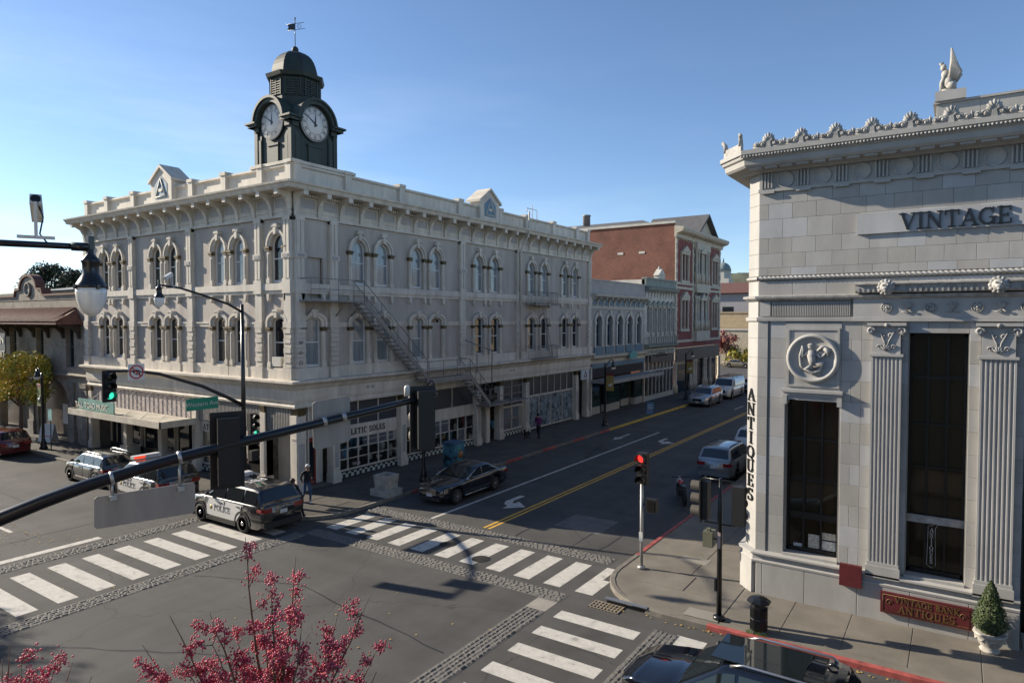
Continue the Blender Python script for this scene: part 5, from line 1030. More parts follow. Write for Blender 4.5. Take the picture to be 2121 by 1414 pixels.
q.build('wall', M_vw, ch); q = MB(); q.lathe([(2.7*cos(a*pi/14), 24.7+2.9*sin(a*pi/14)) for a in range(8)], 12, (-67.4,230.5,0)); q.lathe([(.3,27.4),(.3,28.4),(.02,29.2)], 8, (-67.4,230.5,0)); q.build('dome', mat('dome_grey', (.22,.27,.26), .6, var=.1), ch)
for e in (-1.4, 0, 1.4): q = MB(); q.box(-67.4+e-.4, -67.4+e+.4, 227.95, 228.05, 14, 19); q.build('opening', M_glass, ch)
# --- blocks across the junction, behind and beside the viewpoint
plain('brick_sky_blocker', 'unseen brick corner block across the junction, added to cut sky light', -60, -26.2, -30, -.6, 11, M_brick, M_vw, 5); plain('viewpoint_sky_blocker', 'unseen pale corner block under and behind the viewpoint, added to cut sky light', -4.9, 24, -30, -1.2, 13, M_cream, M_vw, 5)  # both stay out of view, added to block ambient sky light
plain('bank_neighbour', 'plain stucco block behind the bank along the street', -5.2, 14, 60.5, 88, 9, M_cream, M_vw, 4); plain('brick_store', 'brick store further along the right side of street', -5.2, 14, 92, 118, 8, M_brick, M_vw, 4)
# --- hills
def hill(name, x, y, rx, ry, h, m):
    q = MB(); N, K = 36, 10; V = []; r = random.Random(int(x)); ph = [r.uniform(0, 6) for _ in range(6)]
    for j in range(K+1):
        for i in range(N):
            a = 2*pi*i/N; t = j/K; w_ = 1+.12*sin(3*a+ph[0])+.08*sin(7*a+ph[1]); V.append((x+rx*w_*(1-t)*cos(a), y+ry*w_*(1-t)*sin(a), h*(sin(t*pi/2)**1.3)*(1+.06*sin(5*a+ph[2]+t*4))-.5))
    q.add(V, [(j*N+i, j*N+(i+1) % N, (j+1)*N+(i+1) % N, (j+1)*N+i) for j in range(K) for i in range(N)], True); return struct(q.build(name, m))
M_hill = mat('hill_grass', (.09,.1,.06), .95, var=.4, scale=.02); hill('hill', -330, 1250, 420, 300, 88, M_hill); hill('hill', -90, 1400, 300, 260, 70, M_hill); hill('hill', -900, 420, 260, 420, 40, M_hill)
# ================================================================ street furniture
CF, CYAW, CPIT = 1380.0, radians(33.84), radians(1.93)
_fw = Vector((-sin(CYAW)*cos(CPIT), cos(CYAW)*cos(CPIT), -sin(CPIT))); _rt = Vector((cos(CYAW), sin(CYAW), 0)); _up = _rt.cross(_fw)
def at(px, py, d): return Vector((0, 0, 8.3))+(_fw+_rt*((px-1060.5)/CF)+_up*((707-py)/CF))*d
M_alu = mat('bare_aluminium', (.45,.45,.44), .45, metal=.7, var=.12, scale=3, streak=.2); M_plate = mat('sign_back', (.33,.31,.28), .55, metal=.1, var=.12, scale=4, streak=.15)
M_house = mat('signal_housing', (.012,.012,.012), .55, var=.1); M_vis = mat('signal_visor', (.09,.08,.065), .6, var=.1)
M_off = mat('lens_off', (.01,.009,.008), .25, var=0); M_red = mat('lens_red', (1,.04,.03), .3, var=0, emit=.9); M_grn = mat('lens_green', (.05,.9,.55), .3, var=0, emit=.6)
M_galv = mat('galvanised_pole', (.38,.38,.37), .5, metal=.5, var=.1); M_glow = mat('lamp_glass', (.85,.85,.8), .18, var=.12, scale=9, streak=.1, coat=.5)
M_plas = mat('camera_white', (.6,.6,.57), .5, var=.05)
def signal(par, loc, rz, lit=None, back=False, vis=None):
    h = MB(); h.box(-.16, .16, -.02, .2, -.52, .52)
    for k in range(3): h.box(-.17, .17, -.03, .0, .19-.345*k, .5-.345*k)
    o = h.build('signal_head', M_house, par, loc, rz)
    for k in range(3):
        z = .345-.345*k; v = MB(); n = 10
        V = []; R = .15
        for y in (-.03, -.28):
            for i in range(n+1): a = radians(-35+250*i/n); V.append((R*cos(a), y, z+R*sin(a)))
        v.add(V, [(i, i+1, n+2+i, n+1+i) for i in range(n)], True); v.build('visor', vis or M_house, o, (0,0,0))
        l_ = MB(); l_.lathe([(0,-.06),(.08,-.055),(.14,-.035)], 16, (0,0,z), 'y'); l_.build('lens', {('r',0):M_red,('g',2):M_grn}.get((lit, k), M_off), o, (0,0,0))
    if back: b = MB(); b.box(-.25, .25, .02, .035, -.6, .6); b.build('backplate', M_house, o, (0,0,0))
    return o
def lamp(par, p, k=.8):   # hanging teardrop luminaire, p = top of its neck
    m = MB(); m.lathe([(a*k,b) for a,b in [(.04,.02),(.045,-.1),(.06,-.12),(.05,-.16),(.14,-.24),(.15,-.27),(.13,-.3),(.13,-.44),(.2,-.54),(.245,-.6),(.25,-.63),(.2,-.635)]], 20, p); m.box(p[0]-.04, p[0]+.04, p[1]-.04, p[1]+.04, p[2]-.1, p[2]+.08)
    for a in (0, pi/2, pi, 3*pi/2): m.box(p[0]+.25*k*cos(a)-.02, p[0]+.25*k*cos(a)+.02, p[1]+.25*k*sin(a)-.02, p[1]+.25*k*sin(a)+.02, p[2]-.65, p[2]-.59)
    o = m.build('lamp_hood', M_blk, par); g_ = MB(); g_.lathe([(a*k*1.06,b) for a,b in [(.22,-.63),(.225,-.7),(.21,-.8),(.17,-.9),(.11,-.98),(.04,-1.02),(0,-1.025)]], 24, p); g_.build('lamp_globe', M_glow, o)
def cctv(par, x, y, z, rz, s=1):
    F = Fr(x, y, rz, z); m = MB(F); m.box(-.02*s, .02*s, -.02*s, .02*s, 0, .5*s); m.box(-.22*s, .22*s, -.03*s, .03*s, -.02, .02); o = m.build('camera_bracket', M_plas, par)
    m = MB(F @ Matrix.Rotation(radians(-28), 4, 'X')); m.box(-.07*s, .07*s, -.22*s, .24*s, .42*s, .58*s); m.build('camera_body', M_plas, o); m = MB(F @ Matrix.Rotation(radians(-28), 4, 'X')); m.lathe([(.062*s,-.235*s),(.062*s,-.2*s)], 14, (0,0,.5*s), 'y'); m.build('camera_lens', M_blk, o)
    m = MB(F); m.tube([(.02,.05,.5*s),(.08*s,.1,.3*s),(.04*s,.05,.05),(.12*s,0,-.06)], .012*s, 5); m.build('camera_cable', M_blk, o)
# near mast, its pole just outside the left edge
def dep(px): return 1/(.1134-.0000347*px)
def ap(px, py, e=0): return at(px, py, dep(px)+e)
PX, PY = at(-150, 1100, dep(-150)).xy
AD = (ap(868,832)-ap(0,1074)); AD.z = 0; AD.normalize(); ARZ = atan2(AD.y, AD.x)      # arm direction in plan
nm = thing('traffic_signal_mast', 'near black mast arm crossing the picture with blank sign backs and signals', 'signal mast', (PX, PY, .14))
m = MB(); m.tube([(PX,PY,.14),(PX,PY,6.2),(PX,PY,9.3)], [.14,.1,.07], 14); m.lathe([(.26,.14),(.26,.3),(.15,.5)], 14, (PX,PY,0)); m.build('pole', M_blk, nm)
arm = [Vector((PX,PY,5.5)), ap(-70,1108), ap(0,1074), ap(90,1038), ap(181,1005), ap(280,974), ap(374,947), ap(500,915), ap(640,881), ap(770,850), ap(903,816)]
m = MB(); m.tube(arm, [.105,.1,.097,.094,.09,.086,.082,.077,.07,.062,.052], 16); ma = m.build('mast_arm', M_blk, nm)
LT = at(187, 512, 9.2); m = MB(); m.tube([(PX,PY,8.95), at(-60,498,8.6), at(0,503,8.75), LT], [.05,.048,.045,.042], 10); m.tube([LT-(LT-at(0,503,8.75)).normalized()*.22, LT], .06, 10); m.build('lamp_arm', M_blk, nm); lamp(nm, (LT.x,LT.y,LT.z+.07)); c = at(75, 496, 8.93); cctv(nm, c.x, c.y, c.z+.03, radians(66), .95)
def vplate(name, P, off_, par):   # flat plate through picture points, lying in the arm's vertical plane
    nn = Vector((AD.y, -AD.x, 0)); V = [ap(*p)+nn*off_ for p in P]; q = MB(); n = len(V); q.add([v-nn*.006 for v in V]+[v+nn*.006 for v in V], [tuple(range(n)), tuple(range(2*n-1, n-1, -1))]+[(i, (i+1) % n, n+(i+1) % n, n+i) for i in range(n)]); return q.build(name, M_plate, par)
def collar(px, py, r, par): q = MB(); a, b = ap(px-4, py+1), ap(px+4, py-1); q.tube([a, b], r, 16); q.build('sign_clamp', M_alu, par)
sp = vplate('street_sign_back', [(195,1034),(201,1028),(399,998),(404,1003),(404,1056),(399,1062),(201,1095),(195,1090)], 0, nm)
for px, py, p2 in ((232,989,1020), (372,947,1001)): collar(px, py, .095, sp); q = MB(); a, b = ap(px,py+8), ap(px,p2+12); q.tube([a, b], .022, 6); q.box(b.x-.05, b.x+.05, b.y-.05, b.y+.05, b.z-.02, b.z+.05); q.build('sign_hanger', M_alu, sp)
sp = vplate('regulation_sign_back', [(650,838),(656,832),(722,820),(728,825),(730,908),(726,915),(660,934),(652,928)], -.09, nm)
for px, py in ((672,872), (712,863)): collar(px, py, .078, sp)
ro = WM[nm.name].translation
for px, py in ((470,931), (874,866)): p = ap(px, py, .12)-ro; signal(nm, p, ARZ-pi, None, True, M_vis)
for px, py in ((472,921), (874,823)): q = MB(); p = ap(px, py, .03); q.tube([p-Vector((0,0,.12)), p+Vector((0,0,.12))], .045, 8); q.box(p.x-.07, p.x+.07, p.y-.07, p.y+.07, p.z-.05, p.z+.05); q.build('signal_clamp', M_blk, nm)
q = MB(); p = ap(843, 826); q.lathe([(.05,.05),(.05,.2),(.035,.24)], 10, tuple(p)); q.build('detector', M_plas, nm)
# far mast on the lodge corner
X, Y = -26.38, 17.88; fm = thing('traffic_signal_mast', 'black mast on the lodge corner with green street name sign and lamp', 'signal mast', (X, Y, .14))
m = MB(); m.tube([(X,Y,.14),(X,Y,5),(X,Y,8.95)], [.13,.1,.07], 12); m.lathe([(.24,.14),(.24,.35),(.14,.6)], 12, (X,Y,0)); m.build('pole', M_blk, fm)
m = MB(); m.tube([(X,Y,4.45),(X,17.2,4.85),(X,15.98,5.47),(X,14.15,6.12),(X,13.2,6.3),(X,12.2,6.36)], [.085,.08,.072,.062,.056,.05], 10); m.build('mast_arm', M_blk, fm)
m = MB(); m.tube([(X,Y,8.6),(X,17.2,8.95),(X,16.04,9.3),(X,15.1,9.55),(X,14.25,9.65)], [.06,.055,.05,.045,.04], 10); m.build('lamp_arm', M_blk, fm); lamp(fm, (X,14.2,9.78)); cctv(fm, X, 14.75, 9.62, radians(200), .9)
signal(fm, (0.05, 12.25-Y, 5.65), pi/2, 'g', True); signal(fm, (.1, .42, 3.4), pi/2, 'g'); m = MB(); m.box(X-.02, X+.25, 18.1, 18.5, 1.95, 2.4); m.build('pedestrian_signal', M_house, fm)
m = MB(); m.box(X+.03, X+.05, 12.93, 13.55, 5.95, 6.57); ns = m.build('no_left_turn_sign', mat('sign_white', (.68,.67,.64), .5, var=.03), fm); M_sred = mat('sign_red', (.5,.03,.04), .5, var=.05)
F = Fr(X+.055, 13.24, pi/2, 6.26); m = MB(F); ring(m, arc(0,0,.27,.27,0,360,28), arc(0,0,.22,.22,0,360,28), -.008, .0); m.tube([(-.18,-.006,.18),(.18,-.006,-.18)], .025, 4); m.build('prohibition_ring', M_sred, ns)
m = MB(F); m.tube([(.12,-.003,-.14),(.1,-.003,.04),(-.02,-.003,.08),(-.1,-.003,.02)], .022, 4); m.ext([(-.18,.02),(-.06,.1),(-.06,-.06)], -.005, 0, 'y'); m.ext([(.0,-.12),(.08,-.06),(-.08,-.06)], -.005, 0, 'y'); m.build('turn_arrow', M_blk, ns)
m = MB(); m.box(X+.03, X+.05, 15.22, 16.64, 4.5, 5.0); ws = m.build('street_name_sign', mat('sign_green', (.01,.22,.13), .5, var=.03), fm)
me = sans('Western Ave', .27, .002); me.materials.append(M_white); put('sign_lettering', me, ws, (X+.053+26.38-0.0, 15.93-Y, 4.66-.14), pi/2)
# grey signal post on the bank corner
X, Y = -8.5, 20.3; gp = thing('traffic_signal_post', 'slim galvanised signal post showing red on the bank corner', 'traffic signal', (X, Y, .14))
m = MB(); m.tube([(X,Y,.14),(X,Y,2.92)], .055, 12); m.lathe([(.13,.14),(.13,.2),(.07,.24)], 12, (X,Y,0)); m.build('pole', M_galv, gp); signal(gp, (0, 0, 3.28), 0, 'r')
m = MB(); m.box(X+.18, X+.52, Y-.1, Y+.12, 2.05, 2.5); m.box(X+.05, X+.2, Y-.02, Y+.02, 2.25, 2.3); o = m.build('pedestrian_signal', M_house, gp); m = MB(); m.box(X+.22, X+.48, Y-.115, Y-.1, 2.1, 2.44); m.build('pedestrian_screen', M_off, o); m = MB(); m.box(X-.06, X+.06, Y-.08, Y-.06, 1.05, 1.35); m.build('push_button_sign', M_plas, gp)
# black signal post
X, Y = -5.28, 18.0; bp = thing('traffic_signal_post', 'black signal post with two back-to-back heads beside the litter bin', 'traffic signal', (X, Y, .14))
m = MB(); m.tube([(X,Y,.14),(X,Y,2.9),(X,Y,4.0)], [.075,.065,.035], 12); m.lathe([(.16,.14),(.16,.22),(.09,.26)], 12, (X,Y,0)); m.build('pole', M_blk, bp)
m = MB()
for z in (3.95, 2.75): m.tube([(X-.42,Y,z),(X+.42,Y,z)], .025, 6)
m.build('bracket', M_blk, bp); signal(bp, (-.5, 0, 3.22), -pi/2, None, True, M_vis); signal(bp, (.52, 0, 3.2), pi, None, False)
m = MB(); m.box(X-.42, X-.16, Y-.16, Y+.2, 2.1, 2.52); m.box(X-.2, X, Y-.02, Y+.02, 2.3, 2.34); m.box(X-.34, X-.24, Y-.1, Y+.02, 2.52, 2.6); m.build('pedestrian_signal', mat('olive_housing', (.14,.14,.09), .5, var=.15), bp)
m = MB(); m.box(X-.12, X-.06, Y-.06, Y+.06, .9, 1.25); m.build('push_button', M_blk, bp); m = MB(); m.box(X-.04, X+.04, Y-.085, Y-.07, 2.1, 2.55); m.build('button_sign', mat('faded_pink_sign', (.4,.3,.28), .6, var=.2), bp)
# litter bin
lb = thing('litter_bin', 'black octagonal litter bin with domed lid on the bank pavement', 'bin', (-4.2, 17.85, .14)); m = MB(); m.lathe([(.2,0),(.235,.02),(.215,.06),(.215,.34),(.235,.36),(.215,.38),(.215,.62),(.235,.65),(.2,.66)], 8, smooth=False, ph=pi/8)
for k in range(8):
    a = k*pi/4
    for s_ in (-.05, 0, .05): m.M = Matrix.Rotation(a, 4, 'Z'); m.box(s_-.008, s_+.008, -.212, -.2, .07, .33); m.box(s_-.008, s_+.008, -.212, -.2, .39, .61)
m.M = I4; m.build('body', M_blk, lb, (0,0,0)); m = MB(); m.lathe([(.19,.66),(.19,.78),(.3,.79),(.3,.83),(.2,.9),(.05,.94),(0,.945)], 8, smooth=False, ph=pi/8); m.build('lid', M_blk, lb, (0,0,0))
gr = MB(); rg = random.Random(2)
for i in range(90): x, y = -4.2+rg.uniform(-.25,.25), 17.62+rg.uniform(-.05,.05); a = rg.random()*6.3; h = rg.uniform(.06,.16); gr.add([(x-.006,y,.145),(x+.006,y,.145),(x+.05*cos(a),y+.05*sin(a),.145+h)], [(0,1,2)])
o = gr.build('grass_tuft', mat('weed_green', (.07,.14,.03), .8, var=.3, scale=9)); o['kind'] = 'stuff'; o['label'] = 'small green weeds growing at the foot of the litter bin'; o['category'] = 'weeds'
# urn with topiary
ut = thing('potted_topiary', 'clipped conical evergreen in a pale stone urn beside the bank', 'plant', (.78, 19.95, .14)); m = MB(); m.lathe([(.2,0),(.22,.05),(.17,.1),(.24,.2),(.31,.34),(.33,.42),(.36,.44),(.35,.48),(.28,.47)], 20)
for k in range(10): a = k*pi/5; m.tube([(.3*cos(a),.3*sin(a),.38),(.31*cos(a+.3),.31*sin(a+.3),.3),(.3*cos(a+.63),.3*sin(a+.63),.38)], .025, 5)
m.build('urn', M_stat, ut, (0,0,0))
def leaves(mb, n, f, size, seed):
    r = random.Random(seed)
    for i in range(n):
        p, nrm_ = f(r); a = r.random()*6.28; s_ = size*r.uniform(.6, 1.3); t = Vector((r.uniform(-1,1), r.uniform(-1,1), r.uniform(-1,1))); u = (nrm_+t*.8).normalized(); v = u.cross(Vector((r.uniform(-1,1), r.uniform(-1,1), r.uniform(-1,1)))).normalized(); w_ = u.cross(v); mb.k = r.randrange(3) if True else 0
        mb.add([p-v*s_, p+w_*s_*.45, p+v*s_, p-w_*s_*.45], [(0,1,2,3)])
def cone(r): h = r.random()**1.3; z = .46+1.28*h; a = r.random()*6.28; rad = (.43*min(1, (h+.1)/.28)*(1-h)**.8+.015)*r.uniform(.75,1.08); return Vector((rad*cos(a), rad*sin(a), z)), Vector((cos(a), sin(a), .4))
GR = [mat('topiary_%d' % i, c, .7, var=.2, scale=8) for i, c in enumerate(((.035,.06,.014),(.055,.085,.02),(.028,.045,.012)))]
m = MB(); leaves(m, 3800, cone, .032, 4); m.k = 2; m.lathe([(.1,.46),(.3,.68),(.27,.9),(.15,1.25),(.01,1.6)], 10); m.build('crown', GR, ut, (0,0,0))
# concrete planter, painted cabinet, boards
cp = thing('concrete_planter', 'square tapered grey concrete planter on the shaded pavement', 'planter', (-22.0, 22.3, .14)); m = MB(); m.box(-.55, .55, -.5, .5, 0, .3); m.build('base', mat('planter_concrete', (.33,.32,.29), .85, var=.2, scale=3, bump=.3), cp, (0,0,0)); m = MB(); m.add([(-.36,-.36,.3),(.36,-.36,.3),(.36,.36,.3),(-.36,.36,.3),(-.42,-.42,.95),(.42,-.42,.95),(.42,.42,.95),(-.42,.42,.95),(-.3,-.3,.95),(.3,-.3,.95),(.3,.3,.95),(-.3,.3,.95),(-.28,-.28,.8),(.28,-.28,.8),(.28,.28,.8),(-.28,.28,.8)], [(0,1,5,4),(1,2,6,5),(2,3,7,6),(3,0,4,7),(4,5,9,8),(5,6,10,9),(6,7,11,10),(7,4,8,11),(8,9,13,12),(9,10,14,13),(10,11,15,14),(11,8,12,15),(12,13,14,15)]); m.build('tub', MATS['planter_concrete'], cp, (0,0,0))
uc = thing('utility_cabinet', 'painted blue mural utility cabinet on the kerb beside dark sedan', 'cabinet', (-22.15, 27.5, .14)); m = MB(); m.box(-.38, .38, -.42, .42, 0, 1.6); m.build('cabinet', mat('mural_blue', (.06,.2,.28), .5, var=.9, scale=1.6, local=True), uc, (0,0,0)); m = MB(); m.box(-.42, .42, -.46, .46, 1.6, 1.68); m.build('cabinet_top', mat('mural_top', (.05,.12,.2), .5, var=.1), uc, (0,0,0))
for (z, r, c) in ((1.0,.2,(.3,.13,.03)),(.5,.14,(.35,.3,.12)),(1.3,.1,(.1,.3,.12))): m = MB(); m.lathe([(0,.39),(r,.388),(r,.38)], 14, (0,-.1+r,z), 'x'); m.build('mural_patch', mat('mural_%d' % int(r*100), c, .5, var=.3, scale=6), uc, (0,0,0))
def board(loc, rz, label, m_, w=.6, h=1.0):
    t_ = thing('pavement_board', label, 'sign board', loc, rz)
    for s_ in (-1, 1): q = MB(); q.add([(-w/2,s_*.28,0),(w/2,s_*.28,0),(w/2,s_*.03,h),(-w/2,s_*.03,h),(-w/2,s_*.25,0),(w/2,s_*.25,0),(w/2,s_*.0,h),(-w/2,s_*.0,h)], [(0,1,2,3),(4,5,6,7),(0,1,5,4),(1,2,6,5),(3,0,4,7)]); q.build('panel', m_, t_, (0,0,0))
    for k in range(4): q = MB(); t = .3+.15*k; q.add([(-w*.36,-.285+.25*t,h*t),(w*.36,-.285+.25*t,h*t),(w*.36,-.285+.25*(t+.05),h*(t+.05)),(-w*.36,-.285+.25*(t+.05),h*(t+.05))], [(0,1,2,3)]); q.build('text_line', M_plas if k else M_sred, t_, (0,0,0))
board((-21.95, 54.2, .14), pi/2*.1, 'blue and white pavement board at kerb near slate blue building', mat('board_blue', (.1,.22,.35), .5, var=.15)); board((-50.3, 19.5, .14), radians(15), 'white leaning pavement board with red heading by the stucco arcade', mat('board_white', (.55,.54,.53), .5, var=.08), 1.2, 1.2)
# street lamps with banners
def lamppost(x, y, label, side, ban, bx=1):
    t_ = thing('street_lamp', label, 'lamp post', (x, y, .14), 0, 'lamp posts with hanging banners')
    m = MB(); m.lathe([(.24,0),(.24,.12),(.17,.2),(.19,.3),(.13,.5),(.09,.7),(.075,4.4),(.1,4.45),(.07,4.55),(.05,4.8)], 12); m.build('pole', M_blk, t_, (0,0,0))
    m = MB(); m.tube([(0,0,4.5),(side*.1,0,4.6),(side*.3,0,4.9),(side*.5,0,5.1),(side*.65,0,5.05),(side*.68,0,4.95)], .035, 7); m.build('arm', M_blk, t_, (0,0,0))
    m = MB(); m.lathe([(.05,4.98),(.08,4.85),(.12,4.75),(.13,4.65),(.24,4.52)], 12, (side*.68,0,0)); m.build('lamp_hood', M_blk, t_, (0,0,0)); m = MB(); m.lathe([(.19,4.52),(.18,4.42),(.1,4.34),(0,4.32)], 12, (side*.68,0,0)); m.build('lamp_globe', M_glow, t_, (0,0,0))
    m = MB(); m.box(min(bx*.1,bx*.72), max(bx*.1,bx*.72), -.01, .01, 2.7, 4.05); bo = m.build('banner', ban, t_, (0,0,0)); m = MB(); m.box(min(bx*.1,bx*.72), max(bx*.1,bx*.72), -.016, .016, 3.85, 4.06); m.build('banner_heading', mat('banner_maroon', (.16,.03,.03), .7, var=.1), bo, (0,0,0))
    m = MB(); m.tube([(0,0,4.06),(bx*.75,0,4.06)], .015, 5); m.tube([(0,0,2.69),(bx*.75,0,2.69)], .015, 5); m.build('banner_rod', M_blk, bo, (0,0,0)); m = MB(); m.ball((bx*.42,-.03,3.1), .17, 8, (1.1,.2,.55)); m.ball((bx*.42+.12,-.03,3.25), .07, 8, (1,.2,1.2)); m.build('banner_print', M_plas, bo, (0,0,0))
M_bang, M_bany = mat('banner_green', (.13,.17,.05), .7, var=.1), mat('banner_gold', (.33,.23,.06), .7, var=.1)
lamppost(-22.4, 46.2, 'black lamp post with gold banner beside the slate blue building', 1, M_bany); lamppost(-22.25, 25.2, 'black lamp post behind the near signal head by painted cabinet', 1, M_bany); lamppost(-22.9, 65.8, 'black lamp post behind the parked silver car near white van', 1, M_bany); lamppost(-47.7, 18.2, 'black lamp post with green banner beside the red car', -1, M_bang, -1); lamppost(-9.0, 46, 'lamp post with green banner half hidden behind the bank corner', -1, M_bang, -1)
ps = thing('parking_sign', 'thin post with teal parking sign by the stucco arcade', 'sign', (-46.6, 18.2, .14)); m = MB(); m.tube([(0,0,0),(0,0,2.6)], .03, 6); m.build('post', M_blk, ps, (0,0,0)); m = MB(); m.box(-.25, .25, -.04, -.03, 1.9, 2.6); m.build('plate', mat('sign_teal_pale', (.2,.42,.42), .5, var=.1), ps, (0,0,0))
fp = thing('signal_pole', 'tall black signal pole at the far crossing beyond the van', 'signal mast', (-22.4, 90, 0)); m = MB(); m.tube([(0,0,0),(0,0,11)], [.14,.08], 8); m.tube([(0,0,10.3),(2.2,-.6,11.3)], .06, 6); m.tube([(0,0,6.2),(4.5,-.2,7.2)], .07, 6); m.build('pole', M_blk, fp, (0,0,0)); signal(fp, (1.8, 0, 8.3), 0)
uc2 = thing('louvred_cabinet', 'pale louvred utility cabinet beside the bank on far pavement', 'cabinet', (-8.6, 40, .14)); m = MB(); m.box(-.5, .5, -.5, .5, 0, 2.0); m.build('cabinet', M_cream, uc2, (0,0,0))
# ================================================================ vehicles (local frame: nose towards +x)
M_tyre = mat('tyre_rubber', (.014,.014,.014), .8, var=.1, scale=20); M_well = mat('wheel_well', (.006,.006,.006), .9, var=0); M_alloy = mat('alloy_rim', (.5,.5,.5), .3, metal=.9, var=0); M_chrome = mat('chrome', (.7,.7,.7), .12, metal=1, var=0)
M_cglz = mat('car_glass', (.012,.016,.018), .03, var=0, spec=.8); M_tail = mat('tail_lamp', (.22,.012,.012), .2, var=0, coat=.6); M_head = mat('head_lamp', (.6,.62,.64), .08, var=0, coat=1); M_plateW = mat('number_plate', (.55,.55,.56), .5, var=.06); M_grille = mat('grille_black', (.01,.01,.01), .4, var=0); M_cplas = mat('black_plastic', (.02,.02,.021), .6, var=.1)
def paint(name, c, rough=.25, metal=0): return mat('paint_'+name, c, rough, metal, var=.04, scale=.8, coat=1)
def lerp(P, x):
    if x <= P[0][0]: return P[0][1]
    for (a, b), (c, d) in zip(P, P[1:]):
        if x <= c: t = (x-a)/(c-a) if c > a else 0; t = t*t*(3-2*t)*.35+t*.65; return b+(d-b)*t
    return P[-1][1]
def car(name, label, cat, loc, rz, pm, L=4.8, W=1.85, H=1.7, wb=2.8, fo=.95, R=.35, zh=1.0, zn=.75, zb=1.08, zt=1.1, ws0=1.25, ws1=.55, rg1=None, rg0=None, kind='suv', rim='alloy', group=None, glass=M_cglz, belt_r=None, clad=None, rails=None, grille='dark', plate=True, head=M_head, pill=(), hwl=.34):
    # x measured from the nose backwards is converted to local x = L/2 - d
    t_ = thing(name, label, cat, loc, rz, group); hx = L/2; ax = (hx-fo, hx-fo-wb); w = W/2
    rg0 = rg0 if rg0 is not None else -hx+.06; rg1 = rg1 if rg1 is not None else -hx+.4
    xw0, xw1 = hx-ws0, hx-ws0-ws1
    zr = belt_r or zt
    top = [(-hx,zt-.12 if kind == 'sedan' else zr-.1),(-hx+.08,zr-.01),(rg0,zr),(xw0,zb),(xw0+.12,zb-.02),(hx-.35,zh-.08),(hx-.08,zn),(hx,zn-.16)]
    wid = [(-hx,w*.86),(-hx+.15,w*.95),(-hx+.6,w),(hx-1.0,w),(hx-.4,w*.94),(hx-.12,w*.82),(hx,w*.66)]
    xs = set([-hx,-hx+.03,-hx+.08,-hx+.15,hx,hx-.03,hx-.08,hx-.16,xw0,xw0+.12,rg0]); k = -hx
    while k < hx: xs.add(round(k, 3)); k += .16
    RA = R+.07
    for a in ax:
        for i in range(17): xs.add(round(a+RA*cos(pi*i/16), 3))
    xs = sorted(x for x in xs if -hx <= x <= hx)
    def zbot(x):
        b = .2+(.1 if x > hx-.25 or x < -hx+.25 else 0)
        for a in ax:
            d = abs(x-a)
            if d < RA: b = max(b, R*.95+sqrt(RA*RA-d*d)*1.0)
        return b
    V, F = [], []; n = 11
    for x in xs:
        ww, zt_, zb_ = lerp(wid, x), lerp(top, x), zbot(x); zb_ = min(zb_, zt_-.12); h = zt_-zb_; z1 = min(zb_+.07, zt_-.1); zm = max(z1, min(zt_-.08, .62*zt_+.02))
        hp = [(ww*.9, zb_), (ww*.985, z1), (ww, zm), (ww*.975, zt_-.07), (ww*.9, zt_-.008)]
        for p in [(-a, b) for a, b in hp]+[(0, zt_+.02)]+hp[::-1]: V.append((x, p[0], p[1]))
    for i in range(len(xs)-1):
        for j in range(n-1): F.append((i*n+j, i*n+j+1, (i+1)*n+j+1, (i+1)*n+j))
        F.append((i*n, (i+1)*n, (i+1)*n+n-1, i*n+n-1))
    F += [tuple(range(n)), tuple((len(xs)-1)*n+j for j in range(n))]
    b = MB(); b.add(V, F, True); b.build('body', pm, t_, (0,0,0))
    # cabin
    roof = [(rg0,zr),(rg1,H-.06),(rg1-.0+.25,H-.01),((rg1+xw1)/2,H),(xw1-.25,H-.02),(xw1,H-.06),(xw0,zb)] if kind != 'van' else [(rg0,H-.06),(rg1,H-.01),(xw1-.2,H),(xw1,H-.04),(xw0,zb)]
    roof = sorted(roof); wt, wbm = w*.76, w*.95
    if kind == 'van': wt, wbm = w*.87, w*.98
    zlo = min(zb, zr)-.06
    def cw(z): return wbm-(wbm-wt)*max(0, min(1, (z-min(zb, zr))/(H-min(zb, zr))))
    cx = sorted(set([rg0, rg1, xw0, xw1]+[rg0+(xw0-rg0)*i/28 for i in range(29)])); V, F = [], []; n = 7
    for x in cx:
        z = lerp_lin(roof, x); e = min(.06, max(.004, (z-zlo)*.3)); hp = [(cw(zlo), zlo), (cw(z-e), z-e), (cw(z)-.07, z)]
        for p in [(-a, b_) for a, b_ in hp]+[(0, z+.02)]+hp[::-1]: V.append((x, p[0], p[1]))
    for i in range(len(cx)-1):
        for j in range(n-1): F.append((i*n+j, i*n+j+1, (i+1)*n+j+1, (i+1)*n+j))
    F += [tuple(range(n)), tuple((len(cx)-1)*n+j for j in range(n))]
    b = MB(); b.add(V, F, True); b.build('cabin', pm, t_, (0,0,0))
    def slope(nm, xa, xb, inset, par):
        q = MB(); P = []; K = 8
        for i in range(K+1):
            x = xa+(xb-xa)*i/K; z = lerp_lin(roof, x); P.append((x, cw(z)-inset, z))
        d = Vector((xb-xa, 0, P[-1][2]-P[0][2])).normalized(); nn = Vector((-d.z, 0, d.x)); nn = nn if nn.z > 0 else -nn; V = []
        for x, hw_, z in P:
            for s_ in (-1, -.5, 0, .5, 1): V.append(Vector((x, s_*hw_, z+.02*(1-abs(s_)**2)))+nn*.008)
        q.add(V, [(i*5+j, i*5+j+1, (i+1)*5+j+1, (i+1)*5+j) for i in range(K) for j in range(4)], True); return q.build(nm, glass, par, (0,0,0))
    slope('windscreen', xw1+(xw0-xw1)*.1, xw1+(xw0-xw1)*.93, .09, t_)
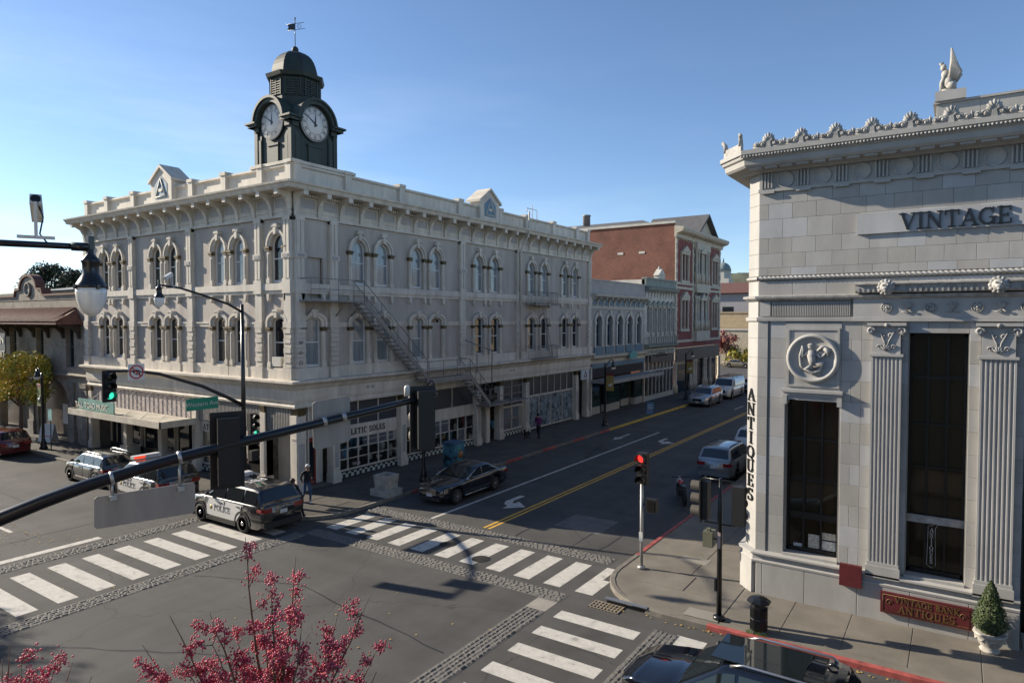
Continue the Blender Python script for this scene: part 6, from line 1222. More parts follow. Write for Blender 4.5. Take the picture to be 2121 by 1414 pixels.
    if kind != 'van': slope('rear_window', rg0+(rg1-rg0)*(.14 if kind == 'suv' else .1), rg0+(rg1-rg0)*.9, .13, t_)
    xs0, xs1 = (rg1-.02 if kind == 'suv' else rg0+(rg1-rg0)*.45), xw0-.12
    cuts = list(pill) or [xs0, xs0+(xs1-xs0)*.27, xs0+(xs1-xs0)*.63, xs1]
    for s_ in (-1, 1):
        for a, c in zip(cuts, cuts[1:]):
            q = MB(); a2, c2 = a+.035, c-.035; K = 6; lo, hi = [], []
            for i in range(K+1):
                x = a2+(c2-a2)*i/K; zl = min(zb, zr)+(zb-zr)*0+.02 if zb == zr else lerp_lin([(rg0,zr),(xw0,zb)], x)+.02; zu = min(H-.11, lerp_lin(roof, x)-.09)
                zu = max(zu, zl+.01); lo.append((x, zl)); hi.append((x, zu))
            q.add([(x, s_*(cw(z)+.006), z) for x, z in lo+hi[::-1]], [tuple(range(2*K+2))]); q.build('side_window', glass, t_, (0,0,0))
    q = MB(); q.box(-hx+.3, hx-.3, -w*.72, w*.72, .17, .7); q.build('underbody', M_well, t_, (0,0,0))
    # wheels
    ty = MB(); ty.lathe([(R*.68,-.11),(R*.93,-.115),(R,-.08),(R,.08),(R*.93,.115),(R*.68,.11)], 24, (0,0,0), 'y'); mty = ty.mesh('wheel', M_tyre)
    rm = MB(); rm.lathe([(R*.7,-.11),(R*.7,-.09),(R*.63,-.06),(R*.6,0)], 24, (0,0,0), 'y')
    if rim == 'steel': rm.lathe([(R*.62,-.05),(R*.5,-.09),(R*.3,-.06),(R*.26,-.06)], 20, (0,0,0), 'y'); rm.lathe([(R*.25,-.07),(R*.2,-.125),(0,-.13)], 14, (0,0,0), 'y')
    else:
        for k in range(10 if rim == 'multi' else 5): a = k*2*pi/(10 if rim == 'multi' else 5); wd = .02 if rim == 'multi' else .04; d = Vector((cos(a), 0, sin(a))); pn = Vector((-sin(a), 0, cos(a))); rm.add([d*.03+pn*wd+Vector((0,-.1,0)), d*.03-pn*wd+Vector((0,-.1,0)), d*R*.66-pn*wd*.8+Vector((0,-.095,0)), d*R*.66+pn*wd*.8+Vector((0,-.095,0))], [(0,1,2,3)])
        rm.lathe([(.06,-.1),(.05,-.12),(0,-.12)], 12, (0,0,0), 'y')
    mrm = rm.mesh('rim', M_cplas if rim == 'black' else M_alloy); hb = MB(); hb.lathe([(R*.66,-.03),(0,-.03)], 20, (0,0,0), 'y'); mhb = hb.mesh('hub', M_grille)
    for a in ax:
        for s_ in (-1, 1):
            o = put('wheel', mty, t_, (a, s_*(w-.115), R), 0 if s_ < 0 else pi); put('rim', mrm, o, (0,0,0)); put('hub', mhb, o, (0,0,0))
    # lights, grille, plates, mirrors, bumpers
    zl = zn-.12
    for s_ in (-1, 1):
        q = MB(); y0 = s_*w*.62; q.ball((hx-.16, y0, zl), .16, 10, (.75,1.05,.5)); q.build('headlight', head, t_, (0,0,0))
        q = MB(); zz_ = zr-.2 if kind != 'sedan' else zt-.2; q.box(-hx-.006, -hx+.1, min(s_*w*.5,s_*w*.9), max(s_*w*.5,s_*w*.9), zz_-.1, zz_+.07); q.box(-hx+.04, -hx+.32, min(s_*w*.8,s_*w*.965), max(s_*w*.8,s_*w*.965), zz_-.06, zz_+.06); q.build('tail_light', M_tail, t_, (0,0,0))
        q = MB(); q.ball((xw0-.28, s_*(w+.09), zb+.1), .1, 8, (.55,1,.75)); q.tube([(xw0-.25,s_*w*.92,zb+.02),(xw0-.27,s_*(w+.05),zb+.07)], .025, 5); q.build('wing_mirror', pm if clad is None else M_cplas, t_, (0,0,0))
        for xx in (cuts[1]+.14, cuts[2]+.14) if len(cuts) > 3 else (): q = MB(); q.box(xx, xx+.18, min(s_*w*.985,s_*(w+.02)), max(s_*w*.985,s_*(w+.02)), zb-.2, zb-.165); q.build('door_handle', M_cplas if clad else M_chrome, t_, (0,0,0))
        q = MB()
        for xx in cuts[1:3]+[cuts[-1]-.02]: q.box(xx-.006, xx+.006, min(s_*w*.96,s_*(w+.003)), max(s_*w*.96,s_*(w+.003)), .4, zb-.1)
        q.build('door_seam', M_grille, t_, (0,0,0))
        if clad:
            q = MB(); q.box(ax[1]+RA, ax[0]-RA, min(s_*w*.97,s_*(w+.012)), max(s_*w*.97,s_*(w+.012)), .2, .36); q.build('sill_cladding', clad, t_, (0,0,0))
            for a in ax: q = MB(); F_ = Matrix.Translation((a, s_*(w+.0), R*.95)); q.M = F_; ring(q, arc(0,0,RA+.07,RA+.07,0,180,14), arc(0,0,RA-.01,RA-.01,0,180,14), -.02, .014 if s_ > 0 else .02); q.build('arch_cladding', clad, t_, (0,0,0))
        if rails: q = MB(); q.tube([(rg1+.2,s_*wt*.9,H-.03),(rg1+.3,s_*wt*.9,H+.04),(xw1-.4,s_*wt*.9,H+.045),(xw1-.15,s_*wt*.9,H-.03)], .025, 6); q.build('roof_rail', rails, t_, (0,0,0))
    q = MB(); q.box(hx-.1, hx+.012, -w*.42, w*.42, zl-.18, zl+.05); q.build('grille', M_grille, t_, (0,0,0)) if grille == 'dark' else None
    if grille == 'chrome':
        gg = q.build('grille', M_grille, t_, (0,0,0)); q = MB()
        for k in range(5): q.box(hx-.05, hx+.03, -w*.42, w*.42, zl-.18+.055*k, zl-.165+.055*k)
        q.box(hx-.05, hx+.035, -w*.44, w*.44, zl+.05, zl+.085); q.build('grille_bar', M_chrome, gg, (0,0,0))
    q = MB(); q.box(hx-.2, hx+.02, -w*.6, w*.6, .24, .4); q.build('front_bumper', M_cplas, t_, (0,0,0)); q = MB(); q.box(-hx-.03, -hx+.2, -w*.84, w*.84, .3, .52); q.build('rear_bumper', clad or pm, t_, (0,0,0))
    if plate: q = MB(); q.box(-hx-.04, -hx-.02, -.16, .16, zr-.42, zr-.27); q.build('number_plate', M_plateW, t_, (0,0,0)); q = MB(); q.box(hx+.015, hx+.03, -.16, .16, .42, .56); q.build('number_plate', M_plateW, t_, (0,0,0))
    t_['_w'] = w; return t_, dict(hx=hx, w=w, ax=ax, RA=RA, zb=zb, zr=zr, H=H, xw0=xw0, xw1=xw1, rg0=rg0, rg1=rg1, cuts=cuts, wt=wt, cw=cw)
def lerp_lin(P, x):
    if x <= P[0][0]: return P[0][1]
    for (a, b), (c, d) in zip(P, P[1:]):
        if x <= c: return b+(d-b)*((x-a)/(c-a) if c > a else 0)
    return P[-1][1]
P_black = paint('police_black', (.006,.007,.009)); P_wht = mat('paint_police_white', (.62,.62,.6), .3, var=.03, coat=.8)
M_ltxt = mat('livery_grey', (.09,.09,.1), .5, var=0); M_lwht = mat('livery_white', (.6,.6,.6), .5, var=0)
def police(loc, rz, label):
    t_, d = car('police_car', label, 'police car', loc, rz, P_black, 5.0, 2.0, 1.76, 2.86, .95, .37, 1.12, .92, 1.16, 1.2, 1.35, .75, clad=M_cplas, rim='steel', group='black and white police cars')
    w, x0, x1 = d['w'], d['ax'][1]+.1, d['ax'][0]-.5
    for s_ in (-1, 1):
        q = MB(); P = [(x0+.28,.4),(x1,.4),(x1+.02,1.06),(x0-.12,1.06),(x0+.02,.72)]
        def yy(z): return w*(1.0 if z < .75 else 1-.03*(z-.75)/.35)+.008
        for (a, b_, c, e) in ((x0+.3, x1, .4, .74), ):
            q.add([(x0+.3,s_*yy(.4),.4),(x1,s_*yy(.4),.4),(x1+.01,s_*yy(.74),.74),(x0+.0,s_*yy(.74),.74),(x1+.02,s_*yy(1.08),1.08),(x0-.14,s_*yy(1.08),1.08)], [(0,1,2,3),(3,2,4,5)])
        dr = q.build('white_doors', P_wht, t_, (0,0,0)); m = MB(); m.M = Matrix.Rotation(pi if s_ > 0 else 0, 4, 'Z'); tw_ = lwidth('POLICE', .24, sx=1.0); xa = -(x1-.55) if s_ > 0 else x1-.55-tw_
        if s_ < 0: m.M = Matrix.Identity(4)
        xa = (-(x1-.5) if s_ > 0 else (x0+.55)); letters(m, 'POLICE', .24, -w-.012, -w-.007, xa, .62, sx=1.0); m.build('police_lettering', M_ltxt, dr, (0,0,0))
        m = MB(); m.lathe([(.09,.004),(.09,.012),(0,.013)], 10, (x1-.3, s_*w, .72), 'y') if s_ > 0 else m.lathe([(.09,-.004),(.09,-.012),(0,-.013)], 10, (x0+.4, s_*w, .72), 'y'); m.build('door_badge', mat('badge_gold', (.35,.25,.08), .4, metal=.5, var=0), dr, (0,0,0))
    m = MB(); m.box(.3, .62, -.62, .62, 1.79, 1.92); m.box(.34, .58, -.5, .5, 1.74, 1.79); lbr = m.build('light_bar', M_plateW, t_, (0,0,0))
    m = MB(); m.box(.29, .63, .1, .6, 1.8, 1.9); m.build('red_lamp', mat('light_bar_red', (.9,.06,.02), .3, var=0, emit=.8), lbr, (0,0,0))
    me = sans('P85', .62, .003); me.materials.append(M_lwht); me.transform(Matrix.Rotation(-pi/2, 4, 'X')); me.transform(Matrix.Rotation(pi/2, 4, 'Z')); me.transform(Matrix.Translation((-.55, 0, 1.785))); put('roof_number', me, t_, (0,0,0))
    me = sans('PETALUMA POLICE', .12, .003); me.materials.append(M_lwht); me.transform(Matrix.Rotation(-pi/2, 4, 'Z')); me.transform(Matrix.Translation((-d['hx']-.012, 0, .98))); put('tailgate_lettering', me, t_, (0,0,0))
    m = MB(); m.box(d['hx']-.05, d['hx']+.12, -.5, .5, .35, .8); m.build('push_bar', M_cplas, t_, (0,0,0)); return t_
police((-24.25, 16.42, 0), pi, 'black and white police car standing on the crosswalk, number on its roof'); police((-31.35, 16.35, 0), pi, 'police car parked behind the hanging sign back, beside the kerb')
car('dark_hatchback', 'dark grey small crossover with roof rails on Western Avenue', 'car', (-36.5, 16.45, 0), pi, paint('graphite', (.05,.055,.06), .25, .5), 4.45, 1.8, 1.58, 2.66, .92, .36, 1.0, .82, 1.05, 1.1, 1.2, .7, clad=M_cplas, rails=M_alloy)
car('red_wagon', 'red wagon at the left edge by the autumn tree', 'car', (-49.2, 16.4, 0), pi, paint('red', (.09,.006,.008), .25), 4.8, 1.8, 1.6, 2.75, .95, .33, .98, .8, 1.0, 1.05, 1.2, .7)
ec = car('dark_sedan', 'shiny black sedan with chrome grille in the shade of the lodge', 'car', (-19.45, 24.87, 0), -pi/2, paint('midnight', (.006,.008,.014), .2), 4.92, 1.86, 1.46, 2.94, .85, .345, .95, .8, .95, 1.02, 1.5, .95, rg1=-1.0, rg0=-1.75, kind='sedan', rim='multi', grille='chrome', pill=(-1.45,-.35,.8))[0]
for s_ in (-1, 1): m = MB(); m.tube([(.95,s_*.9,.97),(.55,s_*.83,1.12),(0,s_*.76,1.28),(-.6,s_*.75,1.31),(-1.15,s_*.79,1.2),(-1.5,s_*.87,1.05)], .014, 5); m.tube([(.95,s_*.92,.97),(-1.5,s_*.905,1.03)], .012, 5); m.tube([(1.1,s_*.935,.3),(-1.1,s_*.935,.3)], .014, 5); m.build('chrome_trim', M_chrome, ec, (0,0,0))
car('silver_suv', 'silver people carrier seen from behind at the right kerb', 'car', (-10.25, 36.2, 0), pi/2, paint('silver_grey', (.23,.25,.27), .3, .5), 4.9, 1.85, 1.72, 2.89, .95, .36, 1.05, .85, 1.08, 1.12, 1.25, .75, rails=M_cplas)
car('white_suv', 'white car mostly hidden behind the silver people carrier', 'car', (-10.3, 43.2, 0), pi/2, paint('white', (.55,.57,.58), .3), 4.7, 1.85, 1.7, 2.75, .92, .35)
car('silver_crossover', 'silver crossover facing the camera with fog lamps lit', 'car', (-20.35, 64.2, 0), -pi/2, paint('silver', (.36,.38,.4), .3, .5), 5.1, 2.0, 1.75, 3.0, .95, .37, 1.08, .86, 1.12, 1.15, 1.35, .8, rails=M_alloy)
vn = car('white_van', 'white panel van with roof rack behind the silver crossover', 'van', (-20.3, 71.9, 0), -pi/2, paint('van_white', (.56,.57,.56), .35), 5.6, 2.0, 2.1, 3.5, .75, .36, 1.25, 1.0, 1.3, 1.3, .75, .6, rg1=-2.65, rg0=-2.78, kind='van', pill=(1.0, 1.85))[0]
m = MB()
for s_ in (-.7, .7): m.tube([(-2.3,s_,2.24),(1.2,s_,2.24)], .02, 5)
for x in (-2.2,-1.3,-.4,.5,1.1): m.tube([(x,-.75,2.26),(x,.75,2.26)], .02, 5); m.tube([(x,-.7,2.1),(x,-.7,2.25)], .02, 5); m.tube([(x,.7,2.1),(x,.7,2.25)], .02, 5)
m.build('roof_rack', M_cplas, vn, (0,0,0))
car('dark_car', 'dark car queued behind the white van', 'car', (-19.6, 79.0, 0), -pi/2, paint('navy', (.015,.018,.03), .25), 4.6, 1.8, 1.5, 2.7, .9, .33); car('dark_car', 'second dark car further behind the white van', 'car', (-18.6, 85.5, 0), -pi/2, paint('navy', (.015,.018,.03)), 4.6, 1.8, 1.5, 2.7, .9, .33)
car('beige_sedan', 'beige sedan crossing the far side street', 'car', (-31.2, 116, 0), 0, paint('beige', (.28,.25,.18), .3, .3), 4.7, 1.8, 1.45, 2.7, .9, .33, .95, .78, .95, 1.0, 1.4, .8, rg1=-1.0, rg0=-1.7, kind='sedan')
bs, d_ = car('black_suv', 'glossy black off-roader with silver roof rails in the right foreground', 'car', (-3.5, 13.35, 0), pi, paint('gloss_black', (.005,.006,.009), .08), 4.6, 1.9, 1.72, 2.8, .88, .38, 1.08, .88, 1.12, 1.16, 1.3, .85, rails=M_alloy, rim='multi', clad=M_cplas)
m = MB(); m.box(-1.25, .4, -.56, .56, 1.725, 1.745); m.build('glass_roof', M_cglz, bs, (0,0,0)); m = MB(); m.tube([(-1.75,-.3,1.74),(-1.65,-.3,1.79),(-1.55,-.3,1.74)], .03, 6); m.build('roof_aerial', M_blk, bs, (0,0,0))
for s_ in (-1, 1): m = MB(); m.ball((2.15, s_*.68, .7), .05, 8, (1,1.4,.8)); m.build('indicator', mat('amber_lens', (.7,.25,.03), .2, var=0), bs, (0,0,0))
# motorcycle
mc = thing('motorcycle', 'dark motorcycle with red and white tank parked at the right kerb', 'motorcycle', (-10.35, 29.3, 0), radians(120))
ty = MB(); ty.lathe([(.24,-.05),(.3,-.06),(.32,0),(.3,.06),(.24,.05)], 20, (0,0,0), 'y'); mt = ty.mesh('wheel', M_tyre); rm = MB(); rm.lathe([(.23,-.03),(.05,-.05),(0,-.05)], 16, (0,0,0), 'y'); rm.lathe([(.23,.03),(.05,.05),(0,.05)], 16, (0,0,0), 'y'); mr_ = rm.mesh('rim', M_cplas)
for x in (-.7, .72): o = put('wheel', mt, mc, (x,0,.32)); put('rim', mr_, o, (0,0,0))
m = MB()
for s_ in (-.09, .09): m.tube([(.72,s_,.32),(.5,s_,.85),(.42,s_,1.0)], .03, 6)
m.tube([(.36,-.38,1.06),(.42,-.2,1.02),(.42,.2,1.02),(.36,.38,1.06)], .02, 6); m.build('fork_and_bars', M_blk, mc, (0,0,0)); m = MB(); m.ball((.2,0,.84), .2, 12, (1.3,.7,.7)); m.build('tank', paint('bike_red', (.35,.03,.03)), mc, (0,0,0)); m = MB(); m.ball((.52,0,.85), .16, 10, (.9,.9,1.1)); m.build('fairing', P_wht, mc, (0,0,0))
m = MB(); m.ball((-.3,0,.78), .2, 10, (1.7,.7,.4)); m.ball((-.68,0,.82), .12, 8, (1.4,.7,.5)); m.build('seat', M_blk, mc, (0,0,0)); m = MB(); m.box(-.25, .3, -.16, .16, .28, .6); m.tube([(.2,.15,.4),(-.2,.18,.28),(-.75,.2,.34)], .05, 8); m.build('engine', M_iron, mc, (0,0,0)); m = MB(); m.ball((.66,0,.92), .09, 10); m.build('headlamp', M_head, mc, (0,0,0))
# ================================================================ trees and people
M_bark = mat('twig_bark', (.17,.12,.085), .85, var=.3, scale=12, bump=.4, bscale=40)
BER = [mat('berry_%d' % i, c, .35, var=.15, scale=30) for i, c in enumerate(((.56,.065,.115),(.42,.04,.08),(.68,.14,.19)))]
def ico(mb, c, r):
    t = (1+5**.5)/2; V = [Vector(p).normalized()*r+c for p in ((-1,t,0),(1,t,0),(-1,-t,0),(1,-t,0),(0,-1,t),(0,1,t),(0,-1,-t),(0,1,-t),(t,0,-1),(t,0,1),(-t,0,-1),(-t,0,1))]
    mb.add(V, [(0,11,5),(0,5,1),(0,1,7),(0,7,10),(0,10,11),(1,5,9),(5,11,4),(11,10,2),(10,7,6),(7,1,8),(3,9,4),(3,4,2),(3,2,6),(3,6,8),(3,8,9),(4,9,5),(2,4,11),(6,2,10),(8,6,7),(9,8,1)], True)
def berry_tree(label, base, forks, seed):
    r = random.Random(seed); t_ = thing('berry_tree', label, 'tree', base); B = Vector(base); w = MB(); bm_ = MB(); tw = MB()
    mid = B+Vector((0,0,3.2)); w.tube([B, B+Vector((.05,0,1.6)), mid], [.09,.075,.06], 8)
    def cluster(p, n, rad):
        for _ in range(n):
            q = p+Vector((r.gauss(0,1), r.gauss(0,1), r.gauss(0,.9)))*rad; bm_.k = r.randrange(3); ico(bm_, q, r.uniform(.0085, .0125))
            if r.random() < .25: tw.tube([p, q], .0025, 3, False)
    for (px, py, d, dens) in forks:
        tip = at(px, py, d); a = mid+Vector((r.uniform(-.1,.1), r.uniform(-.1,.1), r.uniform(-.3,.3))); m1 = a.lerp(tip, .45)+Vector((r.uniform(-.12,.12), r.uniform(-.12,.12), -.25)); P = []
        for i in range(13): s_ = i/12; P.append(a*(1-s_)**2+m1*2*s_*(1-s_)+tip*s_*s_+Vector((r.uniform(-.012,.012), r.uniform(-.012,.012), 0))*(0 < i < 12))
        w.tube(P, [.03-.027*i/12 for i in range(13)], 6)
        for i in range(4, 13):
            if i > 11 and dens < .9: continue
            for k in range(r.choice((1, 2, 2, 3))):
                if r.random() > dens*(1.0 if i < 11 else .5): continue
                dr = Vector((r.uniform(-1,1), r.uniform(-1,1), r.uniform(.1,1.1))).normalized(); ln = r.uniform(.1,.34)*(1.15-.45*i/12); q = P[i]+dr*ln; mm_ = P[i]+dr*ln*.5+Vector((0,0,-.015)); tw.tube([P[i], mm_, q], [.006,.0045,.003], 4)
                for z in range(3): cluster(P[i].lerp(q, .4+.3*z), int(r.uniform(12,28)), .032)
    w.build('trunk', M_bark, t_); o = tw.build('twigs', M_bark, t_); o['kind'] = 'stuff'; o = bm_.build('berries', BER, t_); o['kind'] = 'stuff'; return t_
berry_tree('bare red berried tree rising at the bottom of the picture', tuple(at(560, 1414, 6.9).xy)+(.14,), [(508,1112,6.6,.75),(613,1150,6.9,.6),(626,1180,7.1,.8),(768,1232,6.5,.8),(702,1262,7.0,.9),(435,1268,6.5,.8),(352,1275,6.9,.7),(295,1335,6.5,.9),(492,1325,7.2,1),(560,1205,6.3,.9),(785,1335,6.8,.9),(625,1290,6.2,1),(545,1300,6.9,1),(440,1335,6.2,1),(700,1340,6.3,1),(370,1370,6.7,1),(600,1360,7.0,1),(660,1370,6.6,1),(500,1390,6.4,1),(780,1390,6.5,1),(320,1395,6.3,1),(560,1370,6.1,1),(420,1390,7,1)], 11)
berry_tree('second red berried tree peeping in at the lower left corner', tuple(at(30, 1500, 6.2).xy)+(.14,), [(20,1330,6.1,.6),(78,1378,6.3,.5),(45,1372,5.9,1),(110,1392,6.0,.9),(5,1365,6.2,1),(150,1372,6.4,.2),(190,1400,6.1,.6)], 12)
def leafy(name, label, base, crown, rad, n, size, mats, trunk_r, seed, clumps=16, group=None):
    t_ = thing(name, label, 'tree', base, 0, group); r = random.Random(seed); C = Vector(crown)-Vector(base); w = MB(); w.tube([(0,0,0),(.06*rad[0],0,C.z*.5),(0,0,C.z)], [trunk_r,trunk_r*.75,trunk_r*.4], 8)
    cl = []
    for i in range(clumps):
        a = r.random()*6.28; u = r.uniform(-.75,1); k = sqrt(max(0, 1-u*u))*r.uniform(.45,.85); p = C+Vector((rad[0]*k*cos(a), rad[1]*k*sin(a), rad[2]*u*.8)); cl.append((p, r.uniform(.28,.5)))
        w.tube([(0,0,C.z*.55), (p*.5)+Vector((0,0,C.z*.28)), p], [trunk_r*.4,trunk_r*.25,trunk_r*.08], 5)
    w.build('trunk', M_bark, t_, (0,0,0)); m = MB()
    def f(r):
        p, s_ = cl[r.randrange(len(cl))]; d = Vector((r.gauss(0,1), r.gauss(0,1), r.gauss(0,1))); d.normalize(); q = p+Vector((d.x*rad[0], d.y*rad[1], d.z*rad[2]))*s_*r.random()**.4; return q, d
    leaves(m, n, f, size, seed); m.build('crown', mats, t_, (0,0,0)); return t_
LV = [mat('autumn_%d' % i, c, .7, var=.3, scale=3) for i, c in enumerate(((.5,.44,.06),(.28,.32,.055),(.6,.4,.06)))]; DK = [mat('oak_%d' % i, c, .8, var=.3, scale=3) for i, c in enumerate(((.03,.045,.022),(.045,.06,.03),(.022,.034,.018)))]; RD = [mat('redleaf_%d' % i, c, .7, var=.3) for i, c in enumerate(((.25,.06,.06),(.3,.1,.08),(.18,.05,.04)))]
leafy('street_tree', 'yellow green autumn street tree in front of the stucco arcade', (-52.2, 18.6, .14), (-52.4, 18.7, 4.3), (1.95, 1.8, 1.9), 5200, .13, LV, .13, 21)
leafy('street_tree', 'small green street tree further left at the picture edge', (-57.5, 18.6, .14), (-57.5, 18.6, 4.2), (2.0, 1.8, 1.9), 2600, .14, LV, .12, 22)
leafy('oak_tree', 'dark rounded oak above the roofs at far left', (-176, 69.5, 0), (-176, 69.5, 16.0), (7.5, 6, 4.6), 5200, .42, DK, .5, 23, 22); leafy('oak_tree', 'smaller dark oak beside the roof aerial at far left', (-160, 69, 0), (-162, 69, 15.0), (5, 4, 3.6), 2600, .4, DK, .4, 24)
leafy('red_leaf_tree', 'small red leaved tree at the far end of the street', (-34.5, 120, 0), (-34.5, 120, 4.0), (2.2, 2, 2.4), 1500, .22, RD, .1, 25); leafy('yellow_shrub', 'spiky yellow green shrub beside the small red tree', (-32.2, 120, 0), (-32.2, 120, 1.8), (2.4, 1.6, 1.8), 1500, .24, LV, .08, 26)
leafy('green_shrub', 'dark green hedge shrub at the far crossing', (-28.5, 121, 0), (-28.5, 121, 1.2), (2.6, 1.3, 1.2), 1200, .2, DK, .08, 27); leafy('bare_park_tree', 'autumn tree beyond the left edge throwing shadow on the junction', (-40, .8, .14), (-40, .8, 7.5), (3.5, 3, 3), 2600, .13, LV, .2, 28)
# people: skinned skeletons
SKIN = mat('skin', (.36,.2,.14), .6, var=.05)
def person(label, loc, rz, J, E, mats, zones, cap=None, extra=None):
    t_ = thing('person', label, 'person', loc, rz); names = list(J); me = bpy.data.meshes.new('b'); me.from_pydata([J[k][0] for k in names], [(names.index(a), names.index(b)) for a, b in E], []); o = bpy.data.objects.new('b', me); COL.objects.link(o)
    o.modifiers.new('s', 'SKIN'); me.skin_vertices[0].data[0].use_root = True
    for i, k in enumerate(names): me.skin_vertices[0].data[i].radius = (J[k][1], J[k][2] if len(J[k]) > 2 else J[k][1]); me.skin_vertices[0].data[i].use_root = (k == 'pelvis')
    s_ = o.modifiers.new('u', 'SUBSURF'); s_.levels = 2; bpy.context.view_layer.update(); body = bpy.data.meshes.new_from_object(o.evaluated_get(bpy.context.evaluated_depsgraph_get())); bpy.data.objects.remove(o); body.materials.clear(); bm = bmesh.new(); bm.from_mesh(body)
    segs = [(Vector(J[a][0]), Vector(J[b][0]), zones(a, b)) for a, b in E]
    for f in bm.faces:
        c = f.calc_center_median(); best, bi = 9, 0
        for a, b, z in segs:
            d = b-a; t = max(0, min(1, (c-a).dot(d)/max(1e-6, d.dot(d)))); q = (c-a-d*t).length
            if q < best: best, bi = q, z
        f.material_index = bi; f.smooth = True
    # fingers and thumb
    for hnd, el in (('handL','elbowL'),('handR','elbowR')):
        if hnd not in J: continue
        h = Vector(J[hnd][0]); d = (h-Vector(J[el][0])).normalized(); sd = d.cross(Vector((0,0,1))); sd = sd.normalized() if sd.length > .1 else Vector((0,1,0)); dn = d.cross(sd)
        mbf = MB()
        for k in range(4): b0 = h+d*.02+sd*(.03-.02*k); ln = (.07,.08,.075,.06)[k]; mbf.tube([b0, b0+d*ln*.5, b0+d*ln*.8+dn*.02], [.01,.009,.007], 5)
        b0 = h+sd*.035-d*.02; mbf.tube([b0, b0+sd*.03+d*.02, b0+sd*.035+d*.05], [.011,.01,.008], 5)
        vs = [bm.verts.new(v) for v in mbf.v]
        for f in mbf.f:
            try: ff = bm.faces.new([vs[i] for i in f]); ff.material_index = 0
            except ValueError: pass
    # face: nose, brow, ears
    hd, fw_ = Vector(J['head'][0]), Vector(J.get('face', ((.1,0,0),))[0]); mbf = MB(); up_ = Vector((0,0,1)); sd = up_.cross(fw_).normalized()
    mbf.tube([hd+fw_*.09+up_*.02, hd+fw_*.118-up_*.02], [.01,.016], 5); mbf.tube([hd+fw_*.085-up_*.055-sd*.02, hd+fw_*.09-up_*.055+sd*.02], .006, 4)
    for s_ in (-1, 1): mbf.ball(hd+sd*s_*.085, .022, 6, (1,1,1.4)); mbf.ball(hd+fw_*.092+up_*.025+sd*s_*.03, .009, 6)
    vs = [bm.verts.new(v) for v in mbf.v]
    for f in mbf.f:
        try: ff = bm.faces.new([vs[i] for i in dict.fromkeys(f)]); ff.material_index = 0
        except ValueError: pass
    bm.to_mesh(body); bm.free()
    for m in mats: body.materials.append(m)
    put('body', body, t_, (0,0,0))
    q = MB(); q.ball(hd+up_*.035-fw_*.015, .112, 12, (1,1,.95)); 
    if cap: q.v = [p for p in q.v]; c = MB(); c.lathe([(.113,.02),(.108,.07),(.07,.12),(0,.135)], 14, tuple(hd)); c.ext([(-.07,0),(.07,0),(.05,.0)], 0, 0, 'z') if False else c.box(hd.x+fw_.x*.08-.02, hd.x+fw_.x*.2, hd.y+fw_.y*.14-.07, hd.y+fw_.y*.14+.07, hd.z+.015, hd.z+.03); c.build('cap', cap, t_, (0,0,0))
    else: h_ = MB(); h_.ball(hd+up_*.03-fw_*.03, .115, 12, (.98,.98,1.0)); h_.build('hair', extra or mat('hair_brown', (.03,.018,.012), .7, var=.1), t_, (0,0,0))
    return t_
FACE = Vector((1,0,0))
def std(step=.0, lean=0, armL=((.05,.24,1.1),(.2,.2,.92)), armR=((.05,-.24,1.1),(.2,-.2,.92)), sit=0):
    x = lean
    return {'pelvis':((0,0,.95),.135,.11),'chest':((x*.6,0,1.25),.15,.115),'neckb':((x*.9,0,1.44),.1,.08),'neck':((x*1.05,0,1.5),.055),'head':((x*1.25,0,1.63),.098,.09),'crown':((x*1.25,0,1.7),.075),
     'hipL':((0,.09,.9),.09),'kneeL':((step*.5+.03,.1,.5),.065),'ankL':((step*.6-.05,.1,.1),.045),'toeL':((step*.6+.12,.1,.045),.04),'hipR':((0,-.09,.9),.09),'kneeR':((-step*.2+.03,-.1,.5),.065),'ankR':((-step-.05,-.1,.12),.045),'toeR':((-step+.12,-.1,.05),.04),
     'shL':((x*.8,.19,1.4),.065),'elbowL':(armL[0],.045),'handL':(armL[1],.034),'shR':((x*.8,-.19,1.4),.065),'elbowR':(armR[0],.045),'handR':(armR[1],.034),'face':(FACE,)}
ED = [('pelvis','chest'),('chest','neckb'),('neckb','neck'),('neck','head'),('head','crown'),('pelvis','hipL'),('hipL','kneeL'),('kneeL','ankL'),('ankL','toeL'),('pelvis','hipR'),('hipR','kneeR'),('kneeR','ankR'),('ankR','toeR'),('neckb','shL'),('shL','elbowL'),('elbowL','handL'),('neckb','shR'),('shR','elbowR'),('elbowR','handR')]
def zn(a, b):
    if b in ('head','crown','neck') : return 0
    if b in ('toeL','toeR'): return 3
    if b in ('kneeL','kneeR','ankL','ankR','hipL','hipR'): return 2
    return 1
def zs(a, b): return 0 if b in ('handL','handR') else zn(a, b)
C_blk, C_jean, C_shoe, C_prp, C_grey = mat('cloth_black', (.012,.012,.015), .9, var=.1), mat('denim_blue', (.05,.09,.17), .9, var=.2, scale=9), mat('shoe_white', (.5,.5,.5), .7, var=.1), mat('cloth_magenta', (.16,.02,.11), .9, var=.1), mat('shirt_charcoal', (.03,.03,.035), .9, var=.1)
def J_(d): e = dict(d); f = e.pop('face'); return e
def mk(label, loc, rz, j, mats, zf, cap=None, extra=None):
    j2 = J_(j); return person(label, loc, rz, j2, ED, mats, zf, cap, extra)
_op = person
def person(label, loc, rz, J, E, mats, zones, cap=None, extra=None): J = dict(J); return _op(label, loc, rz, J, E, mats, zones, cap, extra)
mk('person in white cap, black jacket and jeans walking by the corner', (-23.9, 19.3, .14), radians(-20), std(.3, .1, ((-.02,.25,1.12),(.18,.2,1.0)), ((-.1,-.25,1.12),(.05,-.2,.95))), [SKIN, C_blk, C_jean, C_shoe], zn, mat('cap_white', (.6,.58,.55), .8, var=.05))
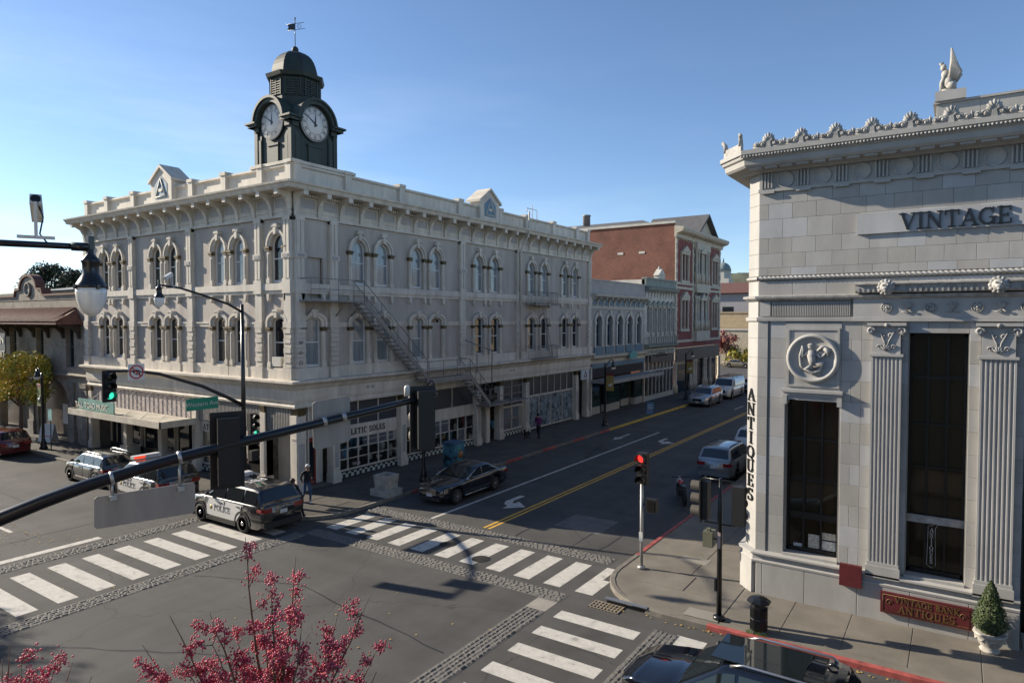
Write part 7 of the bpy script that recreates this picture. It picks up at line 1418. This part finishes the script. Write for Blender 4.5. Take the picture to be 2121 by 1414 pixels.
mk('person in dark clothes leaning on the back of the police car', (-22.35, 17.75, .0), radians(215), std(.05, .28, ((.3,.22,1.12),(.5,.05,1.1)), ((.3,-.22,1.12),(.5,-.02,1.12))), [SKIN, C_blk, C_grey, C_blk], zs)
mk('person in dark jacket half hidden behind the hanging signal', (-27.3, 18.6, .14), radians(-60), std(.1, .05), [SKIN, C_grey, C_blk, C_blk], zn)
mk('person in magenta coat walking a black dog on the shaded pavement', (-23.7, 38.6, .14), radians(-85), std(.22, .05, ((.05,.24,1.12),(.22,.2,1.0)), ((-.03,-.25,1.12),(.1,-.28,.9))), [SKIN, C_prp, C_blk, C_blk], zn, None, mat('hair_dark', (.012,.01,.01), .7, var=0))
# dog
dg = thing('dog', 'black dog on a lead beside the person in magenta coat', 'dog', (-24.35, 38.1, .14), radians(-80)); M_fur = mat('fur_black', (.012,.011,.011), .9, var=.2, scale=30)
J = {'pelvis':((-.28,0,.42),.085),'belly':((-.05,0,.41),.08),'chest':((.18,0,.41),.11),'neck':((.32,0,.54),.065),'head':((.4,0,.63),.065),'muz':((.52,0,.6),.032),'tail':((-.42,0,.5),.03),'tail2':((-.54,0,.6),.018)}
for s_, n_ in ((1,'L'),(-1,'R')): J.update({'th'+n_:((-.28,s_*.07,.34),.07),'st'+n_:((-.2,s_*.08,.24),.04),'ho'+n_:((-.33,s_*.08,.14),.026),'pf'+n_:((-.3,s_*.08,.025),.026),'sh'+n_:((.2,s_*.07,.34),.055),'el'+n_:((.17,s_*.08,.22),.034),'wr'+n_:((.2,s_*.08,.1),.025),'pw'+n_:((.23,s_*.08,.025),.027),'ear'+n_:((.37,s_*.06,.7),.022)})
E_ = [('pelvis','belly'),('belly','chest'),('chest','neck'),('neck','head'),('head','muz'),('pelvis','tail'),('tail','tail2')]
for n_ in 'LR': E_ += [('pelvis','th'+n_),('th'+n_,'st'+n_),('st'+n_,'ho'+n_),('ho'+n_,'pf'+n_),('chest','sh'+n_),('sh'+n_,'el'+n_),('el'+n_,'wr'+n_),('wr'+n_,'pw'+n_),('head','ear'+n_)]
nm_ = list(J); me = bpy.data.meshes.new('b'); me.from_pydata([J[k][0] for k in nm_], [(nm_.index(a), nm_.index(b)) for a, b in E_], []); o = bpy.data.objects.new('b', me); COL.objects.link(o); o.modifiers.new('s', 'SKIN')
for i, k in enumerate(nm_): me.skin_vertices[0].data[i].radius = (J[k][1],)*2; me.skin_vertices[0].data[i].use_root = (k == 'pelvis')
o.modifiers.new('u', 'SUBSURF').levels = 1; bpy.context.view_layer.update(); body = bpy.data.meshes.new_from_object(o.evaluated_get(bpy.context.evaluated_depsgraph_get())); bpy.data.objects.remove(o); body.materials.clear(); body.materials.append(M_fur)
for p_ in body.polygons: p_.use_smooth = True
put('body', body, dg, (0,0,0)); m = MB(); m.tube([(.33,0,.56),(.2,.3,.8),(-.1,.62,.95)], .006, 4); m.build('lead', M_blk, dg, (0,0,0))
